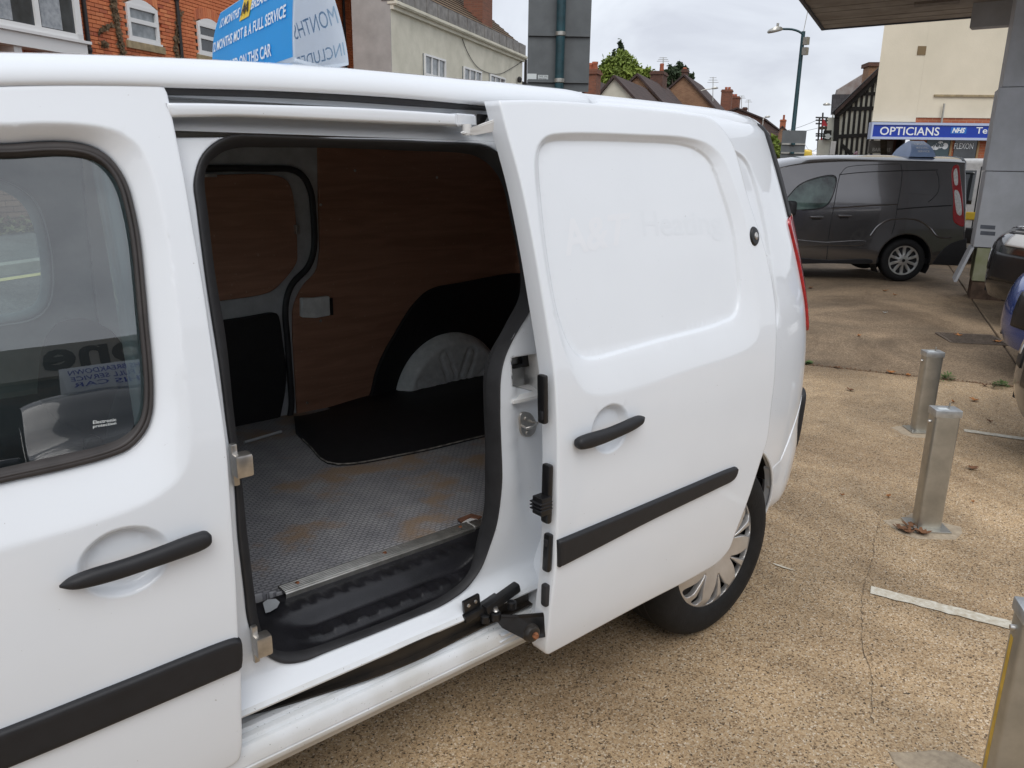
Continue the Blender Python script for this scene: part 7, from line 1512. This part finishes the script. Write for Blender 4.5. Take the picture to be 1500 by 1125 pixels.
tag(mesh('hedge', V, F, mat('hedge_leaf', (.10, .14, .035), .8, col2=(.05, .08, .02), vscale=6), smooth=False), 'clipped green hedge under the blue fascia behind the grey van', 'hedge')

# ---- half timbered building
tp2 = atdepth(1225, 170, 33.0); TW = Wall((tp2[0], tp2[1]), 137); tz = float(g(tp2[0], tp2[1])); tb = thing('half_timbered_house', 'black and white half timbered building with a steep gable', 'house', (tp2[0], tp2[1], tz), world=True)
tu = lambda x, y: TW.uv(x, y)
gb_ = [tu(*p) for p in ((1226, 250), (1226, 166), (1293, 98), (1330, 98), (1330, 250))]; gb_[0] = (gb_[0][0], tz-.3); gb_[-1] = (gb_[-1][0], tz-.3)
FLK = np.array([math.sin(math.radians(61)), math.cos(math.radians(61)), 0]); prism('gable_wall', [TW.P(u, z, 0) for u, z in gb_], FLK*9, M['plaster'], tb)
def beam(p, q, w_, o=.05): 
    a, b = np.array(tu(*p)), np.array(tu(*q)); d = (b-a)/np.linalg.norm(b-a); n_ = np.array([-d[1], d[0]])*w_/2
    prism('timber', [TW.P(*(a+n_), .002), TW.P(*(b+n_), .002), TW.P(*(b-n_), .002), TW.P(*(a-n_), .002)], TW.n*o, M['timber'], tb)
beam((1222, 169), (1294, 100), .34, .16); beam((1225, 200), (1278, 197.5), .15); beam((1237, 160), (1283, 158.5), .15); beam((1262, 138), (1286, 137), .12); beam((1226, 165), (1222, 250), .20, .08)
for x in (1237.5, 1245, 1252.5, 1260, 1267.5, 1275, 1282): beam((x, 161), (x-3.5, 198), .095, .045); beam((x-3.8, 199), (x-8.5, 250), .095, .045)
for x, y in ((1247, 150), (1255, 143), (1263, 135), (1271, 128), (1279, 121), (1286, 114)): beam((x, y), (x-(160-y)*.10, 159.5), .095, .045)
beam((1232, 212), (1258, 236), .14, .06); beam((1258, 236), (1262, 245), .12, .06)
rA = tu(1220, 170); rB = tu(1294, 99); uvwall(prism('roof_slope', [TW.P(rA[0], rA[1], .3), TW.P(rB[0], rB[1]+.05, .3), TW.P(rB[0], rB[1]+.05, .3)+FLK*9, TW.P(rA[0], rA[1], .3)+FLK*9], (0, 0, .18), M['tile_dk'], tb))
c = atdepth(1274, 98, 36); cw = Wall((c[0], c[1]), 137); a, b = cw.uv(1274, 93), cw.uv(1290, 93); wb(cw, 'chimney', a[0], b[0], a[1]-4, a[1], -.9, 0, M['brick_or'], tb, uv=True); wb(cw, 'chimney_cap', a[0]-.08, b[0]+.08, a[1]-.12, a[1]+.05, -1, .1, M['brick_dk'], tb, uv=True)
c = atdepth(1240, 135, 40); cw = Wall((c[0], c[1]), 137); pts = [cw.hit(*p) for p in ((1226, 138), (1228, 131), (1272, 104), (1285, 104), (1285, 140))]; prism('rear_gable', pts, -cw.n*.4, mat('pebbledash', (.36, .33, .31), .9, col2=(.24, .18, .16), vscale=3), tb)
pts = [cw.hit(*p) for p in ((1219, 168), (1221, 138), (1250, 138), (1228, 166))]; uvwall(prism('side_roof', pts, -cw.n*.3, M['slate'], tb))
a, b = tu(1214, 230), tu(1224, 207); window(TW, a[0], b[0], a[1], b[1], tb, 2, (1, 1), .08, .10, pane=M['paned']); wb(TW, 'street_wall', a[0]-.5, a[0]+.9, tz-.3, tu(1217, 205)[1], -9, -.02, M['plaster'], tb, flank=61); wb(TW, 'jetty', tu(1213, 180)[0], tu(1226, 180)[0], tu(1217, 205)[1], tu(1217, 172)[1], -9, -.05, M['plaster'], tb, flank=61)
a, b = tu(1204, 205), tu(1217, 191); hs2 = wb(TW, 'hanging_sign', a[0], b[0], a[1], b[1], .1, .16, M['timber'], tb); q = TW.hit(1211, 200); mesh('sign_emblem', [q+TW.n*.18+TW.d*(.13+.05*math.cos(5*t))*math.cos(t)+np.array([0, 0, .11])*math.sin(t) for t in np.linspace(0, 2*PI, 24, endpoint=False)], [tuple(range(24))], M['sticker'], hs2, smooth=False)
# bunting board leaning in front
q = TW.hit(1252, 238); box('notice', tuple(q+TW.n*.3), (.25, .05, .9), mat('pink_notice', (.55, .42, .50), .6, col2=(.25, .08, .12), vscale=7), tb, R=Matrix.Rotation(-.5, 3, 'Y'))
# ---- scaffold with red sheeting
sp_ = atdepth(1203, 250, 44); SWl = Wall((sp_[0], sp_[1]), 137); sc = thing('scaffold', 'scaffold tower with red sheeting against the far house fronts', 'scaffold', (sp_[0], sp_[1], float(g(sp_[0], sp_[1]))), world=True); M['redsheet'] = mat('red_sheeting', (.34, .022, .030), .7, var=.25, vscale=3)
for x in (1199, 1204, 1209): tube('standard', [SWl.hit(x-4, 262), SWl.hit(x+1.5, 165 if x == 1204 else 172)], .05, M['iron_p'], sc, seg=6)
for y in (172, 176, 181, 196, 199, 205): tube('ledger', [SWl.hit(1195, y), SWl.hit(1213, y+.5)], .045, M['iron_p'], sc, seg=6)
for (p) in (((1202, 185), (1211, 185), (1207, 178), (1204, 174)), ((1199, 212), (1206, 212), (1206, 205), (1201, 201)), ((1193, 252), (1200, 252), (1203, 222), (1197, 222))): prism('red_sheet', [SWl.hit(*k)+SWl.n*.2 for k in p], SWl.n*.06, M['redsheet'], sc)
for y in (186, 213): prism('deck_board', [SWl.hit(1198, y)+SWl.n*.1, SWl.hit(1213, y)+SWl.n*.1, SWl.hit(1213, y+4)+SWl.n*.1, SWl.hit(1198, y+4)+SWl.n*.1], SWl.n*.6, M['bark'], sc)
fh = thing('shop_row', 'far row of pale shop fronts behind the scaffold', 'building', tuple(SWl.P(0, 0)), world=True); wb(SWl, 'wall', SWl.uv(1206, 230)[0], SWl.uv(1226, 230)[0], 0, SWl.uv(1210, 172)[1], -12, -.4, M['cream2'], fh, flank=61)
for x in (1207, 1213): a, b = SWl.uv(x, 240), SWl.uv(x+4, 212); window(SWl, a[0], b[0], a[1], b[1], fh, 1, (1, 1, 1), .07, -.38, pane=M['paned'])
# ---- overhead wires
for i, (p, q, dd) in enumerate((((1098, 190), (1208, 171), 60), ((1100, 183), (1204, 186), 62), ((1178, 209), (1204, 210), 55))):
    a, b = atdepth(*p, dd), atdepth(*q, dd-8); tag(tube('overhead_wire', [a*(1-t)+b*t+np.array([0, 0, -.5*math.sin(PI*t)]) for t in np.linspace(0, 1, 12)], .012, M['iron_p'], seg=4), 'thin sagging overhead wire across the street in front of the sky', 'wire', 'overhead wires')
# ---- blue and white board, far traffic
c = atdepth(1172, 258, 17.0); NW = Wall((c[0], c[1]), 128); bd = thing('notice_board', 'blue notice board in a white frame beside the grey van bonnet', 'board', (c[0], c[1], float(g(c[0], c[1]))), world=True)
a, b = NW.uv(1158, 276), NW.uv(1192, 249); wb(NW, 'frame', a[0], b[0], a[1], b[1], -.03, 0, M['upvc'], bd); wb(NW, 'blue_panel', a[0]+.06, b[0]-.06, a[1], b[1]-.06, 0, .008, mat('board_blue', (.010, .022, .20), .4), bd)
for u in (a[0]+.05, b[0]-.05): wb(NW, 'post', u-.03, u+.03, float(g(c[0], c[1]))-.1, a[1], -.03, 0, M['upvc'], bd)
def far_car(name, label, px, py, depth, col, wpx, tall=False, cat='car'):
    p = atdepth(px, py, depth); T = thing(name, label, cat, tuple(p), math.radians(90-60)+PI, world=False); pt = paint(name+'_paint', col, .2, .35); h = 1.75 if tall else 1.42
    o_ = [(-.85, .25), (-.9, .6), (-.8, .85), (0, .98), (.45, 1.05 if not tall else 1.2), (1.0, h-.05), (1.6, h), (2.6, h), (3.1, h-.12), (3.25, .9), (3.2, .3)]
    B_, wz_, _ = carshape(T, o_, .88, [(0, .32, .36), (2.5, .32, .36)], pt, .25, glass=[(.40, .52)])
    for sg in (-1, 1):
        patch('headlamp', B_, .15, .22, .72*sg-.2, .72*sg+.2, .01, M['lampglass'], T, 3, 3)
        for x in (0, 2.5): lathe('wheel', [(0, .02), (.2, .02), (.31, 0), (.31, -.2)], M['tyre'], T, 18, Matrix.Translation(Vector((x, sg*.86, .31))) @ Matrix.Rotation(PI/2*(1 if sg < 0 else -1), 4, 'X'))
    patch('bumper', B_, .03, .11, -.8, .8, .01, M['trim'], T, 3, 6); return T
far_car('yellow_van', 'yellow van coming down the far end of the street', 1180, 236, 128, (.62, .42, .02), 18, True, 'van'); far_car('white_car', 'small white car following the yellow van far up the street', 1188.5, 235, 138, (.7, .7, .7), 8)
far_car('dark_red_car', 'dark red car on the street beyond the low sign board', 1165, 244.5, 104, (.10, .012, .018), 25); far_car('maroon_car', 'maroon car mostly hidden behind the teal lamp column', 1149, 248, 92, (.16, .012, .02), 20)

# ================================================================== behind the camera: the dealer's own building and stock, which the cab glass mirrors
db = thing('dealer_building', 'low car dealer building with a grey fascia and dark letters', 'building', (-5, -9.5, 0), world=True); M['dgrey'] = mat('dealer_fascia_grey', (.33, .33, .31), .6, var=.06, vscale=2)
box('showroom_wall', (-5, -11.8, 1.35), (16, 4, 2.62), mat('dark_showroom', (.05, .05, .055), .5, var=.3, vscale=1), db); fz = box('fascia_panel', (-5, -9.6, 2.90), (16.2, .3, .46), M['dgrey'], db); box('roof_deck', (-5, -11.9, 3.06), (16.4, 4.2, .10), M['fasciagrey'], db)
for k in range(5):
    x = -11+k*3; box('shop_glass', (x, -9.78, 1.35), (2.6, .04, 2.4), M['carglass'], db); box('glazing_bar', (x+1.5, -9.75, 1.35), (.10, .08, 2.6), M['upvc'], db)
text('fascia_letters', 'one', lambda u, v: (.42-1.26*u, -9.44, 2.74+.32*v), M['ink'], fz, bold=.03, facing=(0, 1, 0))
sc_ = car('stock_car', 'dark blue hatchback with a price on its windscreen behind the photographer', (-.75, -3.7, 0), -PI/2, [(x, z*1.1) for x, z in SUV], paint('midnight_blue', (.020, .026, .040), .4, .3), plate=M['plate_w'], price='£8995', suv=True)
st = thing('roof_sign', 'white tent shaped sign standing on the stock car roof', 'roof sign', (-.75, -3.7, .33), -PI/2)
ss = loft('tent_sheet', [np.array([(1.35+dx, -.45, 1.49+z), (1.35+dx, .45, 1.49+z), (1.75-dx, .45, 1.49+z), (1.75-dx, -.45, 1.49+z)]) for dx, z in ((0, 0), (.05, .09), (.12, .18), (.19, .26))], M['signwhite'], st)
for k, s_ in enumerate(('12 MONTHS BREAKDOWN', 'MOT & A FULL SERVICE', 'ON THIS CAR')): text('lettering', s_, (lambda u, v, k=k: (1.345+.12*((.17-.07*k+.05*v)/.18)**1.2, .40-.8*u, 1.50+.17-.07*k+.05*v)), M['fblue'], ss, bold=.01)
